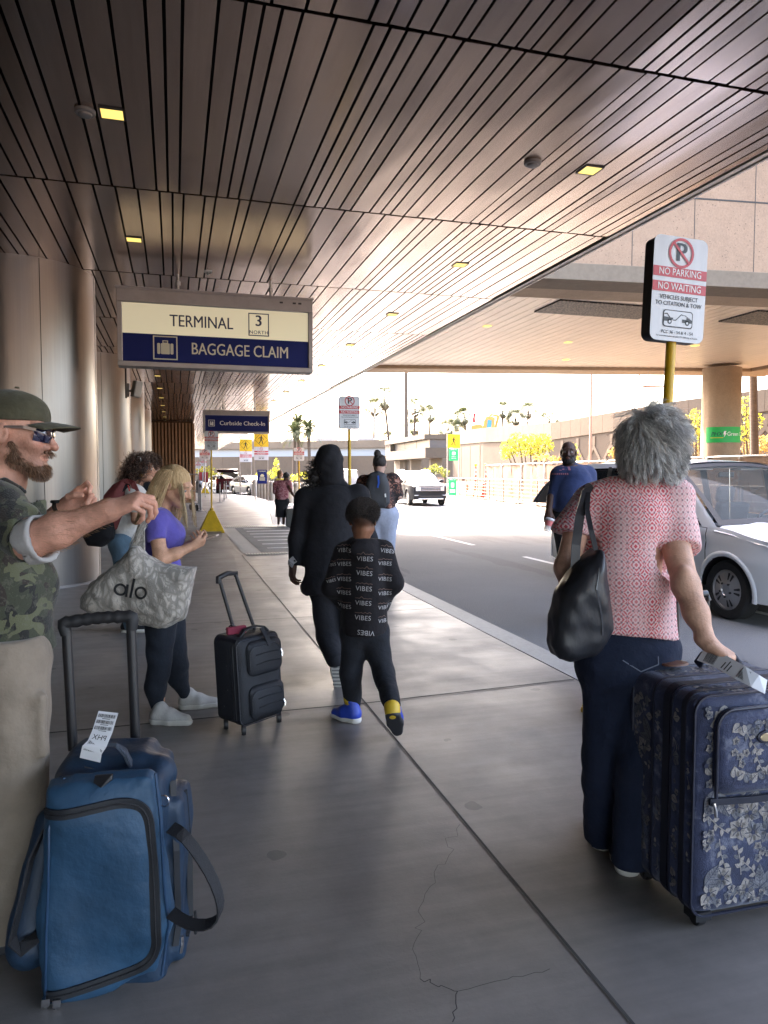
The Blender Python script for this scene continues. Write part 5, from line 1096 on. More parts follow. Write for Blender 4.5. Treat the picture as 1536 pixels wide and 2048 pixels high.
o, bl = blob([(1142, 895, 12, 10), (1150, 912, 12, 12)], 1148, 40, 925); tree('shrub', 'yellow shrub peeking out behind the head of the man in navy', 'shrub', o, bl, M_PV, 700, .08, 5, False)
for i, (a, lb) in enumerate((([(1235, 905, 22, 12), (1262, 900, 18, 14)], 'golden dry shrub left of the grey haired woman'), ([(1362, 895, 22, 18), (1385, 900, 20, 16), (1345, 905, 14, 12)], 'golden dry grass clump left of the pier'), ([(1500, 895, 18, 16), (1525, 890, 22, 22)], 'golden dry grass clump at the right edge'), ([(1082, 915, 18, 7), (1108, 918, 14, 6)], 'low golden grass under the yellow tree'))):
    o, bl = blob(a, a[0][0], 34+i*2, 925); tree('dry_grass_clump', lb, 'dry grass', o, bl, M_DRY, 900, .09, 10+i, False)
for i, (a, d, lb) in enumerate((([(404, 940, 12, 16), (418, 945, 14, 14), (436, 952, 12, 8)], 78, 'yellow shrubs behind the red board'), ([(552, 935, 7, 18), (545, 948, 9, 9)], 80, 'yellow desert plant behind the woman in the pink blouse'), ([(525, 950, 14, 10), (610, 950, 12, 9), (590, 955, 10, 8)], 80, 'low yellow shrubs behind the bollards'))):
    o, bl = blob(a, a[0][0], d, 950); tree('shrub', lb, 'shrub', o, bl, M_PV, 260, .16, 30+i, False)
M_ROCK = mat('tan boulder', (.30, .20, .14), .9, var=(2, .3), bump=(5, .6))
for i, (px, d, s, lb) in enumerate(((905, 55, .7, 'boulder beside the green shrub'), (925, 57, .5, 'smaller boulder near the crossing sign'), (1115, 40, .8, 'reddish boulder left of the man in navy'))):
    V, F = SDF(.08).add(EL((0, 0, .3), (s, s*.8, s*.7))).disp(folds(i+3, .12, 4)).mesh(1); ob = mesh_obj('boulder', [(V, F)], M_ROCK, loc=gl(px, d)); tag(ob, lb, 'boulder')
# excavator, flag, street lamps
p = D(965, 946, 77); t = thing('excavator', 'orange excavator with a blue windowed cab above the wall end', 'excavator', (p.x, p.y, 5.0)); M_ORG = mat('excavator orange', (.60, .26, .05), .5, var=(3, .2)); k = 77/FPX
def ex(x, y): return (CR*((x-965)*k)+Vector((0, 0, CH+(946-y)*k-5.0)))
pr_ = lambda b, pts, th=1.3: b.prism([ex(*q)-CF*th/2 for q in pts], CF*th)
one('body', lambda b: pr_(b, [(938, 870), (962, 870), (962, 853), (958, 850), (940, 852)], 2.2), M_ORG, t, bevel=.05)
cabo = one('cab', lambda b: pr_(b, [(961, 870), (986, 870), (988, 838), (983, 834), (970, 834), (966, 842)], 1.2), M_ORG, t, bevel=.05); one('cab_window', lambda b: pr_(b, [(970, 862), (980, 862), (981, 842), (973, 841)], 1.26), mat('blue cab glass', (.05, .24, .30), .1), cabo)
one('boom', lambda b: pr_(b, [(986, 868), (990, 866), (998, 836), (996, 832), (992, 836)], .35), M_ORG, t, bevel=.03); one('stick', lambda b: pr_(b, [(966, 842), (970, 846), (983, 832), (996, 835), (996, 831), (981, 828)], .3), M_ORG, t, bevel=.03)
p = D(951, 946, 80); t = thing('flag', 'small red flag on a thin pole beside the excavator', 'flag', (p.x, p.y, 5.2)); one('pole', lambda b: b.tube([(0, 0, 0), (0, 0, 3.0)], .03, 8), M_STEEL, t); one('cloth', lambda b: b.grid(lambda u, v: (-.04-.30*u+.04*math.sin(v*7), .08*math.sin(u*5+v*4), 2.9-1.0*v-.15*u), 8, 8), mat('red flag cloth', (.45, .03, .04), .8), t, smooth=180)
def lamp(px, ytop, d, arms, lb):
    o = gl(px, d); z = zz(ytop, d); t = thing('street_lamp', lb, 'street lamp', o, 0, 'street lamps on the skyline'); k = d/FPX
    one('pole', lambda b: b.tube([(0, 0, -.2), (0, 0, z)], [.17, .10], 10), M_ST, t, smooth=60)
    for (ax, ay) in arms:
        e = CR*((ax-px)*k)+Vector((0, 0, zz(ay, d))); ar = one('arm', lambda b: b.tube([(0, 0, z-.1), Vector((0, 0, z-.1)).lerp(e, .5)+Vector((0, 0, .25)), e], [.07, .055, .045], 8), M_ST, t, smooth=60); hd = CR*(math.copysign(1, ax-px)); one('lamp_head', lambda b: b.box(e+hd*.5, (1.1, .32, .16), Matrix.Rotation(-YAW, 3, 'Z')), M_PLAST, t, bevel=.05)
lamp(750, 828, 150, [(783, 814), (724, 815)], 'twin armed street lamp between the two tall palms'); lamp(817, 838, 160, [(841, 826), (795, 830)], 'twin armed street lamp right of the thick pole'); lamp(1048, 848, 150, [(1064, 838)], 'single armed street lamp above the diamond wall'); lamp(740, 880, 190, [(733, 872), (750, 871)], 'small far street lamp low between the palms'); lamp(863, 870, 190, [(850, 872)], 'tiny far street lamp above the footbridge')
# ================================================================ PEOPLE
class PX:
    """puffed polygon slab: polygon in the plane o+u*ux+v*uy, half thickness t, edges rounded over e"""
    def __init__(s, o, ux, uy, poly, t, e=.04, t0=.012):
        s.o = V3(o); s.ux = V3(Vector(ux).normalized()); s.uy = V3(Vector(uy).normalized()); s.n = np.cross(s.ux, s.uy); s.P = np.array(poly, np.float32); s.t = t; s.e = e; s.t0 = t0
    def box(s):
        W_ = s.o+s.P[:, :1]*s.ux+s.P[:, 1:]*s.uy; m = s.t*np.abs(s.n)+.01; return W_.min(0)-m-.01, W_.max(0)+m+.01
    def ev(s, X, Y, Z):
        x = X-s.o[0]; y = Y-s.o[1]; z = Z-s.o[2]
        u = x*s.ux[0]+y*s.ux[1]+z*s.ux[2]; v = x*s.uy[0]+y*s.uy[1]+z*s.uy[2]; w_ = x*s.n[0]+y*s.n[1]+z*s.n[2]
        d = np.full(np.broadcast(u, v).shape, 1e9, np.float32); sg = np.ones(d.shape, np.float32); N = len(s.P)
        for i in range(N):
            a = s.P[i]; b = s.P[i-1]; e = b-a; px = u-a[0]; py = v-a[1]; t = np.clip((px*e[0]+py*e[1])/(e@e+1e-9), 0, 1)
            d = np.minimum(d, (px-e[0]*t)**2+(py-e[1]*t)**2)
            c1 = v >= a[1]; c2 = v < b[1]; c3 = e[0]*py > e[1]*px; al = (c1 & c2 & c3) | (~c1 & ~c2 & ~c3); sg = np.where(al, -sg, sg)
        d2 = np.sqrt(d)*sg; q = np.clip(-d2/s.e, 0, 1); th = s.t0+(s.t-s.t0)*np.sqrt(1-(1-q)**2)
        return np.maximum(d2*.9, (np.abs(w_)-th)*.8)
def HM(f, up=(0, 0, 1), roll=0):
    f = Vector(f).normalized(); x = f.cross(Vector(up)).normalized(); z = x.cross(f); return np.array([[x.x, f.x, z.x], [x.y, f.y, z.y], [x.z, f.z, z.z]], np.float32)
def skinmat(name, rough=.5):
    m = mat(name, (.5, .3, .2), rough, attr=True, var=(28, .22), bump=(160, .2, 6)); b = m.node_tree.nodes['Principled BSDF']; b.inputs['Specular IOR Level'].default_value = .35; b.inputs['Subsurface Weight'].default_value = .02; b.inputs['Subsurface Radius'].default_value = (.012, .005, .003); return m
M_SKIN = skinmat('skin')
def head_ops(s, c, M, k=1.0, fem=0.0, nose=1.0, ears=True):
    c = V3(c); T = lambda x, y, z: c+M@(np.array([x, y, z], np.float32)*k)
    E = lambda p, r, **q: s.add(EL(T(*p), [v*k for v in r], M), **q)
    E((0, -.018, .035), (.077, .097, .082), k=.02); E((0, .03, -.03), (.060-.004*fem, .066, .082), k=.03)
    for sx in (-1, 1):
        s.add(RC(T(sx*.052, .0, -.055), T(sx*.018, .070, -.100), .022*k, .016*k), .03); E((sx*.040, .062, -.022), (.022, .022, .020), k=.025)
    s.add(RC(T(-.012, .074, -.098), T(.012, .074, -.098), .018*k), .02)
    s.add(RC(T(-.04, .075, .030), T(.04, .075, .030), .014*k), .02)
    s.add(RC(T(0, .088, .012), T(0, .090+.022*nose, -.030), .008*k, .0125*k), .012)
    for sx in (-1, 1): E((sx*.013, .094, -.034), (.010, .012, .009), k=.008)
    for sx in (-1, 1): s.sub(EL(T(sx*.032, .099, .004), [.017*k, .013*k, .011*k], M), .010)
    for sx in (-1, 1): s.add(RC(T(sx*.018, .083, .012), T(sx*.045, .076, .011), .0055*k), .006); s.add(RC(T(sx*.018, .081, -.004), T(sx*.045, .075, -.004), .0045*k), .006)
    E((0, .090, -.056), (.023, .012, .0065), k=.006); E((0, .087, -.069), (.020, .012, .007), k=.006); s.sub(RC(T(-.022, .096, -.0625), T(.022, .096, -.0625), .0035*k), .004)
    if ears:
        for sx in (-1, 1):
            E((sx*.080, -.010, -.004), (.010, .019, .031), k=.006); s.sub(EL(T(sx*.090, -.004, .0), [.006*k, .010*k, .017*k], M), .005)
    return s
def head_cols(V, c, M, k, skin, lip, brow, extra=None):
    L_ = ((V-V3(c))@M)/k; n = len(V); C_ = np.tile(np.array(skin, np.float32), (n, 1)); x, y, z = L_[:, 0], L_[:, 1], L_[:, 2]
    def mixc(m, col): C_[:] = C_*(1-m[:, None])+np.array(col, np.float32)*m[:, None]
    g = lambda d, w_: np.clip(1-d/w_, 0, 1)
    mixc(.55*g(np.sqrt(((np.abs(x)-.04)/.03)**2+((z+.025)/.025)**2), 1)*(y > .03), [skin[0]*1.05, skin[1]*.78, skin[2]*.76])
    mixc(.45*g(np.hypot(x, z+.034), .022)*(y > .08), [skin[0]*1.05, skin[1]*.75, skin[2]*.72])
    mixc(.85*np.clip(2.2*g(np.sqrt((x/.023)**2+((z+.0625)/.014)**2), 1), 0, 1)*(y > .06), lip)
    mixc(.9*np.clip(2*g(np.sqrt(((np.abs(x)-.032)/.026)**2+((z-.030+.25*(np.abs(x)-.03)**2*10)/.007)**2), 1), 0, 1)*(y > .05), brow)
    if extra: extra(C_, x, y, z, mixc)
    return C_
def eyeballs(c, M, k, iris=(.06, .04, .03)):
    out = []; cols = []
    for sx in (-1, 1):
        o = V3(c)+M@(np.array([sx*.032, .0765, .0035], np.float32)*k); n, mm = 14, 10; V = []; C_ = []
        for i in range(mm+1):
            a = math.pi*i/mm
            for j in range(n): b_ = 2*math.pi*j/n; v = np.array([math.sin(a)*math.cos(b_), math.cos(a), math.sin(a)*math.sin(b_)])*.0135*k; V.append(o+M@v); C_.append((.012, .01, .01) if a < .3 else iris if a < .55 else (.36, .33, .31))
        F = [(i*n+j, i*n+(j+1) % n, (i+1)*n+(j+1) % n, (i+1)*n+j) for i in range(mm) for j in range(n)]; out.append((np.array(V), np.array(F))); cols.append(np.array(C_))
    return out, cols
def hand_ops(s, wrist, d, n, side, curl=(25, 30, 35, 40), k=1.0, spread=6, thumb=(35, 30), first=None):
    """d: fingers direction, n: palm facing, side +1 right / -1 left hand; curl: degrees per joint for index..little"""
    d = Vector(d).normalized(); n = Vector(n); n = (n-d*n.dot(d)).normalized(); x = d.cross(-n)*side      # x points to the little finger side
    w0 = Vector(wrist); T = lambda a, b, c_: w0+(x*a+d*b+(-n)*c_)*k
    kn = [(-.030, .088), (-.010, .094), (.011, .090), (.030, .080)]; ln = [(.042, .027, .020), (.046, .030, .021), (.042, .028, .020), (.033, .022, .018)]; rad = [.0095, .0098, .0092, .0082]
    s.add(RC(T(0, -.03, 0), T(0, .012, 0), .026*k, .026*k), .02)
    for (a, b), r in zip(kn, rad): s.add(RC(T(a*.55, .012, 0), T(a, b, 0), .017*k, r*1.25*k), .016)
    s.add(EL(T(0, .05, -.004), (.036*k, .042*k, .016*k), np.array([[x.x, d.x, -n.x], [x.y, d.y, -n.y], [x.z, d.z, -n.z]], np.float32)), .012)
    for i, ((a, b), L_, r) in enumerate(zip(kn, ln, rad)):
        p = T(a, b, 0); ang = 0; sp = R(spread*(i-1.5)); cs = curl[i] if hasattr(curl[i], '__len__') else (curl[i]*.9, curl[i]*1.1, curl[i]*.8)
        for q in range(3):
            ang += R(cs[q]); dv = (d*math.cos(sp)+x*math.sin(sp))*math.cos(ang)+n*math.sin(ang); e = p+dv*L_[q]*k; s.add(RC(p, e, r*(1-.08*q)*k, r*(.93-.08*q)*k), .005); p = e
    p = T(-.022, .022, -.006); a1, a2 = R(thumb[0]), R(thumb[1]); dv = (d*math.cos(a1)-x*math.sin(a1)+n*.35).normalized(); e = p+dv*.046*k; s.add(RC(p, e, .0155*k, .0115*k), .014)
    dv = (d*math.cos(a1-a2)-x*math.sin(a1-a2)+n*.45).normalized(); f = e+dv*.030*k; s.add(RC(e, f, .0115*k, .0105*k), .005); dv = (d*math.cos(a1-1.5*a2)-x*math.sin(a1-1.5*a2)+n*.5).normalized(); s.add(RC(f, f+dv*.024*k, .0105*k, .0085*k), .005)
    return s
class Person:
    def __init__(s, label, loc, skin, group=None):
        s.loc = Vector(loc); s.skin = np.array(skin, np.float32); s.label = label; s.meshes = []; s.cols = []; s.root = thing('person', label, 'person', loc, 0, group)
    def J(s, px, py, d): return D(px, py, d)-s.loc
    def skin_add(s, sdf, cols=None, smooth=2):
        V, F = sdf.mesh(smooth); s.meshes.append((V, F)); s.cols.append(np.tile(s.skin, (len(V), 1)) if cols is None else cols(V)); return V, F
    def head(s, c, f, k=1.0, up=(0, 0, 1), fem=0.0, nose=1.0, h=.0045, lip=None, brow=(.05, .03, .02), extra=None, neck=None, ears=True, eyes=True, nr=.052):
        M = HM(f, up); sd_ = SDF(h*k); head_ops(sd_, c, M, k, fem, nose, ears)
        if neck is not None: sd_.add(RC(V3(c)+M@np.array([0, -.025, -.06], np.float32)*k, neck, nr*k, nr*1.12*k), .03)
        lip = lip or tuple(s.skin*np.array([.95, .55, .55])); V, F = s.skin_add(sd_, lambda V: head_cols(V, c, M, k, s.skin, lip, brow, extra), 1)
        if eyes:
            m_, c_ = eyeballs(c, M, k); s.meshes += m_; s.cols += c_
        s.c, s.M, s.k = V3(c), M, k; return V, F
    def hp(s, x, y, z): return Vector(s.c+s.M@(np.array([x, y, z], np.float32)*s.k))
    def finish(s):
        o = mesh_obj('body', s.meshes, M_SKIN, s.root, cols=np.concatenate(s.cols)); return o
def shoe(par, heel, toe, m_up, m_sole, k=1.0, up=(0, 0, 1), name='shoe', sole_m=None, high=.0):
    heel = Vector(heel); toe = Vector(toe); f = (toe-heel).normalized(); up = Vector(up); up = (up-f*up.dot(f)).normalized(); x = f.cross(up); L_ = (toe-heel).length
    T = lambda a, b, c_: heel+x*a*k+f*b*L_+up*c_*k
    sd_ = SDF(.007).add(RC(T(0, .13, .05), T(0, .42, .055), .042*k, .045*k), .03).add(RC(T(0, .5, .042), T(0, .84, .034), .043*k, .030*k), .04).add(RC(T(0, .16, .06), T(0, .22, .10+high), .040*k, .042*k), .03).cut(T(0, .5, .018), -up)
    a = sdf_obj(name, sd_, m_up, par)
    one('laces', lambda b: [b.tube([T(-.030, q, .088-.09*(q-.36)), T(-.008, q+.012, .112-.12*(q-.36)), T(.022, q+.02, .098-.10*(q-.36))], .0042, 5) for q in (.34, .41, .48, .55)], M_ST, a)
    ss = SDF(.007).add(RC(T(.0, .13, .018), T(0, .40, .020), .046*k, .043*k), .02).add(RC(T(.004, .5, .018), T(.004, .86, .020), .047*k, .034*k), .03).cut(T(0, .5, .034), up).cut(T(0, .5, .0), -up)
    b_ = sdf_obj('sole', ss, m_sole, a); return a
def grow(P, Nn, nseg, step, flow, lift=.6, grav=0.0, curl=0.0, cf=40, rs=None, push=(), jit=.25, taperlift=.75):
    """hair paths: flow(P)->unit dirs"""
    rs = rs or np.random.RandomState(1); out = [P.copy()]; p = P.copy(); d = Nn*lift+flow(P)+rs.normal(size=P.shape)*jit; ph = rs.uniform(0, 6.28, (len(P), 1)); l = lift
    for i in range(nseg):
        l *= taperlift; fl = flow(p); d = d*.45+(fl+Nn*l)*.55; d[:, 2] -= grav; d /= np.linalg.norm(d, axis=1, keepdims=True)+1e-9
        q = p+d*step
        if curl:
            s1 = np.cross(d, Nn); q = q+curl*(s1*np.sin(ph+i*step*cf)+Nn*np.cos(ph+i*step*cf))
        for c, r, M in push:
            L_ = ((q-c)@M)/r; ln = np.linalg.norm(L_, axis=1, keepdims=True); m = ln < 1; q = np.where(m, c+((L_/np.maximum(ln, 1e-6))*r)@M.T, q)
        out.append(q); p = q
    return np.stack(out, 1)
def decal(name, b2, target, o, ux, uy, dirv, off, m, parent, far=2.0):
    """project a flat 2D drawing (MB with x,y) on a mesh along dirv"""
    V, F = target; bv = BVHTree.FromPolygons([tuple(v) for v in V], [tuple(int(i) for i in f) for f in F]); o, ux, uy, dv = Vector(o), Vector(ux).normalized(), Vector(uy).normalized(), Vector(dirv).normalized()
    out = []; 
    for x, y, z in b2.V:
        h = bv.ray_cast(o+ux*x+uy*y-dv*far, dv); out.append(None if h[0] is None else h[0]-dv*(off+z))
    b = MB(); keep = [i for i, f in enumerate(b2.F) if all(out[j] is not None for j in f)]; b.V = [tuple(v) if v else (0, 0, 0) for v in out]; b.F = [b2.F[i] for i in keep]; b.I = [b2.I[i] for i in keep]; return b.build(name, m, parent)
# --- cloth materials
def cloth(name, c, **kw):
    kw.setdefault('var', (9, .16)); kw.setdefault('bump', (15, .55, 9)); return mat(name, c, .85, 0, .2, sheen=.03 if max(c) < .06 else .15, **kw)
M_BLACKC = cloth('black cloth', (.019, .019, .023)); M_CHAR = cloth('charcoal cloth', (.020, .021, .026)); M_KHAKI = cloth('khaki cotton', (.27, .215, .165)); M_PURP = cloth('violet jersey', (.13, .105, .42)); M_NAVYC = cloth('navy jersey', (.022, .034, .095)); M_JEAN = cloth('dark denim', (.016, .022, .045)); M_JEANB = cloth('washed denim', (.10, .16, .22)); M_PALEJ = cloth('pale blue sweatpants', (.42, .44, .54)); M_WHITEC = cloth('white cotton', (.58, .56, .54)); M_LEG = cloth('dark leggings', (.022, .026, .036)); M_SHOEW = mat('white shoe knit', (.58, .55, .52), .8, var=(30, .12), bump=(200, .3)); M_SOLEW = mat('white rubber sole', (.60, .57, .52), .6); M_SOLEK = mat('dark rubber sole', (.03, .03, .035), .6)
g = NG('camouflage cotton', .85, sheen=.2); o = g.obj(); m1 = g.noise(o, 6.5, 2, .5, 1.2); m2 = g.noise(g.mapv(o, loc=(3, 7, 1)), 8, 2, .5, 1.0); m3 = g.noise(g.mapv(o, loc=(9, 2, 5)), 10, 2, .5, 1.4); fade = g.noise(o, 40, 4, .8)
c = g.ramp(m1, [(0, (.040, .044, .026)), (.52, (.028, .020, .015))], 'CONSTANT'); c = g.mix(g.math('GREATER_THAN', m2, .57), c, (.012, .012, .011)); c = g.mix(g.math('GREATER_THAN', m3, .585), c, (.105, .108, .058)); c = g.mix(g.math('MULTIPLY', g.math('GREATER_THAN', fade, .56), .3), c, (.14, .13, .10)); g.base(c); g.bump(g.noise(o, 220, 3), .3, .01); M_CAMO = g.m
g = NG('red geometric print', .85, sheen=.2); o = g.mapv(g.obj(), rot=(0, 0, YAW)); sp = g.n('SeparateXYZ'); g.L(o, sp.inputs[0])
def cell(sx_, sz_, off):
    u = g.math('FRACT', g.math('ADD', g.math('MULTIPLY', sp.outputs[0], sx_), off)); v = g.math('FRACT', g.math('ADD', g.math('MULTIPLY', sp.outputs[2], sz_), off)); return g.math('ABSOLUTE', g.math('SUBTRACT', u, .5)), g.math('ABSOLUTE', g.math('SUBTRACT', v, .5))
u, v = cell(17, 15, 0); rd = g.math('ADD', u, v); rm = g.math('MULTIPLY', g.math('GREATER_THAN', g.math('SINE', g.math('MULTIPLY', rd, 27)), -.15), 1.0)
u2, v2 = cell(51, 45, .5); dots = g.math('LESS_THAN', g.math('ADD', g.math('MULTIPLY', u2, u2), g.math('MULTIPLY', v2, v2)), .035); cr_ = g.math('LESS_THAN', g.math('MINIMUM', u2, v2), .10)
big = g.noise(g.mapv(o, (1.2, 1, .5)), 8, 2); c = g.mix(g.math('MULTIPLY', rm, g.ramp(big, [(.40, .35), (.60, .95)])), (.80, .56, .55), (.62, .05, .075)); c = g.mix(g.math('MULTIPLY', cr_, .55), c, (.85, .68, .67)); c = g.mix(g.math('MULTIPLY', dots, .75), c, (.20, .05, .08)); g.base(c); g.bump(g.noise(o, 250, 3), .25, .01); M_PRINT = g.m
g = NG('dark rust floral', .85); o = g.obj(); c = g.ramp(g.noise(o, 24, 4, .6, 1.5), [(.0, (.015, .012, .012)), (.5, (.03, .018, .015)), (.56, (.28, .10, .06)), (.68, (.46, .26, .20))]); c = g.mix(g.ramp(g.noise(o, 4, 2), [(.45, .9), (.6, .0)]), c, (.016, .014, .016)); g.base(c); M_RUST = g.m
g = NG('pink mottled floral', .85); o = g.obj(); c = g.ramp(g.noise(o, 16, 4, .6, 1.2), [(.35, (.14, .02, .04)), (.5, (.36, .12, .14)), (.62, (.52, .28, .30))]); g.base(c); M_PINKF = g.m
def hairmat(name, c, rough=.45): return mat(name, c, rough, 0, .5, attr=True)
M_HAIR = hairmat('hair strands', (.3, .3, .3)); M_HCAP = {}
def hcap(c): 
    k = 'hair base '+'%.3f %.3f %.3f' % c
    return mat(k, c, .7, bump=(60, .6, 3), stretch=(1, 1, .3))
RS = np.random.RandomState
def loft_torso(s, rows, k=.03):
    """rows: list of (centre, rx, ry, M) ellipse slices joined as ellipsoids"""
    for a, b in zip(rows, rows[1:]): s.add(RC(a[0], b[0], a[1], b[1]), k)
UP = Vector((0, 0, 1))

# ---------------- grey haired woman (right)
def grey_woman():
    P = Person('grey haired woman in a red printed blouse resting a hand on a suitcase', (1.62, 2.42, 0), (.64, .37, .26)); J = P.J
    hc = J(1297, 899, 2.74); f = (CF*.92+CR*.38).normalized(); P.head(hc, f, 1.0, fem=1, neck=J(1283, 985, 2.78), h=.006, nr=.050)
    b = SDF(.011); b.add(RC(J(1195, 1008, 2.78), J(1350, 1008, 2.76), .06), .05); b.add(RC(J(1268, 1030, 2.78), J(1262, 1230, 2.80), .115, .10), .06); b.add(RC(J(1218, 1330, 2.80), J(1290, 1330, 2.78), .10), .05)
    for hx, kx, ax in (((1222, 1350, 2.80), (1205, 1500, 2.82), (1200, 1665, 2.90)), ((1290, 1350, 2.78), (1278, 1530, 2.70), (1262, 1715, 2.70))): b.add(RC(J(*hx), J(*kx), .085, .055), .03); b.add(RC(J(*kx), J(*ax), .055, .036), .03)
    P.skin_add(b)
    a = SDF(.0042); el = J(1372, 1172, 2.60); wr = J(1417, 1287, 2.50)
    a.add(RC(J(1338, 1040, 2.76), el, .058, .044), .03).add(RC(el, J(1392, 1226, 2.55), .046, .040), .03).add(RC(J(1392, 1226, 2.55), wr, .040, .026), .03).add(EL(J(1368, 1160, 2.585), (.034, .034, .05)), .02)
    hd = (J(1452, 1308, 2.47)-wr).normalized(); hand_ops(a, wr, hd, (-.15, .25, -1), 1, ((55, 70, 40), (58, 74, 45), (58, 72, 45), (55, 68, 40)), .90, 3, (30, 25)); P.skin_add(a)
    l = SDF(.008); e2 = J(1133, 1135, 2.74); l.add(RC(J(1160, 1035, 2.78), e2, .050, .042), .03).add(RC(e2, J(1150, 1240, 2.62), .042, .028), .03); hand_ops(l, J(1150, 1240, 2.62), (0, .2, -1), (1, 0, 0), -1, (35, 35, 35, 35), .9); P.skin_add(l)
    P.finish(); r = P.root
    # blouse
    s = SDF(.0075); s.add(RC(J(1225, 990, 2.775), J(1350, 992, 2.755), .068, .066), .05).add(RC(J(1200, 1003, 2.78), J(1275, 1000, 2.77), .072), .05)
    s.add(RC(J(1268, 1040, 2.775), J(1258, 1150, 2.79), .142, .150), .06).add(RC(J(1232, 1050, 2.78), J(1226, 1150, 2.80), .115, .12), .06).add(RC(J(1262, 1150, 2.79), J(1270, 1290, 2.79), .150, .160), .06).add(RC(J(1225, 1150, 2.80), J(1222, 1290, 2.80), .13, .15), .06)
    s.add(RC(J(1345, 1000, 2.755), J(1354, 1090, 2.72), .076, .090), .04).add(RC(J(1180, 1005, 2.785), J(1142, 1065, 2.77), .070, .076), .04)
    s.add(EL(J(1278, 978, 2.80), (.075, .06, .03)), .03); s.sub(EL(J(1284, 962, 2.77), (.064, .06, .030)), .012)
    s.cut(J(1275, 1262, 2.8), (CR*-.14-UP), within=EL(J(1270, 1290, 2.8), (.34, .34, .20))); s.cut(J(1350, 1106, 2.71), J(1368, 1170, 2.62)-J(1345, 1060, 2.75), within=EL(J(1352, 1110, 2.72), (.125, .16, .10))); s.cut(J(1138, 1068, 2.77), Vector(J(1133, 1135, 2.74)-J(1160, 1010, 2.78)), within=EL(J(1135, 1090, 2.76), (.11, .14, .085)))
    f1 = folds(4, .006, 16, (1, 1, .35)); s.disp(f1); V, F = s.mesh(2); mesh_obj('blouse', [(V, F)], M_PRINT, r)
    # jeans
    j = SDF(.010); j.add(RC(J(1250, 1245, 2.79), J(1254, 1320, 2.79), .138), .04).add(RC(J(1222, 1260, 2.80), J(1222, 1300, 2.80), .11), .05).add(RC(J(1215, 1290, 2.80), J(1294, 1290, 2.78), .105), .06).add(RC(J(1218, 1335, 2.79), J(1286, 1335, 2.77), .118), .06)
    j.add(RC(J(1216, 1360, 2.80), J(1207, 1510, 2.82), .104, .080), .04).add(RC(J(1207, 1510, 2.82), J(1203, 1672, 2.90), .080, .070), .03)
    j.add(RC(J(1286, 1360, 2.78), J(1278, 1530, 2.70), .104, .085), .03).add(RC(J(1278, 1530, 2.70), J(1262, 1722, 2.70), .080, .072), .03).cut(J(1203, 1681, 2.90), (0, 0, -1), within=EL(J(1203, 1690, 2.90), (.12, .12, .06))).cut(J(1262, 1730, 2.7), (0, 0, -1), within=EL(J(1262, 1745, 2.70), (.12, .12, .06)))  .cut(J(1262, 1235, 2.8), (0, 0, 1)).disp(folds(9, .010, 13, (1, 1, .9))).disp(folds(10, .004, 34))
    V, F = j.mesh(2); jo = mesh_obj('jeans', [(V, F)], M_JEAN, r)
    b = MB(); [b.strap([(x0, y0, 0), (x1, y1, 0)], .004, .001, Vector((0, 0, 1)).cross(Vector((x1-x0, y1-y0, 0)))) for (x0, y0), (x1, y1) in (((-.075, .06), (-.065, -.07)), ((-.065, -.07), (0, -.11)), ((0, -.11), (.065, -.085)), ((.065, -.085), (.072, .05)))]; decal('pocket_stitching', b, (V, F), J(1290, 1288, 2.6), CR, UP, CF, .003, mat('faded denim thread', (.12, .14, .19), .8), jo)
    b = MB(); [disc(b, Matrix.Identity(4), -.065+i*.013, .035+.010*math.sin(i*.75), .0028, 0, 8) for i in range(11) if i not in (4, 8)]; decal('rhinestone', b, (V, F), J(1290, 1282, 2.6), CR, UP, CF, .006, mat('rhinestone', (.85, .85, .85), .1, .3), jo)
    for hx, tx in ((J(1206, 1703, 2.885), J(1210, 1648, 3.10)), (J(1258, 1752, 2.70), J(1262, 1690, 2.90))):
        hx.z = .0-P.loc.z; tx.z = 0; d = (tx-hx); tx = hx+(CF*.98+CR*.1)*.245; shoe(r, hx, tx, M_JEAN, M_SOLEW)
    # short grey hair: cap and curved strands
    hp = P.hp; cap = SDF(.007).add(EL(hp(0, -.022, .040), (.086, .104, .088), P.M), .02).add(EL(hp(0, -.05, -.03), (.068, .058, .070), P.M), .03).add(EL(hp(.02, -.03, .065), (.075, .085, .07), P.M), .03).sub(EL(hp(0, .105, -.05), (.08, .07, .09), P.M), .02).disp(folds(21, .006, 30)).disp(folds(22, .004, 70))
    V, F = cap.mesh(2); h = mesh_obj('hair', [(V, F)], hcap((.45, .44, .43)), r)
    rs = RS(3); n = 7000; p, nn = surf_pts(V, F, n, rs, lambda c, q: 1.0*(c[:, 2] > hp(0, 0, -.09).z)); p = p-nn*.004
    crown = np.array(hp(-.01, -.05, .11)); ax = P.M[:, 1]
    def flow(q):
        d = q-crown; d /= np.linalg.norm(d, axis=1, keepdims=True)+1e-9; sw = np.cross(d, np.array([0, 0, 1.0])); w_ = np.sin(q[:, 0:1]*38+q[:, 2:3]*25)
        return d*.8+sw*.45*w_+np.array([.0, 0, -.35])+np.array(CR)*.25
    n = 950; p, nn = p[:n], nn[:n]; gd = grow(p, nn, 11, .0085, flow, .28, .06, .0024, 110, rs, [(np.array(hp(0, -.022, .02)), np.array([.090, .108, .098]), P.M)], .25, .74)
    m = 11; of = rs.normal(size=(n, m, 1, 3))*.0062*np.linspace(1.1, .6, 12)[None, None, :, None]; wv = rs.normal(size=(n, m, 1, 3))*.0016*np.sin(np.linspace(0, 5, 12)+1)[None, None, :, None]
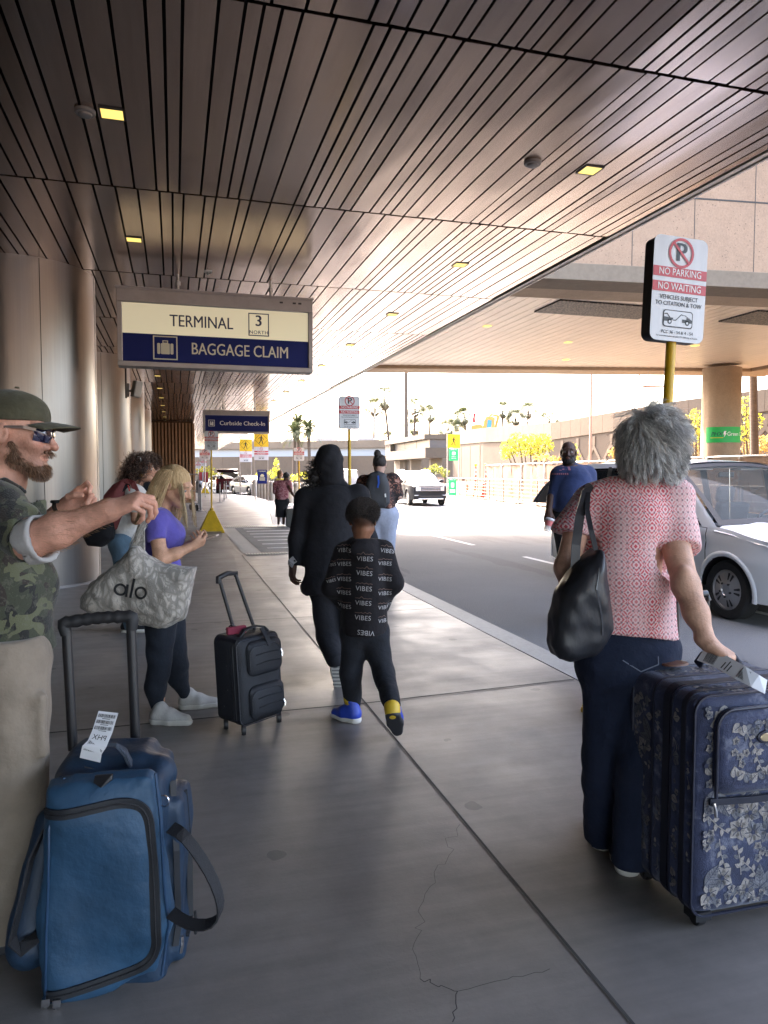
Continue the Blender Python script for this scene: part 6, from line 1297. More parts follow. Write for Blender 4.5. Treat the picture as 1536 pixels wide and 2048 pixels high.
    pa = (gd[:, None]+of+wv).reshape(n*m, 12, 3); t = np.clip(np.repeat(rs.uniform(.0, .85, (n, 1)), m, 0)+rs.uniform(-.2, .3, (n*m, 1)), 0, 1); cols = np.array([.40, .39, .385])*(1-t)+np.array([1.0, .97, .94])*t
    ok = pa[:, :, 2].min(1) > J(1297, 972, 2.74).z; pa = pa[ok]; cols = cols[ok]; m = 1; n = len(pa)
    strands('strands', pa, rs.uniform(.0006, .0011, n*m), M_HAIR, h, 3, cols)
    q, nn = surf_pts(V, F, 170, rs, lambda c, q: 1.0*(c[:, 2] > hp(0, 0, .05).z)); pa = grow(q, nn, 10, .009, flow, .9, .03, .003, 120, rs, (), .6, .85); strands('flyaway_strands', pa, .0005, M_HAIR, h, 3, np.tile([.6, .58, .56], (170, 1)))
    return P
GW = grey_woman()
# ---------------- child in the printed hoodie
M_KIDH = cloth('black printed hoodie cotton', (.016, .014, .016))
def coils(P, V, F, n, rad, coil, turns, thick, cols, par, seed, keep=None):
    rs = RS(seed); p, nn = surf_pts(V, F, n, rs, keep); t = np.linspace(0, 1, 9)[None, :, None]; ph = rs.uniform(0, 6.28, (n, 1, 1)); a = ph+t*turns*6.28
    u = np.cross(nn, np.array([.3, .5, .81])); u /= np.linalg.norm(u, axis=1, keepdims=True); v = np.cross(nn, u); ln = rad*rs.uniform(.6, 1.3, (n, 1, 1))
    pa = p[:, None, :]+nn[:, None, :]*(t*ln-.003)+coil*(u[:, None, :]*np.cos(a)+v[:, None, :]*np.sin(a))*(t**.5)+(u[:, None, :]*rs.normal(size=(n, 1, 1))+v[:, None, :]*rs.normal(size=(n, 1, 1)))*t*ln*.5
    tt = rs.uniform(0, 1, (n, 1)); return strands('strands', pa, rs.uniform(thick*.7, thick*1.3, n), M_HAIR, par, 3, np.array(cols[0])*(1-tt)+np.array(cols[1])*tt)
def kid():
    P = Person('child in a black hoodie printed all over with white lettering, walking away', (1.10, 4.12, 0), (.30, .135, .075)); J = P.J; d = 4.36
    def fade(C_, x, y, z, mixc): mixc(np.clip((z+.055)/.05, 0, 1)*(y < .045)*.8, (.03, .02, .017))
    P.head(J(726, 1041, d), (CF*.95+CR*.12).normalized(), .93, extra=fade, neck=J(722, 1090, d+.02), nr=.050)
    b = SDF(.01).add(RC(J(692, 1102, d), J(762, 1100, d), .045), .04).add(RC(J(727, 1110, d), J(727, 1255, d), .09, .07), .05)
    ls = (((710, 1275, d), (702, 1345, d), (706, 1408, d+.04)), ((748, 1275, d), (767, 1345, d-.05), (784, 1408, 4.04)))
    for h, k, a in ls: b.add(RC(J(*h), J(*k), .065, .045), .03).add(RC(J(*k), J(*a), .045, .032), .02)
    for q in (((684, 1105, d), (664, 1180, d), (700, 1205, d+.14)), ((768, 1102, d), (786, 1170, d), (750, 1205, d+.14))): b.add(RC(J(*q[0]), J(*q[1]), .036), .02).add(RC(J(*q[1]), J(*q[2]), .033, .024), .02)
    P.skin_add(b); P.finish(); r = P.root
    s = SDF(.007); s.add(RC(J(695, 1108, d), J(760, 1104, d), .062, .064), .05).add(RC(J(727, 1125, d), J(728, 1180, d), .125, .135), .05).add(RC(J(728, 1180, d), J(729, 1256, d), .135, .142), .05)
    for q in (((685, 1104, d), (664, 1176, d-.02), (690, 1212, d+.12)), ((769, 1100, d), (787, 1165, d-.02), (764, 1212, d+.12))): s.add(RC(J(*q[0]), J(*q[1]), .058, .052), .04).add(RC(J(*q[1]), J(*q[2]), .052, .042), .035)
    for k in range(9): a = R(-160+k*40-YAW*57.3); c = J(727, 1086, d)+Vector((math.cos(a)*.066, math.sin(a)*.072, .0)); s.add(EL(c, (.032, .032, .028)), .02)
    s.add(EL(J(722, 1102, d-.095), (.085, .045, .045)), .035).sub(EL(J(727, 1072, d), (.054, .058, .04)), .015).cut(J(728, 1263, d), (0, 0, -1)).disp(folds(31, .0065, 22, (1, 1, .6)))
    T = s.mesh(2); ho = mesh_obj('hoodie', [T], M_KIDH, r); k = d/FPX; WT = mat('white print ink', (.42, .40, .40), .7); BK = mat('dark print ink', (.02, .018, .02), .7); BR = mat('brown print ink', (.20, .12, .09), .7)
    pw, pb, pr_ = MB(), MB(), MB(); rs = random.Random(8)
    def word(cx, cy, w_, rot=0.0, st='VIBES'):
        M2 = Matrix.Translation(((cx-727)*k, (1180-cy)*k, 0)) @ Matrix.Rotation(rot, 4, 'Z'); sz = w_*k/2.75
        pw.text(st, M2, sz*.98, .0, spacing=1.06)
        pts = []; n = 9
        for i in range(n): pts.append(((-.5+i/(n-1))*w_*k*.9, sz*(.72+(.45*rs.random() if i % 2 else 0)*(1-abs(i-4)/5))))
        q = MB(); stroke(q, M2, pts, .0022, 0); pr_.add([Vector(v)+Vector((0, 0, .0008)) for v in q.V], q.F)
    for i, y in enumerate((1113, 1141, 1170, 1198, 1227)): word(731-i*1.0, y, 36, R(-4))
    word(733, 1255, 38, R(174), 'VIBES')
    for y in (1128, 1158, 1186, 1214, 1240): word(770, y-4, 30, R(-6))
    for y in (1100, ): word(775, y, 32, R(-10))
    for y in (1098, 1125, 1154, 1180, 1208): word(690, y, 32, R(4))
    for y in (1120, 1150): word(664, y+8, 22, R(15))
    for nm, mb, m, off in (('lettering', pw, WT, .0016), ('skyline_print', pr_, BR, .0018)): decal(nm, mb, T, J(727, 1180, d), CR, UP, CF, off, m, ho)
    mesh_obj('hood_lining', [SDF(.007).add(EL(J(735, 1083, d-.01), (.052, .056, .022)), .01).sub(EL(J(730, 1076, d), (.046, .05, .03)), .008).mesh(1)], cloth('grey hood lining', (.12, .13, .15)), ho)
    s = SDF(.008); s.add(RC(J(708, 1262, d), J(752, 1262, d), .085), .04).add(RC(J(728, 1215, d), J(728, 1262, d), .10), .04)
    for (h, kk, a), r2 in zip(ls, (.062, .060)): s.add(RC(J(*h), J(*kk), .085, .066), .035).add(RC(J(*kk), J(*a), .066, .050), .03)
    s.cut(J(728, 1200, d), (0, 0, 1)).disp(folds(33, .006, 20, (1, 1, .9))); sdf_obj('trousers', s, M_CHAR, r)
    bl = mat('blue shoe leather', (.025, .06, .42), .45); yl = mat('yellow shoe collar', (.65, .42, .03), .5)
    hl = J(716, 1434, d); hl.z = 0; tl = hl+(CF*.55-CR*.83).normalized()*.20; a = shoe(r, hl, tl, bl, M_SOLEW, .95, high=.03); mesh_obj('collar', [SDF(.006).add(RC(hl.lerp(tl, .22)+UP*.115, hl.lerp(tl, .30)+UP*.14, .040), .02).mesh(1)], yl, a)
    hl = J(785, 1432, 3.97); tl2 = J(794, 1474, 4.09); tl2 = hl+(tl2-hl).normalized()*.215; tl2.z = max(tl2.z, .012); a = shoe(r, hl, tl2, bl, M_SOLEK, .95, up=(CF*.75+UP*.5), high=.02); 
    a2 = mesh_obj('collar', [SDF(.006).add(RC(J(784, 1414, 4.02), J(785, 1422, 4.01), .045), .02).mesh(1)], yl, a)
    cap = SDF(.006).add(EL(P.hp(0, -.015, .042), (.086, .102, .078), P.M), .02).add(EL(P.hp(.01, -.02, .072), (.07, .08, .050), P.M), .03).cut(P.hp(0, -.05, .015), Vector(P.M @ np.array([0, -.35, -1.0]))); V, F = cap.mesh(2); h = mesh_obj('hair', [(V, F)], hcap((.018, .014, .012)), r)
    coils(P, V, F, 5200, .020, .0045, 1.8, .0008, ((.014, .011, .010), (.085, .065, .055)), h, 5)
kid()
# ---------------- adult in the black hood
def hooded():
    P = Person('person in a long black hooded jacket walking away in mid stride', (1.02, 5.2, 0), (.10, .05, .035)); J = P.J; d = 5.25
    P.head(J(652, 928, d), (CF*.8-CR*.6).normalized(), 1.02, neck=J(662, 985, d), h=.008, eyes=False)
    b = SDF(.013).add(RC(J(612, 990, d), J(718, 985, d), .06), .05).add(RC(J(664, 1000, d), J(664, 1170, d), .12, .12), .05); ls = (((648, 1180, d), (654, 1272, d), (670, 1318, d-.16)), ((690, 1180, d), (694, 1290, d+.05), (696, 1385, d+.10)))
    for h, k, a in ls: b.add(RC(J(*h), J(*k), .075, .055), .03).add(RC(J(*k), J(*a), .055, .04), .02)
    P.skin_add(b); a = SDF(.006); wr = J(586, 1128, d-.03); a.add(RC(J(590, 1085, d), wr, .035, .026), .02); hand_ops(a, wr, J(583, 1165, d-.02)-wr, (.9, .3, 0), -1, (25, 30, 35, 35), 1.0); P.skin_add(a)
    P.finish(); r = P.root; s = SDF(.010)
    s.add(RC(J(620, 1000, d), J(710, 996, d), .082), .06).add(RC(J(664, 1010, d), J(655, 1165, d), .165, .175), .07).add(RC(J(640, 1100, d), J(642, 1175, d), .12, .13), .07).add(RC(J(685, 1100, d), J(682, 1175, d), .12, .13), .07)
    s.add(RC(J(610, 996, d), J(594, 1080, d-.02), .078, .07), .04).add(RC(J(594, 1080, d-.02), J(591, 1120, d-.03), .07, .055), .03).add(RC(J(718, 990, d), J(734, 1080, d+.02), .078, .07), .04).add(RC(J(734, 1080, d+.02), J(725, 1140, d+.1), .07, .05), .03)
    s.cut(J(655, 1179, d), CR*.07-UP, within=EL(J(662, 1190, d), (.36, .36, .15))).cut(J(588, 1127, d), (0, 0, -1), within=EL(J(590, 1140, d), (.12, .15, .11))).disp(folds(41, .014, 10, (1, 1, .4))).disp(folds(42, .004, 30, (1, 1, .6))); sdf_obj('jacket', s, M_BLACKC, r)
    s = SDF(.009).add(EL(J(658, 926, d), (.108, .13, .138), HM(CF)), .02).add(EL(J(661, 950, d), (.100, .115, .105), HM(CF)), .03).add(RC(J(648, 978, d), J(680, 978, d), .070), .03).sub(EL(P.hp(.0, .15, -.02), (.09, .09, .12), P.M), .02).disp(folds(43, .007, 14)).disp(folds(47, .004, 45)); sdf_obj('hood', s, M_BLACKC, r)
    s = SDF(.010).add(RC(J(650, 1175, d), J(688, 1175, d), .12), .05)
    for h, k, a in ls: s.add(RC(J(*h), J(*k), .10, .078), .035).add(RC(J(*k), J(*a), .078, .066), .03)
    s.cut(J(664, 1150, d), (0, 0, 1)).disp(folds(44, .008, 14)); sdf_obj('trousers', s, M_BLACKC, r)
    tan = mat('tan shoe suede', (.22, .14, .09), .8); hl = J(673, 1312, d-.20); tl = J(678, 1385, d-.16); a = shoe(r, hl, tl, tan, M_SOLEW, 1.1, up=(CF+UP*.12))
    def ribs(b):
        f = (tl-hl).normalized(); x = CR; n = f.cross(x); n = n if n.dot(CF) < 0 else -n
        for i in range(9): c = hl+f*(.05+.026*i)+n*.006; b.box(c, (.075, .014, .010), Matrix((x, -n, f)).transposed() if 0 else Matrix.Rotation(-YAW, 3, 'Z'))
    one('sole_bar', ribs, mat('grey sole rubber', (.22, .21, .20), .7), a)
    hl = J(696, 1392, d+.05); hl.z = 0; shoe(r, hl, hl+CF*.27, tan, M_SOLEW, 1.05)
    h = SDF(.007).add(RC(P.hp(.0, .05, -.02), J(630, 955, d-.03), .05), .02); V, F = h.mesh(1); ho = mesh_obj('hair', [(V, F)], hcap((.012, .01, .01)), r); coils(P, V, F, 260, .05, .010, 2.2, .0034, ((.012, .01, .01), (.03, .025, .022)), ho, 9)
    one('cuff_tag', lambda b: b.strap([J(590, 1118, d-.09), J(582, 1124, d-.09), J(580, 1132, d-.08)], .05, .006, UP), mat('grey reflective tab', (.28, .28, .29), .5), r)
hooded()
# ---------------- woman with the grey backpack
def backpacker():
    P = Person('person in a dark rust patterned top and pale sweatpants wearing a grey backpack', (2.45, 9.0, 0), (.58, .36, .28)); J = P.J; d = 9.2
    P.head(J(759, 928, d), (CF*.95-CR*.05).normalized(), 1.0, neck=J(757, 958, d), h=.009, eyes=False, nr=.058)
    b = SDF(.014).add(RC(J(730, 968, d), J(784, 966, d), .07), .05).add(RC(J(757, 975, d), J(759, 1012, d), .15, .11), .06); ls = (((744, 1050, d), (744, 1115, d), (742, 1178, d)), ((774, 1050, d), (773, 1115, d+.1), (772, 1178, d+.15)))
    for h, k, a in ls: b.add(RC(J(*h), J(*k), .08, .06), .03).add(RC(J(*k), J(*a), .06, .045), .02)
    P.skin_add(b); a = SDF(.008); el = J(797, 992, d-.02); wr = J(776, 1000, d+.22); a.add(RC(J(792, 970, d), el, .052, .045), .02).add(RC(el, wr, .045, .03), .02); hand_ops(a, wr, -CR, -UP, 1); a.add(RC(J(724, 970, d), J(719, 1000, d+.05), .05, .045), .02); P.skin_add(a); P.finish(); r = P.root
    s = SDF(.011).add(RC(J(735, 965, d), J(782, 963, d), .085), .06).add(RC(J(757, 980, d), J(759, 1008, d), .20, .205), .07).add(RC(J(728, 966, d), J(721, 990, d), .095, .085), .05).add(RC(J(787, 963, d), J(794, 988, d), .10, .085), .05).cut(J(760, 1015, d), -UP).disp(folds(51, .008, 12)); s.sub(EL(J(757, 944, d), (.07, .07, .06)), .02); sdf_obj('top', s, M_RUST, r)
    s = SDF(.012).add(RC(J(745, 1030, d), J(773, 1030, d), .165), .06).add(RC(J(758, 1015, d), J(758, 1030, d), .17), .05)
    for h, k, a in ls: s.add(RC(J(*h), J(*k), .135, .10), .05).add(RC(J(*k), J(*a), .10, .085), .03)
    s.cut(J(758, 1008, d), UP).disp(folds(52, .008, 12)); sdf_obj('sweatpants', s, M_PALEJ, r)
    for x in (742, 772): hl = J(x, 1185, d); hl.z = 0; shoe(r, hl, hl+CF*.25, M_SHOEW, M_SOLEW)
    s = SDF(.008).add(EL(P.hp(0, -.03, .035), (.085, .095, .088), P.M), .02).add(EL(P.hp(-.03, -.07, .13), (.045, .045, .05), P.M), .02).sub(EL(P.hp(0, -.10, -.10), (.07, .06, .07), P.M), .02).sub(EL(P.hp(0, .12, -.04), (.09, .09, .1), P.M), .02); V, F = s.mesh(1); h = mesh_obj('hair', [(V, F)], hcap((.035, .028, .026)), r)
    p, nn = surf_pts(V, F, 900, RS(4)); bun = np.array(P.hp(-.03, -.07, .13)); pa = grow(p, nn, 5, .012, lambda q: (bun-q)/(np.linalg.norm(bun-q, axis=1, keepdims=True)+1e-6), .25); strands('strands', pa, .0016, M_HAIR, h, 3, np.array([.03, .024, .022])+RS(1).rand(900, 1)*np.array([.10, .085, .06]))
    bp = thing('backpack', 'grey backpack with a blue ribbon worn by the person in sweatpants', 'backpack', P.loc); n = 0; mb = mat('grey backpack nylon', (.055, .056, .062), .7, var=(6, .2), bump=(60, .2))
    s = SDF(.009).add(PX(J(754, 980, d-.25), CR, UP, [((x-754)*d/FPX, (980-y)*d/FPX) for x, y in ((740, 948), (756, 943), (770, 948), (777, 968), (778, 1005), (770, 1014), (740, 1014), (732, 1000), (733, 965))], .12, .10, .05), .02).disp(folds(55, .007, 14, (1, 1, .6))); T = s.mesh(2); mesh_obj('body', [T], mb, bp)
    b = MB(); stroke(b, Matrix.Identity(4), [(-.10, -.03), (.10, -.03)], .012, 0); stroke(b, Matrix.Identity(4), [(.10, -.03), (.102, -.11)], .012, 0); decal('pocket_zip', b, T, J(754, 988, d-.4), CR, UP, CF, .006, M_BLK, bp)
    b = MB(); stroke(b, Matrix.Identity(4), [(.015, .17), (.022, .09), (.008, .03)], .022, 0); decal('blue_ribbon', b, T, J(754, 980, d-.4), CR, UP, CF, .012, mat('blue ribbon', (.03, .12, .6), .5), bp)
    b = MB(); stroke(b, Matrix.Identity(4), [(.10, .0), (.103, -.035)], .018, 0); decal('zip_pull', b, T, J(754, 988, d-.4), CR, UP, CF, .016, M_STEEL, bp)
    for sx in (-1, 1): one('shoulder_strap', lambda b: b.strap([J(754+sx*11, 950, d-.22), J(755+sx*14, 950, d-.05), J(755+sx*15, 957, d+.12), J(755+sx*16, 985, d+.23)], .07, .02, CR), mb, bp)
backpacker()
# ---------------- man in the navy top
def navy_man():
    P = Person('bald bearded man in a navy long sleeved top standing by the minivan', (4.25, 7.12, -.15), (.075, .036, .024)); J = P.J; d = 8.0; f = (-CF*.92-CR*.28).normalized()
    def bd(C_, x, y, z, mixc): mixc(np.clip((-.018-z)/.02, 0, 1)*np.clip((y+.0)/.03, 0, 1)*.9*(np.hypot(x/.028, (z+.0625)/.016) > 1), (.012, .009, .008))
    P.head(J(1137, 905, d), f, 1.04, h=.0055, extra=bd, brow=(.012, .01, .01), neck=J(1140, 940, d), nr=.068, lip=(.14, .06, .05))
    b = SDF(.013).add(RC(J(1118, 952, d), J(1172, 952, d+.05), .08), .05).add(RC(J(1145, 955, d), J(1143, 1040, d), .16, .17), .05); ls = (((1130, 1050, d), (1137, 1140, d), (1140, 1222, d)), ((1160, 1050, d), (1160, 1140, d), (1162, 1222, d)))
    for h, k, a in ls: b.add(RC(J(*h), J(*k), .10, .07), .03).add(RC(J(*k), J(*a), .07, .05), .02)
    P.skin_add(b); a = SDF(.006); wr = J(1098, 1022, d-.14); a.add(RC(J(1102, 995, d-.10), wr, .045, .032), .02); hand_ops(a, wr, J(1093, 1046, d-.20)-wr, (.55, .5, .3), 1, ((35, 45, 20), (38, 48, 20), (40, 48, 20), (42, 48, 20)), 1.1, 4, (40, 30)); P.skin_add(a); P.finish(); r = P.root
    s = SDF(.010).add(RC(J(1122, 950, d), J(1172, 950, d+.05), .10), .06).add(RC(J(1146, 965, d), J(1143, 1000, d-.03), .20, .235), .07).add(RC(J(1147, 1000, d-.02), J(1147, 1015, d), .22, .205), .07)
    s.add(RC(J(1117, 952, d), J(1106, 995, d-.06), .10, .075), .05).add(RC(J(1106, 995, d-.06), J(1100, 1015, d-.11), .075, .052), .03).add(RC(J(1174, 952, d+.05), J(1186, 1000, d+.05), .10, .08), .05).add(RC(J(1186, 1000, d+.05), J(1172, 1025, d-.15), .075, .055), .03)
    s.add(RC(J(1139, 936, d), J(1140, 944, d), .082), .03).sub(EL(J(1138, 931, d-.02), (.072, .072, .05), None), .01).cut(J(1146, 1023, d), -UP, within=EL(J(1150, 1035, d), (.26, .3, .16))).cut(J(1098, 1018, d-.12), -UP, within=EL(J(1096, 1030, d-.12), (.11, .12, .08))).disp(folds(61, .010, 9, (1, 1, .6))); T = s.mesh(2); to = mesh_obj('top', [T], M_NAVYC, r)
    b = MB(); [rect(b, Matrix.Identity(4), -.135+i*.030, .03+.004*(i % 3), .022, .048-.008*(i % 2), 0) for i in range(10)]; [rect(b, Matrix.Identity(4), -.11+i*.020, -.03, .013, .018, 0) for i in range(12)]; decal('chest_print', b, T, J(1131, 942, d-.5), CR+CF*.1, UP, CF, .004, mat('dull red print', (.34, .13, .17), .7), to)
    s = SDF(.012).add(RC(J(1132, 1035, d), J(1160, 1035, d), .17), .05)
    for h, k, a in ls: s.add(RC(J(*h), J(*k), .13, .10), .04).add(RC(J(*k), J(*a), .10, .08), .03)
    s.cut(J(1145, 1015, d), UP).disp(folds(62, .008, 12)); sdf_obj('trousers', s, M_BLACKC, r)
    for x in (1141, 1163): hl = J(x, 1230, d+.08); hl.z = 0; shoe(r, hl, hl+f*.29, M_BLACKC, M_SOLEK, 1.1)
    V, F = SDF(.006).add(EL(P.hp(0, .045, -.085), (.068, .060, .052), P.M), .02).sub(EL(P.hp(0, .1, -.060), (.030, .03, .014), P.M), .008).disp(folds(66, .003, 70)).mesh(1); h = mesh_obj('beard', [(V, F)], hcap((.010, .008, .008)), r)
    c = thing('paper_cup', 'clear and red paper cup held low by the man in navy', 'cup', P.loc+J(1097, 1050, d-.24)); ax = Matrix.Rotation(R(18), 3, 'Y')
    one('cup', lambda b: b.lathe([(.034, -.07), (.047, .055), (.050, .058)], n=20, M=ax), mat('cloudy plastic', (.6, .58, .58), .3, alpha=.75), c, smooth=40); one('printed_band', lambda b: b.lathe([(.041, -.01), (.0472, .045)], n=20, M=ax), mat('red cup print', (.6, .16, .16), .5), c, smooth=40); one('lid', lambda b: b.lathe([(.052, .056), (.050, .07), (.03, .078)], n=20, M=ax), M_SIGNW, c, smooth=40)
navy_man()
# ---------------- woman in the pink blouse with a suitcase, person in the yellow vest
def far_people():
    P = Person('woman in a pink mottled blouse and long black skirt rolling a grey suitcase', (3.1, 20.35, -.15), (.10, .045, .03)); J = P.J; d = 20.5; f = (CF*.9+CR*.35)
    P.head(J(573, 953, d), f, .95, neck=J(567, 966, d), h=.011, eyes=False); b = SDF(.016).add(RC(J(555, 966, d), J(578, 966, d), .05), .04).add(RC(J(565, 970, d), J(563, 1010, d), .12), .05)
    for x in (557, 567): b.add(RC(J(x+1, 1010, d), J(x, 1047, d), .07, .035), .03)
    P.skin_add(b); a = SDF(.011).add(RC(J(578, 972, d-.1), J(584, 986, d-.15), .045, .04), .02).add(RC(J(584, 986, d-.15), J(591, 996, d-.2), .04, .026), .02); hand_ops(a, J(591, 996, d-.2), (.6, 0, -.6), (0, 0, -1), 1, (55, 55, 55, 55)); P.skin_add(a); P.finish(); r = P.root
    sdf_obj('blouse', SDF(.013).add(RC(J(555, 967, d), J(577, 966, d), .085), .05).add(RC(J(565, 975, d), J(564, 992, d), .17, .185), .06).add(RC(J(552, 968, d), J(550, 984, d), .08, .075), .04).add(RC(J(578, 967, d-.05), J(581, 980, d-.1), .08, .07), .04).cut(J(564, 999, d), -UP).disp(folds(71, .01, 10)), M_PINKF, r)
    sdf_obj('skirt', SDF(.013).add(RC(J(558, 1003, d), J(570, 1003, d), .13), .05).add(RC(J(563, 1010, d), J(562, 1036, d), .165, .16), .05).cut(J(563, 1034, d), -UP).cut(J(563, 995, d), UP), M_BLACKC, r)
    V, F = SDF(.01).add(EL(P.hp(0, -.02, .035), (.085, .103, .088), P.M), .02).sub(EL(P.hp(0, .12, -.04), (.09, .09, .1), P.M), .02).disp(folds(73, .006, 50)).mesh(1); mesh_obj('hair', [(V, F)], hcap((.012, .01, .01)), r)
    for x in (557, 567): hl = J(x, 1052, d); hl.z = 0; shoe(r, hl, hl+(CR*.8+CF*.5).normalized()*.24, M_BLACKC, M_SOLEK)
    base = D(589, 1050, d-.15); base.z = -.15; t = thing('suitcase', 'plain grey upright suitcase rolled by the woman in the pink blouse', 'suitcase', base, -YAW); mg = mat('grey hard suitcase', (.12, .115, .105), .55, var=(8, .15))
    one('shell', lambda b: b.box((0, 0, .36), (.46, .26, .60)), mg, t, bevel=.05, seg=4); one('groove', lambda b: [b.box((x, -.131, .36), (.02, .006, .5)) for x in (-.12, .12)], mg, t); one('handle', lambda b: b.tube([(-.02, .05, .66), (-.02, .05, .93), (.10, .05, .93), (.10, .05, .66)], .013, 8), M_STEEL, t)
    for x in (-.18, .18): one('wheel', lambda b: b.lathe([(.02, -.02), (.045, -.02), (.045, .02), (.02, .02)], (x, .02, .045), 14, Matrix.Rotation(R(90), 3, 'Y')), M_BLK, t)
    P = Person('long haired person in a yellow safety vest beyond the woman in pink', (*D(559, 946, 27).xy, -.15), (.42, .26, .19)); J = P.J; d = 27
    P.head(J(561, 947, d), (CR*.9-CF*.3), .95, neck=J(560, 958, d), h=.014, eyes=False); b = SDF(.018).add(RC(J(553, 962, d), J(567, 962, d), .07), .04).add(RC(J(560, 968, d), J(560, 985, d), .15), .05)
    for x in (556, 564): b.add(RC(J(x, 988, d), J(x, 1030, d), .085, .05), .03)
    b.add(RC(J(552, 962, d), J(551, 978, d), .055, .045), .03).add(RC(J(551, 978, d), J(556, 988, d), .045, .035), .03).add(RC(J(568, 962, d), J(569, 978, d), .055, .045), .03).add(RC(J(569, 978, d), J(563, 988, d), .045, .035), .03)
    P.skin_add(b); P.finish(); r = P.root
    sdf_obj('vest', SDF(.016).add(RC(J(555, 962, d), J(565, 962, d), .10), .05).add(RC(J(560, 968, d), J(560, 980, d), .19), .05).cut(J(560, 986, d), -UP), mat('yellow hi-vis vest', (.62, .50, .05), .7, var=(6, .2)), r); sdf_obj('trousers', SDF(.016).add(RC(J(556, 988, d), J(556, 1033, d), .11, .08), .03).add(RC(J(564, 988, d), J(564, 1033, d), .11, .08), .03), M_BLACKC, r)
    sdf_obj('hair', SDF(.012).add(EL(P.hp(0, -.02, .03), (.09, .11, .10), P.M), .02).add(RC(P.hp(0, -.06, -.03), P.hp(0, -.05, -.22), .075, .06), .04).sub(EL(P.hp(0, .13, -.04), (.09, .09, .1), P.M), .02), hcap((.16, .10, .055)), r)
    for x in (556, 564): hl = J(x, 1034, d); hl.z = 0; shoe(r, hl, hl+CR*.26, M_BLACKC, M_SOLEK)
far_people()
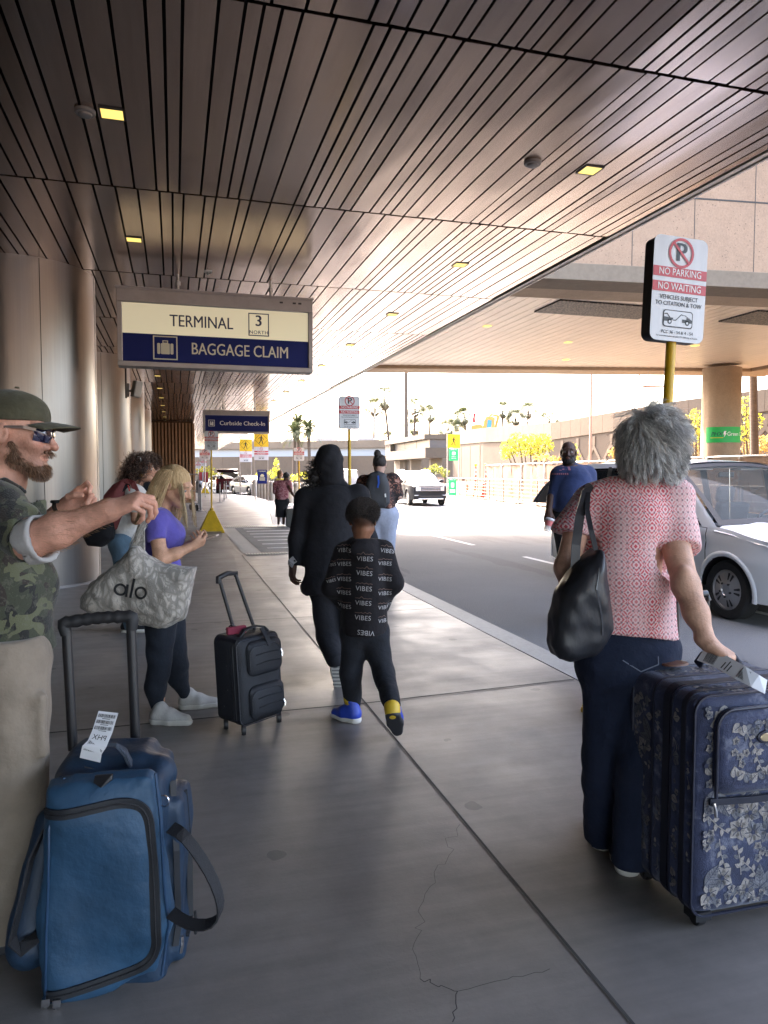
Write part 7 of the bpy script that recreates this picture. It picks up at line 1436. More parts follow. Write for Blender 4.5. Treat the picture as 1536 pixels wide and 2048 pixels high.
# ---------------- blonde woman with the phone
def blonde():
    P = Person('blonde woman in a violet T-shirt and dark leggings looking down at her phone', (.02, 4.55, 0), (.60, .33, .21)); J = P.J; d = 4.42
    f = (CR*.93-CF*.16-UP*.42).normalized(); P.head(J(352, 972, d), f, .96, fem=1, nose=.9, h=.005, brow=(.25, .16, .09), lip=(.50, .20, .17), neck=J(322, 1022, d), nr=.046)
    b = SDF(.011).add(RC(J(314, 1040, d-.13), J(318, 1040, d+.13), .055), .05).add(RC(J(318, 1055, d), J(326, 1180, d), .095, .085), .05).add(RC(J(322, 1215, d-.05), J(330, 1215, d+.05), .075), .05)
    ls = (((322, 1240, d-.07), (318, 1345, d-.06), (318, 1425, d-.04)), ((338, 1240, d+.08), (354, 1330, d+.10), (372, 1392, d+.20)))
    for h, k, a in ls: b.add(RC(J(*h), J(*k), .06, .045), .03).add(RC(J(*k), J(*a), .045, .03), .02)
    P.skin_add(b); a = SDF(.0046); el = J(322, 1120, d-.20); wr = J(383, 1093, d-.10)
    a.add(RC(J(311, 1048, d-.16), el, .047, .040), .03).add(RC(el, J(350, 1108, d-.16), .042, .036), .03).add(RC(J(350, 1108, d-.16), wr, .036, .023), .02); hand_ops(a, wr, J(408, 1083, d-.06)-wr, (.1, .7, .7), 1, ((35, 40, 25), (40, 45, 25), (45, 50, 25), (50, 50, 25)), .86, 3, (25, 15)); P.skin_add(a)
    l = SDF(.0055); wr = J(381, 1088, d+.10); l.add(RC(J(326, 1050, d+.14), J(338, 1115, d+.18), .045, .038), .03).add(RC(J(338, 1115, d+.18), wr, .038, .023), .02); hand_ops(l, wr, J(407, 1080, d-.0)-wr, (.1, -.5, .7), -1, ((35, 45, 25), (40, 45, 25), (45, 50, 25), (50, 50, 25)), .86, 3, (25, 15)); P.skin_add(l); P.finish(); r = P.root
    s = SDF(.0075).add(RC(J(312, 1038, d-.12), J(318, 1036, d+.12), .066), .05).add(RC(J(318, 1060, d-.03), J(318, 1060, d+.03), .118), .06).add(EL(J(340, 1068, d), (.085, .11, .075), HM(CF)), .05).add(RC(J(320, 1080, d), J(322, 1150, d), .112, .108), .06).add(RC(J(322, 1150, d), J(326, 1175, d), .115, .13), .06)
    s.add(RC(J(309, 1043, d-.15), J(313, 1074, d-.185), .062, .056), .03).add(RC(J(322, 1043, d+.13), J(328, 1070, d+.17), .062, .056), .03).cut(J(314, 1080, d-.19), J(322, 1120, d-.20)-J(309, 1040, d-.15), within=EL(J(314, 1092, d-.21), (.10, .10, .075))).cut(J(330, 1076, d+.18), (0, 0, -1), within=EL(J(332, 1092, d+.2), (.09, .09, .07))).cut(J(324, 1172, d), -UP).sub(EL(J(322, 1020, d), (.055, .055, .045)), .012).disp(folds(81, .005, 20, (1, 1, .6))); sdf_obj('t_shirt', s, M_PURP, r)
    s = SDF(.0075).add(RC(J(322, 1205, d-.06), J(332, 1205, d+.06), .105), .05).add(EL(J(312, 1215, d), (.10, .10, .10)), .05)
    (h1, k1, a1), (h2, k2, a2) = ls
    for h, k, a, cf in ((h1, k1, a1, -6), (h2, k2, a2, -4)):
        kk = J(*k); aa = J(*a); m_ = kk.lerp(aa, .38)+CR*cf*.004; s.add(RC(J(*h), kk, .098, .066), .04).add(RC(kk, m_, .062, .060), .03).add(RC(m_, aa, .058, .037), .03)
    s.cut(J(325, 1165, d), UP).cut(J(320, 1431, d), -UP, within=EL(J(318, 1440, d-.04), (.08, .08, .04))).disp(folds(83, .0035, 24, (1, 1, 1.5))); sdf_obj('leggings', s, M_LEG, r)
    hl = J(303, 1450, d-.06); hl.z = 0; shoe(r, hl, hl+(CR*.98-CF*.12)*.265, M_SHOEW, M_SOLEW, .95); hl = J(360, 1418, d+.2); hl.z = 0; shoe(r, hl, hl+(CR*.95+CF*.20)*.262, M_SHOEW, M_SOLEW, .95)
    hp = P.hp; cap = SDF(.007).add(EL(hp(0, -.026, .036), (.086, .102, .090), P.M), .02).add(RC(hp(-.0, -.07, .0), J(308, 1005, d), .062, .052), .05).add(RC(J(308, 1005, d), J(300, 1030, d), .052, .03), .04).sub(EL(hp(0, .115, -.035), (.085, .085, .095), P.M), .02); V, F = cap.mesh(2); h = mesh_obj('hair', [(V, F)], hcap((.55, .36, .18)), r)
    rs = RS(6); n = 4600; top = np.array(hp(0, -.02, .12)); p, nn = surf_pts(V, F, n, rs, lambda c, q: 1.0*(c[:, 2] > hp(0, -.02, .0).z)); cc = np.array(hp(0, -.03, .03))
    def flow(q): dd = q-top; dd[:, 2] *= .3; dd /= np.linalg.norm(dd, axis=1, keepdims=True)+1e-6; return dd*.35+np.array([0, 0, -1.0])-np.array(CR)*.20
    ps = [(np.array(hp(0, -.026, .03)), np.array([.088, .104, .094]), P.M), (np.array(J(306, 1010, d)), np.array([.05, .07, .10]), np.eye(3, dtype=np.float32))]
    pa = grow(p, nn, 15, .018, flow, .25, .10, .0016, 60, rs, ps, .16, .6); L3 = np.einsum('nmi,ij->nmj', pa-P.c, P.M)/P.k; ok = ~((L3[:, :, 1] > .052) & (L3[:, :, 2] < .045)).any(1) & ~((L3[:, :, 1] > .02) & (L3[:, :, 2] < -.02) & (L3[:, :, 0] > 0)).any(1); pa = pa[ok]; n = len(pa); t = rs.uniform(0, 1, (n, 1)); cols = np.array([.44, .27, .12])*(1-t)+np.array([1.0, .72, .42])*t; strands('strands', pa, rs.uniform(.0012, .0024, n), M_HAIR, h, 3, cols)
    q = np.array([list(hp(sx*.066, .030+.008*i, .055-.004*i)) for sx in (-1, 1) for i in range(5) for _ in range(6)])+rs.normal(size=(60, 3))*.004
    pa = grow(q, np.tile(np.array(CR), (60, 1)), 14, .019, lambda z: np.tile(np.array([0, 0, -1.0])+np.array(CR)*.10, (len(z), 1)), .1, .1, .002, 50, rs, (), .12); strands('front_strands', pa, .0014, M_HAIR, h, 3, np.array([.30, .2, .1])+rs.rand(60, 1)*np.array([.45, .38, .24]))
    ph = thing('phone', 'smartphone in a pale case held in both hands by the blonde woman', 'phone', P.loc+J(412, 1078, d-.03)); Mx = frameM((0, 0, 0), (CR*.95+UP*.30), CF).to_3x3()
    one('case', lambda b: b.box((0, 0, 0), (.150, .074, .010), Mx), mat('pale phone case', (.50, .38, .34), .4), ph, bevel=.004); one('screen', lambda b: b.box(Mx @ Vector((0, 0, .006)), (.140, .066, .002), Mx), mat('phone screen', (.03, .03, .035), .08), ph)
blonde()
# ---------------- dark haired woman with the maroon backpack, and the companion behind her
def darkhair():
    P = Person('dark curly haired woman in a white top and jeans standing by the columns', (-.40, 7.2, 0), (.48, .25, .16)); J = P.J; d = 6.9; f = (CR*.97+CF*.1+UP*.05)
    P.head(J(287, 940, d), f, .98, fem=1, h=.007, brow=(.02, .015, .01), neck=J(270, 972, d)); b = SDF(.013).add(RC(J(266, 985, d-.13), J(268, 985, d+.13), .06), .05).add(RC(J(264, 990, d), J(250, 1085, d), .12, .12), .05); ls = (((245, 1090, d-.07), (258, 1175, d-.05), (262, 1250, d-.05)), ((255, 1090, d+.07), (270, 1175, d+.04), (278, 1255, d+.05)))
    for h, k, a in ls: b.add(RC(J(*h), J(*k), .08, .055), .03).add(RC(J(*k), J(*a), .055, .04), .02)
    P.skin_add(b); a = SDF(.008); el = J(272, 1040, d-.2); wr = J(300, 1030, d-.1); a.add(RC(J(266, 990, d-.16), el, .045, .04), .02).add(RC(el, wr, .04, .025), .02); hand_ops(a, wr, CR, (0, 1, 0), 1); a.add(RC(J(268, 990, d+.16), J(274, 1040, d+.2), .045, .04), .02); P.skin_add(a); P.finish(); r = P.root
    sdf_obj('top', SDF(.010).add(RC(J(267, 984, d-.12), J(268, 984, d+.12), .075), .05).add(RC(J(266, 1000, d), J(252, 1075, d), .15, .155), .06).add(RC(J(267, 986, d-.15), J(270, 1012, d-.19), .075, .07), .04).add(RC(J(269, 986, d+.15), J(272, 1012, d+.19), .075, .07), .04).cut(J(252, 1080, d), -UP).disp(folds(91, .006, 16)), M_WHITEC, r)
    s = SDF(.011).add(RC(J(246, 1085, d-.05), J(250, 1085, d+.05), .135), .05)
    for h, k, a in ls: s.add(RC(J(*h), J(*k), .115, .085), .04).add(RC(J(*k), J(*a), .085, .065), .03)
    s.cut(J(250, 1062, d), UP).disp(folds(92, .006, 16)); sdf_obj('jeans', s, M_JEANB, r)
    for (x, y, dd) in ((244, 1262, d-.05), (258, 1270, d+.02)): hl = J(x, y, dd); hl.z = 0; shoe(r, hl, hl+CR*.24, cloth('black canvas', (.02, .02, .022)), M_SOLEW, .95)
    V, F = SDF(.008).add(EL(P.hp(0, -.035, .03), (.098, .115, .105), P.M), .02).add(RC(P.hp(0, -.09, -.03), J(252, 968, d), .085, .06), .05).sub(EL(P.hp(0, .118, -.035), (.10, .09, .10), P.M), .02).disp(folds(94, .008, 40)).mesh(1); h = mesh_obj('hair', [(V, F)], hcap((.035, .02, .017)), r); coils(P, V, F, 1500, .05, .008, 2.0, .0018, ((.02, .012, .01), (.16, .085, .06)), h, 12)
    one('hair_clip', lambda b: b.tube([P.hp(.09, -.02+.02*math.cos(a), .10+.03*math.sin(a)) for a in [R(-60+20*i) for i in range(10)]], .004, 6), M_STEEL, r); one('earring', lambda b: b.tube([P.hp(.086, -.012+.014*math.cos(a), -.055+.014*math.sin(a)) for a in [6.28*i/14 for i in range(14)]], .003, 6, closed=True), mat('gold', (.7, .45, .12), .25, 1.0), r)
    bp = thing('backpack', 'maroon backpack worn by the dark haired woman', 'backpack', P.loc); mm = mat('maroon bag fabric', (.17, .035, .035), .75, var=(7, .2), bump=(50, .3)); k = d/FPX
    s = SDF(.009).add(PX(J(235, 1000, d-.10), CR, UP, [((x-235)*k, (1000-y)*k) for x, y in ((262, 962), (250, 958), (232, 968), (214, 990), (206, 1022), (210, 1052), (236, 1058), (250, 1030))], .16, .12, .06), .03).disp(folds(95, .010, 14)); sdf_obj('body', s, mm, bp); one('shoulder_strap', lambda b: b.strap([J(252, 962, d-.2), J(266, 966, d-.22), J(274, 985, d-.2), J(268, 1010, d-.2)], .05, .02, CR), mm, bp); one('zip_pull', lambda b: b.tube([J(256, 970, d-.27), J(259, 982, d-.27)], .006, 6), mat('red zip cord', (.5, .04, .03), .6), bp)
    bg = thing('duffel_bag', 'soft black duffel bag hanging behind the dark haired woman', 'bag', P.loc); s = SDF(.010).add(PX(J(200, 1060, d-.15), CR, UP, [((x-200)*k, (1060-y)*k) for x, y in ((172, 1072), (185, 1055), (232, 1040), (228, 1075), (205, 1092), (180, 1090))], .13, .10, .06), .03).disp(folds(96, .01, 12)); sdf_obj('body', s, cloth('black bag nylon', (.012, .012, .014)), bg); one('strap', lambda b: b.strap([J(190, 1050, d-.15), J(222, 1000, d-.22), J(258, 968, d-.2)], .035, .012, CR), M_BLACKC, bg)
    P = Person('person with brown curly hair standing just behind the dark haired woman', (-.30, 8.0, 0), (.50, .28, .19)); J = P.J; d = 7.6
    P.head(J(300, 935, d), (CR*.8+CF*.5), .97, h=.009, neck=J(298, 965, d), eyes=False); b = SDF(.014).add(RC(J(275, 980, d), J(318, 978, d), .06), .05).add(RC(J(296, 985, d), J(296, 1075, d), .13), .05)
    for x in (284, 306): b.add(RC(J(x, 1080, d), J(x, 1210, d), .085, .05), .03); b.add(RC(J(296+(x-295)*2, 985, d), J(296+(x-295)*2.3, 1065, d), .045, .03), .03)
    P.skin_add(b); P.finish(); r = P.root; sdf_obj('jacket', SDF(.013).add(RC(J(277, 980, d), J(316, 978, d), .075), .05).add(RC(J(296, 990, d), J(296, 1075, d), .155), .05).add(RC(J(274, 985, d), J(271, 1060, d), .065), .04).add(RC(J(318, 985, d), J(320, 1060, d), .065), .04).cut(J(296, 1080, d), -UP), M_CHAR, r); sdf_obj('trousers', SDF(.013).add(RC(J(285, 1080, d), J(285, 1215, d), .11, .075), .05).add(RC(J(305, 1080, d), J(305, 1215, d), .11, .075), .05), M_BLACKC, r)
    for x in (284, 306): hl = J(x, 1222, d); hl.z = 0; shoe(r, hl, hl+(CR*.7+CF*.6)*.26, M_BLACKC, M_SOLEK)
    V, F = SDF(.008).add(EL(P.hp(0, -.02, .045), (.10, .115, .10), P.M), .02).sub(EL(P.hp(0, .12, -.04), (.09, .08, .10), P.M), .02).disp(folds(98, .008, 50)).mesh(1); h = mesh_obj('hair', [(V, F)], hcap((.045, .025, .018)), r); coils(P, V, F, 700, .035, .010, 2.0, .002, ((.03, .016, .01), (.20, .11, .07)), h, 14)
darkhair()
# ---------------- man in camouflage (left foreground)
def camo_man():
    P = Person('bearded man in a camouflage shirt, cap and sunglasses gesturing with both hands', (-1.18, 2.36, 0), (.66, .34, .245)); J = P.J; d = 2.38
    def stub(C_, x, y, z, mixc): mixc(np.clip((-.012-z)/.03, 0, 1)*np.clip((y+.005)/.03, 0, 1)*.55*(np.hypot(x/.026, (z+.0625)/.015) > 1), (.13, .065, .04))
    f = (CR*.985+CF*.05-UP*.10).normalized(); P.head(J(35, 868, d), f, 1.06, nose=1.15, h=.0035, brow=(.16, .09, .05), lip=(.50, .20, .16), extra=stub, neck=J(6, 960, d), nr=.062)
    b = SDF(.011).add(RC(J(-6, 1018, d-.15), J(-6, 1018, d+.17), .05), .05).add(RC(J(2, 1070, d), J(8, 1290, d), .11, .12), .05)
    ls = (((22, 1330, d-.10), (32, 1590, d-.10), (10, 1840, d-.08)), ((-2, 1330, d+.10), (-15, 1600, d+.10), (-40, 1845, d+.12)))
    for h, k, a in ls: b.add(RC(J(*h), J(*k), .09, .06), .03).add(RC(J(*k), J(*a), .06, .045), .02)
    P.skin_add(b)
    a = SDF(.0036); el = J(58, 1083, 2.06); wr = J(216, 1022, 2.06); m_ = el.lerp(wr, .35)
    a.add(RC(J(6, 1015, d-.19), el, .048, .046), .03).add(RC(el, m_, .048, .047), .03).add(RC(m_, wr, .047, .029), .03).add(EL(wr, (.034, .029, .025)), .02)
    hand_ops(a, wr, J(272, 1000, 2.06)-wr, (.15, .45, -.9), 1, ((42, 55, 25), (50, 58, 30), (55, 58, 30), (60, 60, 30)), .98, 4, (28, 25)); Va, Fa = P.skin_add(a); pe, ne = surf_pts(Va, Fa, 700, RS(17), lambda c, q: 1.0*(c @ np.array(CR) > float((el-CR*-.03).dot(CR)))*(c @ np.array(CR) < float(wr.dot(CR)))); ax_ = np.array((wr-el).normalized()); strands('arm_hair', grow(pe, ne, 3, .0055, lambda q: np.tile(ax_-np.array([0, 0, .4]), (len(q), 1)), .5, rs=RS(2)), .00028, M_HAIR, P.root, 3, np.tile([.36, .20, .10], (700, 1)))
    l = SDF(.0036); el = J(62, 1075, 2.52); wr = J(134, 1014, 2.52); l.add(RC(J(6, 1015, d+.19), el, .048, .047), .03).add(RC(el, wr, .047, .030), .02)
    hd = (J(182, 978, 2.50)-wr); hand_ops(l, wr, hd, (CR*.55-CF*.55-UP*.45), -1, ((8, 62, 42), (60, 85, 55), (65, 85, 55), (70, 85, 50)), 1.0, 4, (38, 40)); P.skin_add(l); P.finish(); r = P.root
    # shirt, rolled cuffs, trousers
    s = SDF(.0075).add(RC(J(-8, 1008, d-.15), J(-8, 1008, d+.17), .070), .05).add(RC(J(-2, 1055, d-.04), J(-2, 1055, d+.04), .118), .05).add(RC(J(2, 1070, d), J(10, 1180, d), .135, .140), .05).add(RC(J(10, 1180, d), J(14, 1310, d), .142, .150), .05).add(RC(J(4, 1180, d-.05), J(4, 1310, d-.05), .135), .05)
    s.add(RC(J(2, 1012, d-.20), J(54, 1082, 2.068), .074, .066), .035).add(RC(J(2, 1010, d+.20), J(62, 1062, 2.52), .074, .062), .04).add(EL(J(2, 972, d), (.078, .085, .045)), .03).sub(EL(J(0, 950, d), (.066, .068, .05)), .01)
    s.add(RC(J(10, 962, d-.075), J(50, 985, d-.06), .020, .016), .012).add(BX(J(62, 1030, d-.10), (.010, .06, .05), HM(CF+CR*.4), .01), .015)
    s.cut(J(24, 1304, d), (CR*.10-UP), within=EL(J(22, 1330, d), (.4, .4, .20))).cut(J(60, 1085, 2.09), J(216, 1040, 2.05)-J(20, 1075, 2.08), within=EL(J(100, 1085, 2.06), (.13, .12, .12))).disp(folds(101, .012, 12, (1, 1, .7))).disp(folds(102, .006, 28)); sdf_obj('shirt', s, M_CAMO, r)
    cu = SDF(.006); ax = (J(110, 1068, 2.06)-J(66, 1080, 2.075)); c0 = J(70, 1080, 2.06); cu.add(RC(c0-ax*.10, c0+ax*.30, .069, .072), .02).sub(RC(c0-ax*.3, c0+ax*1.5, .056), .006).cut(c0+ax*.42, ax).cut(c0-ax*.32, -ax).disp(folds(103, .006, 30)); sdf_obj('rolled_cuff', cu, cloth('grey cuff cotton', (.42, .40, .39)), r)
    cu = SDF(.007); ax = (J(110, 1035, 2.52)-J(66, 1070, 2.52)); c0 = J(76, 1062, 2.52); cu.add(RC(c0-ax*.2, c0+ax*.1, .068), .02).cut(c0+ax*.2, ax).disp(folds(104, .005, 30)); sdf_obj('rolled_cuff', cu, M_CAMO, r)
    s = SDF(.008).add(RC(J(10, 1300, d-.07), J(10, 1300, d+.07), .118), .05)
    for h, k, a in ls: s.add(RC(J(*h), J(*k), .112, .096), .04).add(RC(J(*k), J(*a), .096, .085), .03)
    s.add(BX(J(58, 1450, d-.14), (.055, .02, .10), HM(CF), .015), .02).cut(J(12, 1262, d), UP).disp(folds(105, .008, 14, (1, 1, .8))); sdf_obj('trousers', s, M_KHAKI, r)
    for x, y, dd in ((-6, 1868, d-.08), (-60, 1868, d+.12)): hl = J(x, y, dd); hl.z = 0; shoe(r, hl, hl+CR*.29, mat('brown boot suede', (.16, .10, .06), .8), M_SOLEK, 1.1)
    hp = P.hp                                                         # cap
    M_CAP = cloth('olive cap cotton', (.088, .080, .050), var=(14, .35))
    cs = SDF(.0045).add(EL(hp(0, -.012, .052), (.092, .113, .088), P.M), .02).cut(hp(0, .0, .040), Vector(P.M @ np.array([0, .02, -1.0]))).disp(folds(111, .0025, 30)); co = sdf_obj('cap', cs, M_CAP, r)
    def brim(b):
        def fn(u, v): q = 2*u-1; a = q*1.15; rr = 1+v*.0; x = .082*math.sin(a)*(1+.05*v); y = .085*math.cos(a)+.02+v*(.082*(1-.35*q*q)); z = .047-.018*q*q-.002*v-.004*v*v; return hp(x, y, z)
        b.grid(fn, 18, 8); b.grid(lambda u, v: fn(1-u, v)-Vector(P.M[:, 2])*.004, 18, 8); b.grid(lambda u, v: fn(u, 1)-Vector(P.M[:, 2])*.004*v, 18, 1)
    one('brim', brim, M_CAP, co, smooth=50); one('button', lambda b: b.lathe([(.008, 0), (.006, .005), (.0, .006)], hp(0, -.012, .140), 10), M_CAP, co)
    V, F = SDF(.005).add(EL(hp(0, -.03, .0), (.082, .092, .055), P.M), .01).cut(hp(0, -.0, .036), Vector(P.M @ np.array([0, 0, 1.0]))).sub(EL(hp(0, .06, -.03), (.12, .085, .12), P.M), .01).cut(hp(0, 0, -.03), Vector(P.M @ np.array([0, 0, -1.0]))).mesh(1); ho = mesh_obj('hair', [(V, F)], hcap((.06, .035, .022)), r)
    # beard: strands on the jaw
    s = SDF(.005)
    for sx in (-1, 1): s.add(RC(hp(sx*.060, .012, -.035), hp(sx*.050, .018, -.070), .014, .019), .02).add(RC(hp(sx*.050, .018, -.070), hp(sx*.018, .072, -.106), .020, .020), .02)
    s.add(RC(hp(-.015, .080, -.104), hp(.015, .080, -.104), .020), .02).add(RC(hp(-.02, .097, -.049), hp(.02, .097, -.049), .006), .01).sub(EL(hp(0, .10, -.0625), (.022, .02, .010), P.M), .006).disp(folds(115, .002, 90)); V, F = s.mesh(1); bo = mesh_obj('beard', [(V, F)], hcap((.12, .065, .04)), r)
    p, nn = surf_pts(V, F, 2600, RS(9)); dn = -P.M[:, 2]*.75+P.M[:, 1]*.25; pa = grow(p-nn*.002, nn, 4, .0048, lambda q: np.tile(dn, (len(q), 1)), .8, .0, .0006, 300, RS(2), (), .35, .8); t = RS(3).rand(2600, 1); strands('strands', pa, .00055, M_HAIR, bo, 3, np.array([.10, .05, .03])*(1-t)+np.array([.42, .25, .15])*t)
    # sunglasses
    M_LENS = mat('dark violet lens', (.02, .018, .05), .06, .4, coat=1.0); M_SGF = mat('smoky glasses frame', (.10, .06, .05), .2, coat=1)
    def lens(b, sx): b.grid(lambda u, v: hp(sx*(.006+.058*u), .108-.028*u*u-.006*abs(v-.5), .019-.040*v+.006*u+.012*v*(u-.3)**2*4), 10, 6); b.grid(lambda u, v: hp(sx*(.006+.058*(1-u)), .104-.028*(1-u)**2-.006*abs(v-.5), .019-.040*v+.006*(1-u)), 10, 6)
    sg = thing('sunglasses', 'wraparound sunglasses worn by the man in camouflage', 'sunglasses', P.loc)
    for sx in (-1, 1):
        one('lens', lambda b: lens(b, sx), M_LENS, sg, smooth=60); one('temple', lambda b: b.strap([hp(sx*.064, .082, .020), hp(sx*.078, .05, .022), hp(sx*.084, .0, .018), hp(sx*.083, -.03, .0)], [.014, .010, .007, .006], .004, Vector(P.M[:, 2])), M_SGF, sg)
    one('top_bar', lambda b: b.tube([hp(x, .110-.028*min(1, abs(x)/.062)**2, .021+.004*abs(x)/.06) for x in [-.066+.012*i for i in range(12)]], .003, 6), M_SGF, sg)
    wt = thing('wristwatch', 'dark wristwatch on the left wrist of the man in camouflage', 'watch', P.loc); wr = J(134, 1014, 2.52); hd.normalize(); Mw = frameM((0, 0, 0), hd.orthogonal(), hd.cross(hd.orthogonal())); c0 = wr-hd*.022
    one('strap', lambda b: b.tube([c0+Mw.to_3x3() @ Vector((.0335*math.cos(a), .0335*math.sin(a), 0)) for a in [6.2832*i/28 for i in range(28)]], .009, 8, closed=True, flat=None), mat('black watch strap', (.02, .015, .012), .5), wt, smooth=60); one('case', lambda b: b.lathe([(.02, 0), (.021, .006), (.018, .010), (.0, .010)], c0+(-CF*.5+CR*-.3+UP*.75).normalized()*.034, 20, frameM((0, 0, 0), CR, CF).to_3x3()), M_BLK, wt)
camo_man()
# ================================================================ LUGGAGE
def tagpaper(name, label, pts, wid, side, draw, grp=None):
    pts = [Vector(p) for p in pts]; o = pts[0].copy(); t = thing(name, label, 'luggage tag', o); pts = [p-o for p in pts]
    one('paper', lambda b: b.strap(pts, wid, .0016, side), mat('white tag paper', (.74, .73, .75), .5), t); L_ = [0]
    for a, b in zip(pts, pts[1:]): L_.append(L_[-1]+(b-a).length)
    def at(s, w_, nz):
        for i in range(len(pts)-1):
            if s <= L_[i+1] or i == len(pts)-2:
                q = (s-L_[i])/(L_[i+1]-L_[i]); a, b = pts[i], pts[i+1]; tg = (b-a).normalized(); sv = Vector(side); sv = (sv-tg*sv.dot(tg)).normalized(); n = tg.cross(sv); n = n if n.dot(-CF+UP*.6) > 0 else -n; return a.lerp(b, q)+sv*w_+n*nz
    b = MB(); draw(b, at); b.build('print', mat('black tag print', (.03, .03, .035), .6), t); return t
def bars(b, at, s0, s1, w0, w1, across, rs):
    p = 0.0
    while p < 1:
        q = min(1, p+rs.uniform(.012, .04))
        if across: a, c = w0+(w1-w0)*p, w0+(w1-w0)*q; b.add([at(s0, a, .0018), at(s0, c, .0018), at(s1, c, .0018), at(s1, a, .0018)], [(0, 1, 2, 3)])
        else: a, c = s0+(s1-s0)*p, s0+(s1-s0)*q; b.add([at(a, w0, .0018), at(c, w0, .0018), at(c, w1, .0018), at(a, w1, .0018)], [(0, 1, 2, 3)])
        p = q+rs.uniform(.012, .04)
# ---------------- big blue wheeled duffel
def blue_duffel():
    o = G(215, 1930); t = thing('wheeled_duffel', 'big blue upright wheeled duffel bag beside the man in camouflage', 'luggage', o); J = lambda px, py, d: D(px, py, d)-o
    mb = mat('blue nylon', (.024, .070, .135), .55, var=(5, .3), bump=(16, .35, 8)); md = mat('navy nylon', (.011, .030, .062), .55, var=(6, .25), bump=(18, .3)); mk = mat('black webbing', (.012, .012, .015), .7, bump=(300, .3)); mz = mat('black zip tape', (.015, .016, .02), .6)
    s = SDF(.009); fr = 2.075
    s.add(BX(J(236, 1728, 2.25), (.158, .135, .318), HM(CF+CR*-.12), .03), .03).add(BX(J(228, 1528, 2.30), (.125, .10, .055), HM(CF+CR*-.12), .03), .03).add(RC(J(96, 1640, 2.22), J(58, 1890, 2.14), .035, .065), .03).add(BX(J(356, 1735, 2.28), (.030, .085, .255), HM(CF+CR*-.12), .025), .02).add(RC(J(150, 1565, 2.22), J(320, 1545, 2.24), .05), .03).disp(folds(201, .008, 13)).disp(folds(202, .004, 36)); T = s.mesh(2); mesh_obj('body', [T], md, t)
    k = fr/FPX; P = lambda x, y: ((x-210)*k, (1750-y)*k)
    poly = [P(*q) for q in ((108, 1562), (150, 1548), (300, 1532), (318, 1545), (332, 1700), (338, 1860), (322, 1955), (230, 1985), (98, 2000), (84, 1900), (92, 1700))]
    fp = SDF(.008).add(PX(J(210, 1750, fr+.03), CR*.985+CF*.10, UP, poly, .062, .09, .02), .02).disp(folds(203, .012, 11)).disp(folds(204, .0035, 30, (1.4, 1, .6))); TF = fp.mesh(2); fo = mesh_obj('front_panel', [TF], mb, t)
    nrm = -CF
    def onf(x, y, off=.0):
        bv = BVF; q = J(x, y, fr); h = bv.ray_cast(q-CF*.5, CF); return (h[0] if h[0] else q)-CF*off
    BVF = BVHTree.FromPolygons([tuple(v) for v in TF[0]], [tuple(int(i) for i in f) for f in TF[1]])
    pth = [(104, 1612), (150, 1608), (200, 1600), (250, 1594), (282, 1602), (300, 1625), (306, 1680), (310, 1760), (314, 1850), (312, 1895), (298, 1930), (262, 1950), (200, 1962), (104, 1978)]
    for _ in range(2): pth = [pth[0]]+[q for a, b in zip(pth, pth[1:]) for q in ((a[0]*.75+b[0]*.25, a[1]*.75+b[1]*.25), (a[0]*.25+b[0]*.75, a[1]*.25+b[1]*.75))]+[pth[-1]]
    fine = [Vector((a[0], a[1])).lerp(Vector((b[0], b[1])), q/2) for a, b in zip(pth, pth[1:]) for q in range(2)]+[Vector(pth[-1])]
    pp = [onf(v.x, v.y, .004) for v in fine]; sd_ = [(b-a).cross(nrm).normalized() for a, b in zip(pp, pp[1:])]; sd_.append(sd_[-1]); one('zip', lambda b: b.strap(pp, .028, .007, sd_), mz, fo); one('zip_teeth', lambda b: b.tube([q-CF*.005 for q in pp], .003, 6), mk, fo)
    edge = [(118, 1560), (108, 1640), (100, 1760), (96, 1860), (92, 1985)]; one('piping', lambda b: b.tube([onf(x+6, y, .003) for x, y in edge], .0045, 6), mat('navy piping', (.015, .045, .10), .4), fo, smooth=60); one('piping', lambda b: b.tube([onf(x, y, .003) for x, y in ((312, 1545), (322, 1640), (328, 1760), (332, 1860), (324, 1950))], .0045, 6), MATS['navy piping'], fo, smooth=60)
    one('badge', lambda b: b.prism([onf(x, y, .012) for x, y in ((192, 1548), (228, 1545), (228, 1556), (212, 1566), (193, 1558))], CF*.01), M_BLK, fo, bevel=.003)
    for x, y, ro in ((104, 1985, .1), (127, 1985, -.2)):
        def pull(b): c = onf(x, y, .014); dn = (-UP+CR*ro).normalized(); b.box(c, (.022, .012, .022)); b.tube([c, c+dn*.02], .005, 6); b.strap([c+dn*.016-CF*.004, c+dn*.04-CF*.006, c+dn*.062-CF*.006], [.014, .020, .016], .005, CR)
        one('zip_pull', pull, M_CHROME, fo, smooth=50)
    one('d_ring', lambda b: b.tube([J(327, 1602, 2.09)+CR*(.016*math.sin(a))+UP*(.016*math.cos(a)) for a in [R(-20+22*i) for i in range(11)]], .0025, 6), M_CHROME, t, smooth=60)
    for x0, lst in ((0, ((345, 1560), (352, 1700), (356, 1850), (350, 1890))), (1, ((368, 1580), (378, 1700), (380, 1830), (372, 1870)))):
        bv = BVHTree.FromPolygons([tuple(v) for v in T[0]], [tuple(int(i) for i in f) for f in T[1]])
        def side(x, y): h = bv.ray_cast(D(x, y, 1.2)-o, ray(x, y)); return (h[0] if h[0] else J(x, y, 2.2))-CF*.004+CR*.002
        one('side_zip', lambda b: b.strap([side(x, y) for x, y in lst], .018, .006, CF*.6+CR), mz, t)
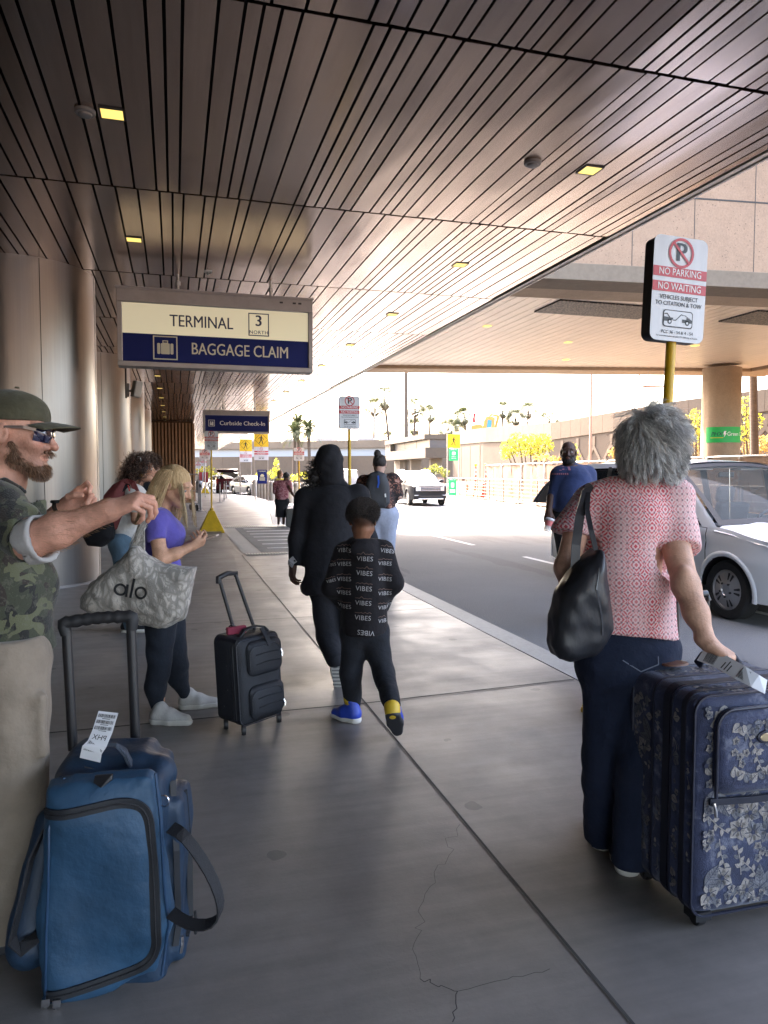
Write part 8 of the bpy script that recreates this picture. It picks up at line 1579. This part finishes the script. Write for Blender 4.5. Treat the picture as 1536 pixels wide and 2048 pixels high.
    lp = [J(342, 1655, 2.08), J(365, 1668, 2.05), J(395, 1705, 2.04), J(425, 1755, 2.03), J(441, 1800, 2.03), J(440, 1832, 2.03), J(418, 1850, 2.03), J(385, 1850, 2.04), J(360, 1838, 2.06), J(342, 1825, 2.08)]; sm = [lp[0]]
    for a, b, c in zip(lp, lp[1:], lp[2:]): sm += [a.lerp(b, .75), b.lerp(c, .25)]
    one('side_handle', lambda b: b.strap(sm+[lp[-1]], [.036]*2+[.034]*(len(sm)-2)+[.036], .005, CF+UP*.55+CR*.3), mk, t)
    one('left_handle', lambda b: b.strap([J(88, 1660, 2.10), J(62, 1720, 2.06), J(36, 1830, 2.02), J(24, 1880, 2.02), J(40, 1900, 2.04), J(80, 1870, 2.08)], .04, .006, CF+UP*.3), mk, t)
    hd = [J(180, 1512, 2.20), J(186, 1492, 2.17), J(205, 1486, 2.15), J(232, 1490, 2.15), J(250, 1505, 2.17), J(262, 1530, 2.20)]; one('top_handle', lambda b: b.strap(hd, [.03, .036, .042, .042, .036, .03], .013, -CF+UP*.5), mat('padded grey handle', (.035, .045, .065), .7, bump=(120, .4)), t, bevel=.004)
    pl = [(J(133, 1262, 2.42), J(146, 1500, 2.42)), (J(262, 1250, 2.44), J(271, 1480, 2.44))]; hp_ = thing('x', None, None) if 0 else None
    hm = mat('black satin tube', (.014, .014, .017), .35)
    for a, b_ in pl: one('handle_post', lambda b: b.tube([a, b_], .0165, 12, flat=(CF, .75)), hm, t, smooth=50)
    A_, B2_ = J(127, 1246, 2.42), J(266, 1233, 2.44)
    def grip(b):
        n = 22; pts = [A_.lerp(B2_, i/n)+UP*(.006*math.sin(math.pi*i/n)) for i in range(n+1)]; b.tube([A_-UP*.040+CR*.008]+[A_-UP*.012+CR*.002]+pts+[B2_-UP*.012-CR*.002]+[B2_-UP*.045-CR*.006], [.018, .021]+[.020+.0016*(i % 2)*(i < 6 or i > 16)+.002*math.sin(i*1.9) for i in range(n+1)]+[.021, .018], 12)
    one('grip', grip, mat('black rubber grip', (.018, .018, .020), .6), t, smooth=60)
    one('side_pull', lambda b: b.tube([J(364, 1872, 2.12), J(364, 1890, 2.12), J(361, 1905, 2.12)], .006, 6), M_CHROME, t); one('side_pull', lambda b: b.tube([J(390, 1822, 2.2), J(392, 1845, 2.2), J(391, 1868, 2.2)], .004, 6), mk, t)
    for x in (120, 290): p_ = J(x, 1965, 2.28); one('wheel', lambda b: b.lathe([(.015, -.018), (.036, -.018), (.038, 0), (.036, .018), (.015, .018)], (p_.x, p_.y, .038), 18, Matrix.Rotation(R(90), 3, 'Y')), M_BLK, t, smooth=40)
    one('foot', lambda b: b.tube([J(110, 2005, 2.06), J(130, 2016, 2.06)], .012, 8), M_BLK, t)
    rs = random.Random(4)
    def dr(b, at):
        for s0 in (.008, .026, .044): bars(b, at, s0, s0+.010, -.026, .026, True, rs); b.add([at(s0+.0125, -.012, .0018), at(s0+.0125, .012, .0018), at(s0+.014, .012, .0018), at(s0+.014, -.012, .0018)], [(0, 1, 2, 3)])
        V, F = text_geo('PHX', .022); b.add([at(.078-y, -x, .0018) for x, y in V], F); bars(b, at, .100, .122, -.024, .028, True, rs)
        b.add([at(.176, -.012, .0018), at(.176, .014, .0018), at(.180, .014, .0018), at(.181, -.010, .0018)], [(0, 1, 2, 3)])
    tagpaper('baggage_tag', 'white airline tag with barcodes looped on the handle of the blue duffel', [D(217, 1424, 2.16), D(205, 1462, 2.13), D(194, 1488, 2.105), D(184, 1500, 2.10), D(180, 1520, 2.11)], .060, CR, dr)
blue_duffel()
# ---------------- upright cases: black and floral
def boxcase(o, u, v, w_, dp, h, z0, lean=Vector((0, 0, 0))):
    """returns point function p(a,b,c): a along front width, b depth, c height, in local coords"""
    u = Vector((u[0], u[1], 0)).normalized(); v = Vector((v[0], v[1], 0)).normalized(); up = (UP+lean).normalized()
    return lambda a, b, c: u*a+v*b+up*(c)+Vector((0, 0, z0))
def rr2(w_, h, r, n=6): return [(cx+r*math.cos(R(a0+90*i/n)), cy+r*math.sin(R(a0+90*i/n))) for cx, cy, a0 in ((w_-r, h-r, 0), (r, h-r, 90), (r, r, 180), (w_-r, r, 270)) for i in range(n+1)]
def slab(b, p, loop, b0, b1, bev=.012):
    """rounded slab: 2D loop (a,c) from depth b0 to b1 with an eased front edge"""
    n = len(loop); ca = sum(q[0] for q in loop)/n; cc = sum(q[1] for q in loop)/n; sg = 1 if b1 > b0 else -1; V = []
    for bb, k in ((b1, 0), (b0+sg*bev, 0), (b0+sg*bev*.3, bev*.7), (b0, bev*1.6)):
        for a, c in loop: dx, dy = a-ca, c-cc; V.append(p(a-math.copysign(min(abs(dx), k), dx)*(abs(dx) > .01), bb, c-math.copysign(min(abs(dy), k), dy)*(abs(dy) > .01)))
    F = [(i*n+j, i*n+(j+1) % n, (i+1)*n+(j+1) % n, (i+1)*n+j) for i in range(3) for j in range(n)]+[tuple(range(n-1, -1, -1)), tuple(range(3*n, 4*n))]; b.add(V, F)
def loopt(b, p, loop, bb, r, n=6): b.tube([p(a, bb, c) for a, c in loop], r, n, closed=True)
def black_case():
    o = G(486, 1476); o.z = 0; u = CR*.62+CF*.78; v = CF*.62-CR*.78; t = thing('upright_suitcase', 'small black upright suitcase standing alone behind the blonde woman', 'suitcase', o)
    w_, dp, h = .335, .215, .50; p = boxcase(o, u, v, w_, dp, h, .055, -CR*.06+CF*.05); mk = mat('black suitcase fabric', (.012, .014, .020), .6, var=(10, .25), bump=(180, .3)); mp = mat('black piping', (.02, .022, .03), .35)
    one('body', lambda b: slab(b, p, rr2(w_, h, .045), 0, dp, .03), mk, t, smooth=50)
    one('piping', lambda b: [loopt(b, p, [(a, c) for a, c in rr2(w_-.012, h-.012, .045)], bb, .004) for bb in (.018, .052, .07)], mp, t, smooth=60)
    for a0, c0, ww, hh in ((.055, .275, .265, .20), (.055, .03, .265, .19)):
        fp = one('front_pocket', lambda b: slab(b, lambda a, bb, c: p(a+a0, bb, c+c0), rr2(ww, hh, .05), -.032, .01, .022), mk, t, smooth=50); one('seam', lambda b: b.tube([p(a0+a, -.031, c0+c) for a, c in rr2(ww-.03, hh-.025, .05)[:15]], .0028, 6), mp, fp, smooth=60)
        one('crease', lambda b: [b.tube([p(a0+.05, -.0325, c0+hh*q), p(a0+ww*.5, -.0335, c0+hh*q+.006), p(a0+ww-.03, -.032, c0+hh*q)], .004, 6) for q in (.35, .62)], mk, fp, smooth=60)
    for c in (.36, .06): one('zip_pull', lambda b: b.tube([p(w_-.030, -.022, c+.04), p(w_-.026, -.030, c+.02), p(w_-.030, -.030, c)], .0045, 6), M_CHROME, t)
    a_, b_ = D(478, 1286, 4.27)-o, D(438, 1156, 4.24)-o; c_, d_ = D(516, 1262, 4.40)-o, D(470, 1146, 4.37)-o
    for q0, q1 in ((a_-UP*.03, b_), (c_-UP*.05, d_)): one('handle_post', lambda b: b.tube([q0, q1], .0105, 10), M_BLK, t, smooth=50)
    ex_ = (d_-b_)*.06; one('grip', lambda b: b.tube([b_-UP*.03-ex_, b_-ex_, b_.lerp(d_, .5)+UP*.012, d_+ex_, d_-UP*.025+ex_], [.013, .016, .016, .016, .013], 10), M_BLK, t, smooth=60)
    one('carry_handle', lambda b: b.strap([p(.06, .06, h), p(.10, .06, h+.032), p(.19, .06, h+.045), p(.25, .06, h+.03), p(.28, .06, h)], .03, .012, v), mk, t, bevel=.003); one('carry_strap', lambda b: b.strap([p(.20, .02, h+.035), p(.205, -.015, h-.01), p(.21, -.035, h-.06)], .03, .006, u), mk, t)
    for a, bb in ((.03, .03), (.03, dp-.03), (w_-.03, .03), (w_-.03, dp-.03)): one('wheel', lambda b: b.lathe([(.012, -.012), (.030, -.012), (.032, 0), (.030, .012), (.012, .012)], tuple(Vector(p(a, bb, 0)).xy)+(.032,), 16, Matrix.Rotation(R(90), 3, 'Y') if 1 else None), M_BLK, t, smooth=40)
    for (bb, c) in ((.11, .34), (.11, .20), (.15, .10)): one('rivet', lambda b: b.lathe([(.007, 0), (.005, .004), (0, .005)], p(-.001, bb, c), 10, frameM((0, 0, 0), v, UP).to_3x3() @ Matrix.Rotation(math.pi, 3, 'X') if 0 else Matrix.Rotation(R(-90), 3, 'Y')), M_CHROME, t)
    tg = thing('luggage_tag', 'red fabric tag lying on top of the small black suitcase', 'luggage tag', o+p(.10, .13, h)); q = p(.10, .13, h); one('fabric', lambda b: b.box((0, 0, .025), (.12, .03, .045), Matrix.Rotation(R(20), 3, 'Z')), mat('crimson tag fabric', (.25, .02, .05), .7, var=(20, .3)), tg, bevel=.006); one('loop', lambda b: b.tube([(0, 0, .045), (-.03, -.01, .06), (-.06, 0, .03)], .004, 6), M_BLK, tg)
black_case()
def leaf2(b, M, L_, W_, mi, veins=True, lobes=0):
    n = 12; pts = []
    for s in (1, -1):
        rng = range(n+1) if s > 0 else range(n-1, 0, -1)
        for i in rng: q = i/n; wv = W_*math.sin(math.pi*q**.8)*(1+(.35*math.cos(q*math.pi*2*lobes) if lobes else 0)); pts.append((s*wv, L_*q))
    b.add([M @ Vector((x, y, 0)) for x, y in pts], [tuple(range(len(pts)))], mi)
    if veins:
        M2 = M @ Matrix.Translation((0, 0, .0006)); stroke(b, M2, [(0, 0), (0, L_*.95)], L_*.022, 2)
        for i in range(2, 7): y = L_*i/8; w_ = W_*math.sin(math.pi*(i/8)**.8)*.8; [stroke(b, M2, [(0, y), (s*w_, y+L_*.12)], L_*.014, 2) for s in (-1, 1)]
def flower2(b, M, r, rs, n=5):
    for i in range(n): leaf2(b, M @ Matrix.Rotation(6.2832*i/n+.3, 4, 'Z'), r, r*.42, 1 if rs.random() < .6 else 0, False); stroke(b, M @ Matrix.Translation((0, 0, .0006)) @ Matrix.Rotation(6.2832*i/n+.3, 4, 'Z'), [(0, r*.2), (0, r*.7)], r*.06, 2)
    disc(b, M @ Matrix.Translation((0, 0, .0007)), 0, 0, r*.18, 2, 10)
def florals(b, w_, h, rs, big=1.0):
    k = 0; put = []
    for _ in range(2400):
        x, y = rs.uniform(.0, w_), rs.uniform(.0, h); kind = rs.choice('LLFFSSBT'); r = {'L': .062, 'F': .034, 'S': .042, 'B': .03, 'T': .055}[kind]*big
        if any((x-a)**2+(y-c)**2 < ((r+q)*.60)**2 for a, c, q in put): continue
        put.append((x, y, r)); M = Matrix.Translation((x, y, .0002+.0000015*len(put))) @ Matrix.Rotation(rs.uniform(0, 6.28), 4, 'Z')
        if kind == 'L':
            for a, s in ((0, 1), (1.0, .72), (-1.0, .72), (1.9, .5), (-1.9, .5)): leaf2(b, M @ Matrix.Translation((0, -r*.5, .0001*abs(a))) @ Matrix.Rotation(a, 4, 'Z'), r*1.5*s, r*.34*s, 0, True)
        elif kind == 'F': flower2(b, M, r*1.05, rs)
        elif kind == 'S':
            stroke(b, M, [(0, -r), (r*.1, 0), (0, r)], r*.06, 1)
            for i in range(6): leaf2(b, M @ Matrix.Translation((r*.05, -r*.8+i*r*.3, 0)) @ Matrix.Rotation((1 if i % 2 else -1)*.9, 4, 'Z'), r*.5, r*.14, 1 if i % 3 else 0, False)
        elif kind == 'T':
            for i in range(9): a = -1.3+2.6*i/8; stroke(b, M @ Matrix.Rotation(a, 4, 'Z'), [(0, 0), (.01*big, r*.6), (0, r*(1.1-.2*abs(a)))], r*.05, i % 2)
        else:
            for i in range(3): flower2(b, M @ Matrix.Translation(((i-1)*r*.55, abs(i-1)*r*.5, .0003*i)), r*.45, rs)
    return b
def clipped(name, b2, p, m, par, w_, h, r, side=None):
    keep = []
    for i, f in enumerate(b2.F):
        xs = [b2.V[j][0] for j in f]; ys = [b2.V[j][1] for j in f]
        if min(xs) > .004 and max(xs) < w_-.004 and min(ys) > .004 and max(ys) < h-.004: keep.append(i)
    b = MB(); b.V = [p(*v) for v in b2.V]; b.F = [b2.F[i] for i in keep]; b.I = [b2.I[i] for i in keep]; return b.build(name, m, par)
def floral_case():
    o = D(1385, 1850, 2.36); o.z = 0; u = CR*.967+CF*.256; v = -CR*.256+CF*.967; t = thing('floral_suitcase', 'large navy suitcase with a grey floral pattern under the hand of the grey haired woman', 'suitcase', o)
    w_, dp, h = .52, .36, .735; p = boxcase(o, u, v, w_, dp, h, .045); g = NG('navy tapestry', .75, sheen=.2); oo = g.obj(); c = g.ramp(g.noise(oo, 9, 6, .7), [(.36, (.012, .017, .050)), (.54, (.026, .034, .085)), (.64, (.13, .14, .20))]); g.base(c); g.bump(g.noise(oo, 240, 3), .3, .01); mn = g.m
    mg = [mat('grey leaf weave', (.155, .155, .175), .85, var=(40, .5), bump=(260, .4)), mat('cream flower weave', (.31, .28, .265), .85, var=(40, .35), bump=(260, .4)), mat('navy vein weave', (.03, .035, .07), .85)]; mp = mat('navy leather piping', (.016, .018, .035), .35, bump=(80, .1)); mdk = mat('navy gusset', (.010, .012, .026), .7)
    one('body', lambda b: slab(b, p, rr2(w_, h, .055), .0, dp, .03), mn, t, smooth=50)
    one('piping', lambda b: [loopt(b, p, rr2(w_, h, .055), bb, .0055) for bb in (.012, .125, .225, dp-.012)], mp, t, smooth=60)
    one('gusset', lambda b: [b.strap([p(a, (b0+b1)/2, c) for a, c in [(q[0]+math.copysign(.0015, q[0]-w_/2), q[1]+math.copysign(.0015, q[1]-h/2)) for q in rr2(w_, h, .055)]]+[p(w_+.0015, (b0+b1)/2, h-.055)], b1-b0, .003, v) for b0, b1 in ((.052, .075), (.135, .17))], mdk, t)
    rs = random.Random(11); f = florals(MB(), w_-.044, h-.044, rs, 1.25); clipped('front_weave', f, lambda x, y, z: p(x+.022, -.0012-z, y+.022), mg, t, w_-.044, h-.044, .05)
    for b0, b1 in ((.014, .050), (.172, .222), (.228, dp-.014), (.078, .123)): ww = b1-b0; f = florals(MB(), ww+.03, h-.1, rs, .95); clipped('side_weave', f, lambda x, y, z: p(-.0012-z, b0+x, y+.05), mg, t, ww, h-.1, .01)
    for b0, b1 in ((.020, .120), (.230, dp-.02)): f = florals(MB(), w_-.11, b1-b0+.02, rs, .9); clipped('top_weave', f, lambda x, y, z: p(x+.055, b0+y, h+.0012+z), mg, t, w_-.11, b1-b0, .01)
    pk = one('front_pocket', lambda b: slab(b, lambda a, bb, c: p(a+.06, bb, c+.41), rr2(w_-.12, .285, .06), -.03, .01, .02), mn, t, smooth=50); f = florals(MB(), w_-.20, .225, rs, 1.15); clipped('pocket_weave', f, lambda x, y, z: p(x+.10, -.0315-z, y+.44), mg, pk, w_-.20, .225, .03)
    one('pocket_piping', lambda b: b.tube([p(a+.06, -.022, c+.41) for a, c in rr2(w_-.12, .285, .06)[:14]+[(.0, .0)]], .006, 8), mp, pk, smooth=60)
    one('pocket_zip', lambda b: b.strap([p(.045, -.012, .395), p(.2, -.02, .39), p(.35, -.02, .388), p(w_-.03, -.012, .395)], .022, .008, UP), mdk, t)
    one('zip_pull', lambda b: b.tube([p(.052, -.022, .395), p(.055, -.028, .375), p(.058, -.026, .350)], .006, 8), M_CHROME, t, smooth=60)
    lb = one('oval_badge', lambda b: b.lathe([(.034, 0), (.034, .004), (.030, .006), (0, .006)], p(.235, -.0325, .60), 24, frameM((0, 0, 0), u, UP).to_3x3() @ Matrix.Diagonal((1, .62, 1)) if 0 else (frameM((0, 0, 0), u, UP).to_3x3() @ Matrix.Diagonal((1, .62, 1)).to_3x3())), mp, t); one('badge_plate', lambda b: b.lathe([(.025, .0065), (.022, .008), (0, .008)], p(.235, -.0325, .60), 24, frameM((0, 0, 0), u, UP).to_3x3() @ Matrix.Diagonal((1, .55, 1)).to_3x3()), mat('pale brass', (.55, .45, .28), .3, .8), lb)
    hm = MATS['black satin tube']
    pa, pb = p(.06, dp-.03, h), p(.21, dp-.03, h)
    q0, q1 = D(1353, 1205, 2.72)-o, D(1414, 1198, 2.74)-o; pa = D(1354, 1345, 2.72)-o; pb = D(1414, 1335, 2.74)-o
    for a, b_ in ((pa, q0), (pb, q1)): one('handle_post', lambda b: b.tube([a, b_], .010, 10), hm, t, smooth=50)
    one('grip', lambda b: b.tube([q0-UP*.0, q0+UP*.018+CR*.004, q1+UP*.02-CR*.002, q1-UP*.005+CR*.004], [.012, .014, .014, .013], 10), hm, t, smooth=60)
    ch = D(1380, 1318, 2.58)-o; one('carry_handle', lambda b: b.strap([D(1395, 1330, 2.56)-o, D(1405, 1312, 2.54)-o, D(1440, 1306, 2.50)-o, D(1468, 1312, 2.48)-o, D(1478, 1328, 2.47)-o], .036, .014, v), mp, t, bevel=.004)
    one('leather_patch', lambda b: b.lathe([(.055, 0), (.052, .006), (0, .007)], D(1350, 1323, 2.66)-o-UP*.01, 20, Matrix.Diagonal((1, .6, 1)).to_3x3()), mat('brown leather', (.12, .045, .025), .5), t)
    for a, bb in ((.05, .04), (w_-.05, .04), (.05, dp-.04), (w_-.05, dp-.04)): one('wheel', lambda b: b.lathe([(.014, -.014), (.026, -.014), (.028, 0), (.026, .014), (.014, .014)], tuple(Vector(p(a, bb, 0)).xy)+(.028,), 16, Matrix.Rotation(R(90), 3, 'Y')), M_BLK, t, smooth=40); one('corner_foot', lambda b: b.box(p(a, bb, -.002), (.06, .06, .03)), M_BLK, t)
    rs = random.Random(6)
    def dr(b, at):
        bars(b, at, .02, .06, -.022, .022, False, rs); [b.add([at(.09+k*.012, -.02, .0018), at(.09+k*.012, .006+.01*(k % 2), .0018), at(.094+k*.012, .006+.01*(k % 2), .0018), at(.094+k*.012, -.02, .0018)], [(0, 1, 2, 3)]) for k in range(3)]; bars(b, at, .15, .18, -.02, .02, False, rs)
    tagpaper('baggage_tag', 'long white airline tag draped over the top of the floral suitcase', [D(1402, 1308, 2.50), D(1440, 1322, 2.44), D(1480, 1345, 2.37), D(1510, 1362, 2.33), D(1532, 1374, 2.325)], .055, CF*.70+CR*.30+UP*.75, dr)
floral_case()
# ---------------- black shoulder bag
def shoulder_bag():
    o = GW.loc+Vector((-.25, -.15, 0)); t = thing('shoulder_bag', 'large black shoulder bag hanging from the grey haired woman', 'handbag', o); J = lambda px, py, d: D(px, py, d)-o; d = 2.60; k = d/FPX; m = mat('black bag leather', (.016, .017, .022), .42, var=(8, .2), bump=(9, .5), stretch=(1, 1, .5))
    poly = [((x-1160)*k, (1210-y)*k) for x, y in ((1192, 1092), (1204, 1100), (1210, 1150), (1220, 1210), (1226, 1258), (1200, 1300), (1184, 1314), (1130, 1322), (1104, 1312), (1094, 1286), (1098, 1230), (1112, 1180), (1150, 1130))]
    s = SDF(.0075).add(PX(J(1160, 1210, d), CR*.98+CF*.2, UP, poly, .085, .07, .02), .02).disp(folds(301, .009, 13, (1, 1, .5))).disp(folds(302, .003, 40)); T = s.mesh(2); mesh_obj('body', [T], m, t)
    b = MB(); f = lambda x, y: ((x-1160)*k, (1210-y)*k); stroke(b, Matrix.Identity(4), [f(1184, 1130), f(1178, 1170), f(1190, 1220), f(1195, 1262)], .006, 0); decal('seam', b, T, J(1160, 1210, d), CR*.98+CF*.2, UP, CF, .004, mat('black seam piping', (.04, .042, .05), .3), t)
    one('strap', lambda b: b.strap([J(1150, 1135, 2.60), J(1152, 1090, 2.61), J(1160, 1030, 2.64), J(1172, 985, 2.69), J(1182, 968, 2.76), J(1186, 970, 2.85)], .032, .006, [CR, CR, CR, CR*.9+CF*.3, CR, CR]), m, t); one('strap', lambda b: b.strap([J(1192, 1100, 2.58), J(1182, 1060, 2.60), J(1174, 1020, 2.64), J(1176, 985, 2.69)], .018, .005, CR), m, t)
shoulder_bag()
# ---------------- patterned tote
def tote():
    o = Vector((-.25, 4.25, 0)); t = thing('tote_bag', 'pale grey tie dyed tote bag with black lettering on the blonde woman', 'tote bag', o); J = lambda px, py, d: D(px, py, d)-o; d = 4.14; k = d/FPX
    g = NG('tie dye canvas', .85, sheen=.2); oo = g.obj(); wv = g.n('VectorMath', operation='ADD'); g.L(oo, wv.inputs[0]); nz = g.n('TexNoise'); nz.inputs['Scale'].default_value = 6; g.L(oo, nz.inputs['Vector']); sc_ = g.n('VectorMath', operation='SCALE'); g.L(nz.outputs['Color'], sc_.inputs[0]); sc_.inputs['Scale'].default_value = .12; g.L(sc_.outputs[0], wv.inputs[1])
    v1 = g.vor(g.mapv(wv.outputs[0], (1, 1, .7)), 13, 'DISTANCE_TO_EDGE'); nn = g.noise(g.mapv(oo, (1, 1, .45)), 21, 3, .5, 2.5); c = g.ramp(v1, [(.0, (.27, .24, .205)), (.10, (.47, .415, .36)), (.25, (.60, .54, .475))]); c = g.mix(g.ramp(nn, [(.46, .0), (.54, .8)]), c, (.27, .245, .215)); g.base(c); g.bump(g.noise(oo, 160, 3), .25, .01); m = g.m
    poly = [((x-280)*k, (1180-y)*k) for x, y in ((166, 1212), (168, 1196), (185, 1168), (215, 1142), (250, 1112), (266, 1092), (280, 1090), (296, 1108), (330, 1128), (362, 1133), (393, 1134), (390, 1156), (382, 1190), (366, 1234), (332, 1254), (318, 1256), (280, 1246), (220, 1230), (180, 1222))]
    s = SDF(.0075).add(PX(J(280, 1180, d), CR, UP, poly, .11, .12, .018), .02).disp(folds(311, .009, 13)).disp(folds(312, .003, 42)); T = s.mesh(2); bo = mesh_obj('body', [T], m, t)
    b = MB(); M0 = Matrix.Rotation(R(-9), 4, 'Z'); q = .001
    def ringd(cx, cy, r0, r1, a0=0, a1=360): n = 30; b.add([M0 @ Vector((cx+r*math.cos(R(a0+(a1-a0)*i/n)), cy+r*math.sin(R(a0+(a1-a0)*i/n)), 0)) for i in range(n+1) for r in (r0, r1)], [(2*i, 2*i+1, 2*i+3, 2*i+2) for i in range(n)])
    sx = k; ringd(-20*sx, 2*sx, 8*sx, 12.5*sx); rect(b, M0 @ Matrix.Translation((0, 0, .0006)), -7.5*sx, 2*sx, 4.8*sx, 25*sx, 0); stroke(b, M0, [(1*sx, -10*sx), (4*sx, 27*sx)], 4.8*sx, 0); ringd(20*sx, 2*sx, 8*sx, 12.5*sx)
    decal('lettering', b, T, J(275, 1178, d), CR, UP, CF, .004, mat('black print ink', (.015, .015, .017), .6), bo)
    for k2, (dx, dd) in enumerate(((0, 0), (9, .05))): one('strap', lambda b: b.strap([J(272+dx, 1100, d), J(279+dx*.5, 1060, d+.03), J(290+dx*.4, 1028, d+.09), J(304, 1014+k2*2, d+.14), J(318, 1012+k2*2, d+.24)], [.05, .032, .03, .03, .03], .012, CR), m, t)
    rs = RS(31); n = 620; s0 = rs.rand(n, 1); a = np.array(J(300, 1016, d+.08)); c = np.array(J(268, 1092, d-.02)); p0 = a*(1-s0)+c*s0+rs.normal(size=(n, 3))*.008; dr_ = np.array(-CR)*.45+np.array([0, 0, -1.0]); pa = np.stack([p0+dr_*(.05+.06*rs.rand(n, 1))*i/5+rs.normal(size=(n, 3))*.0018 for i in range(6)], 1); strands('fringe', pa, .0016, M_HAIR, t, 3, np.array([.30, .27, .23])+rs.rand(n, 1)*np.array([.35, .33, .30]))
tote()
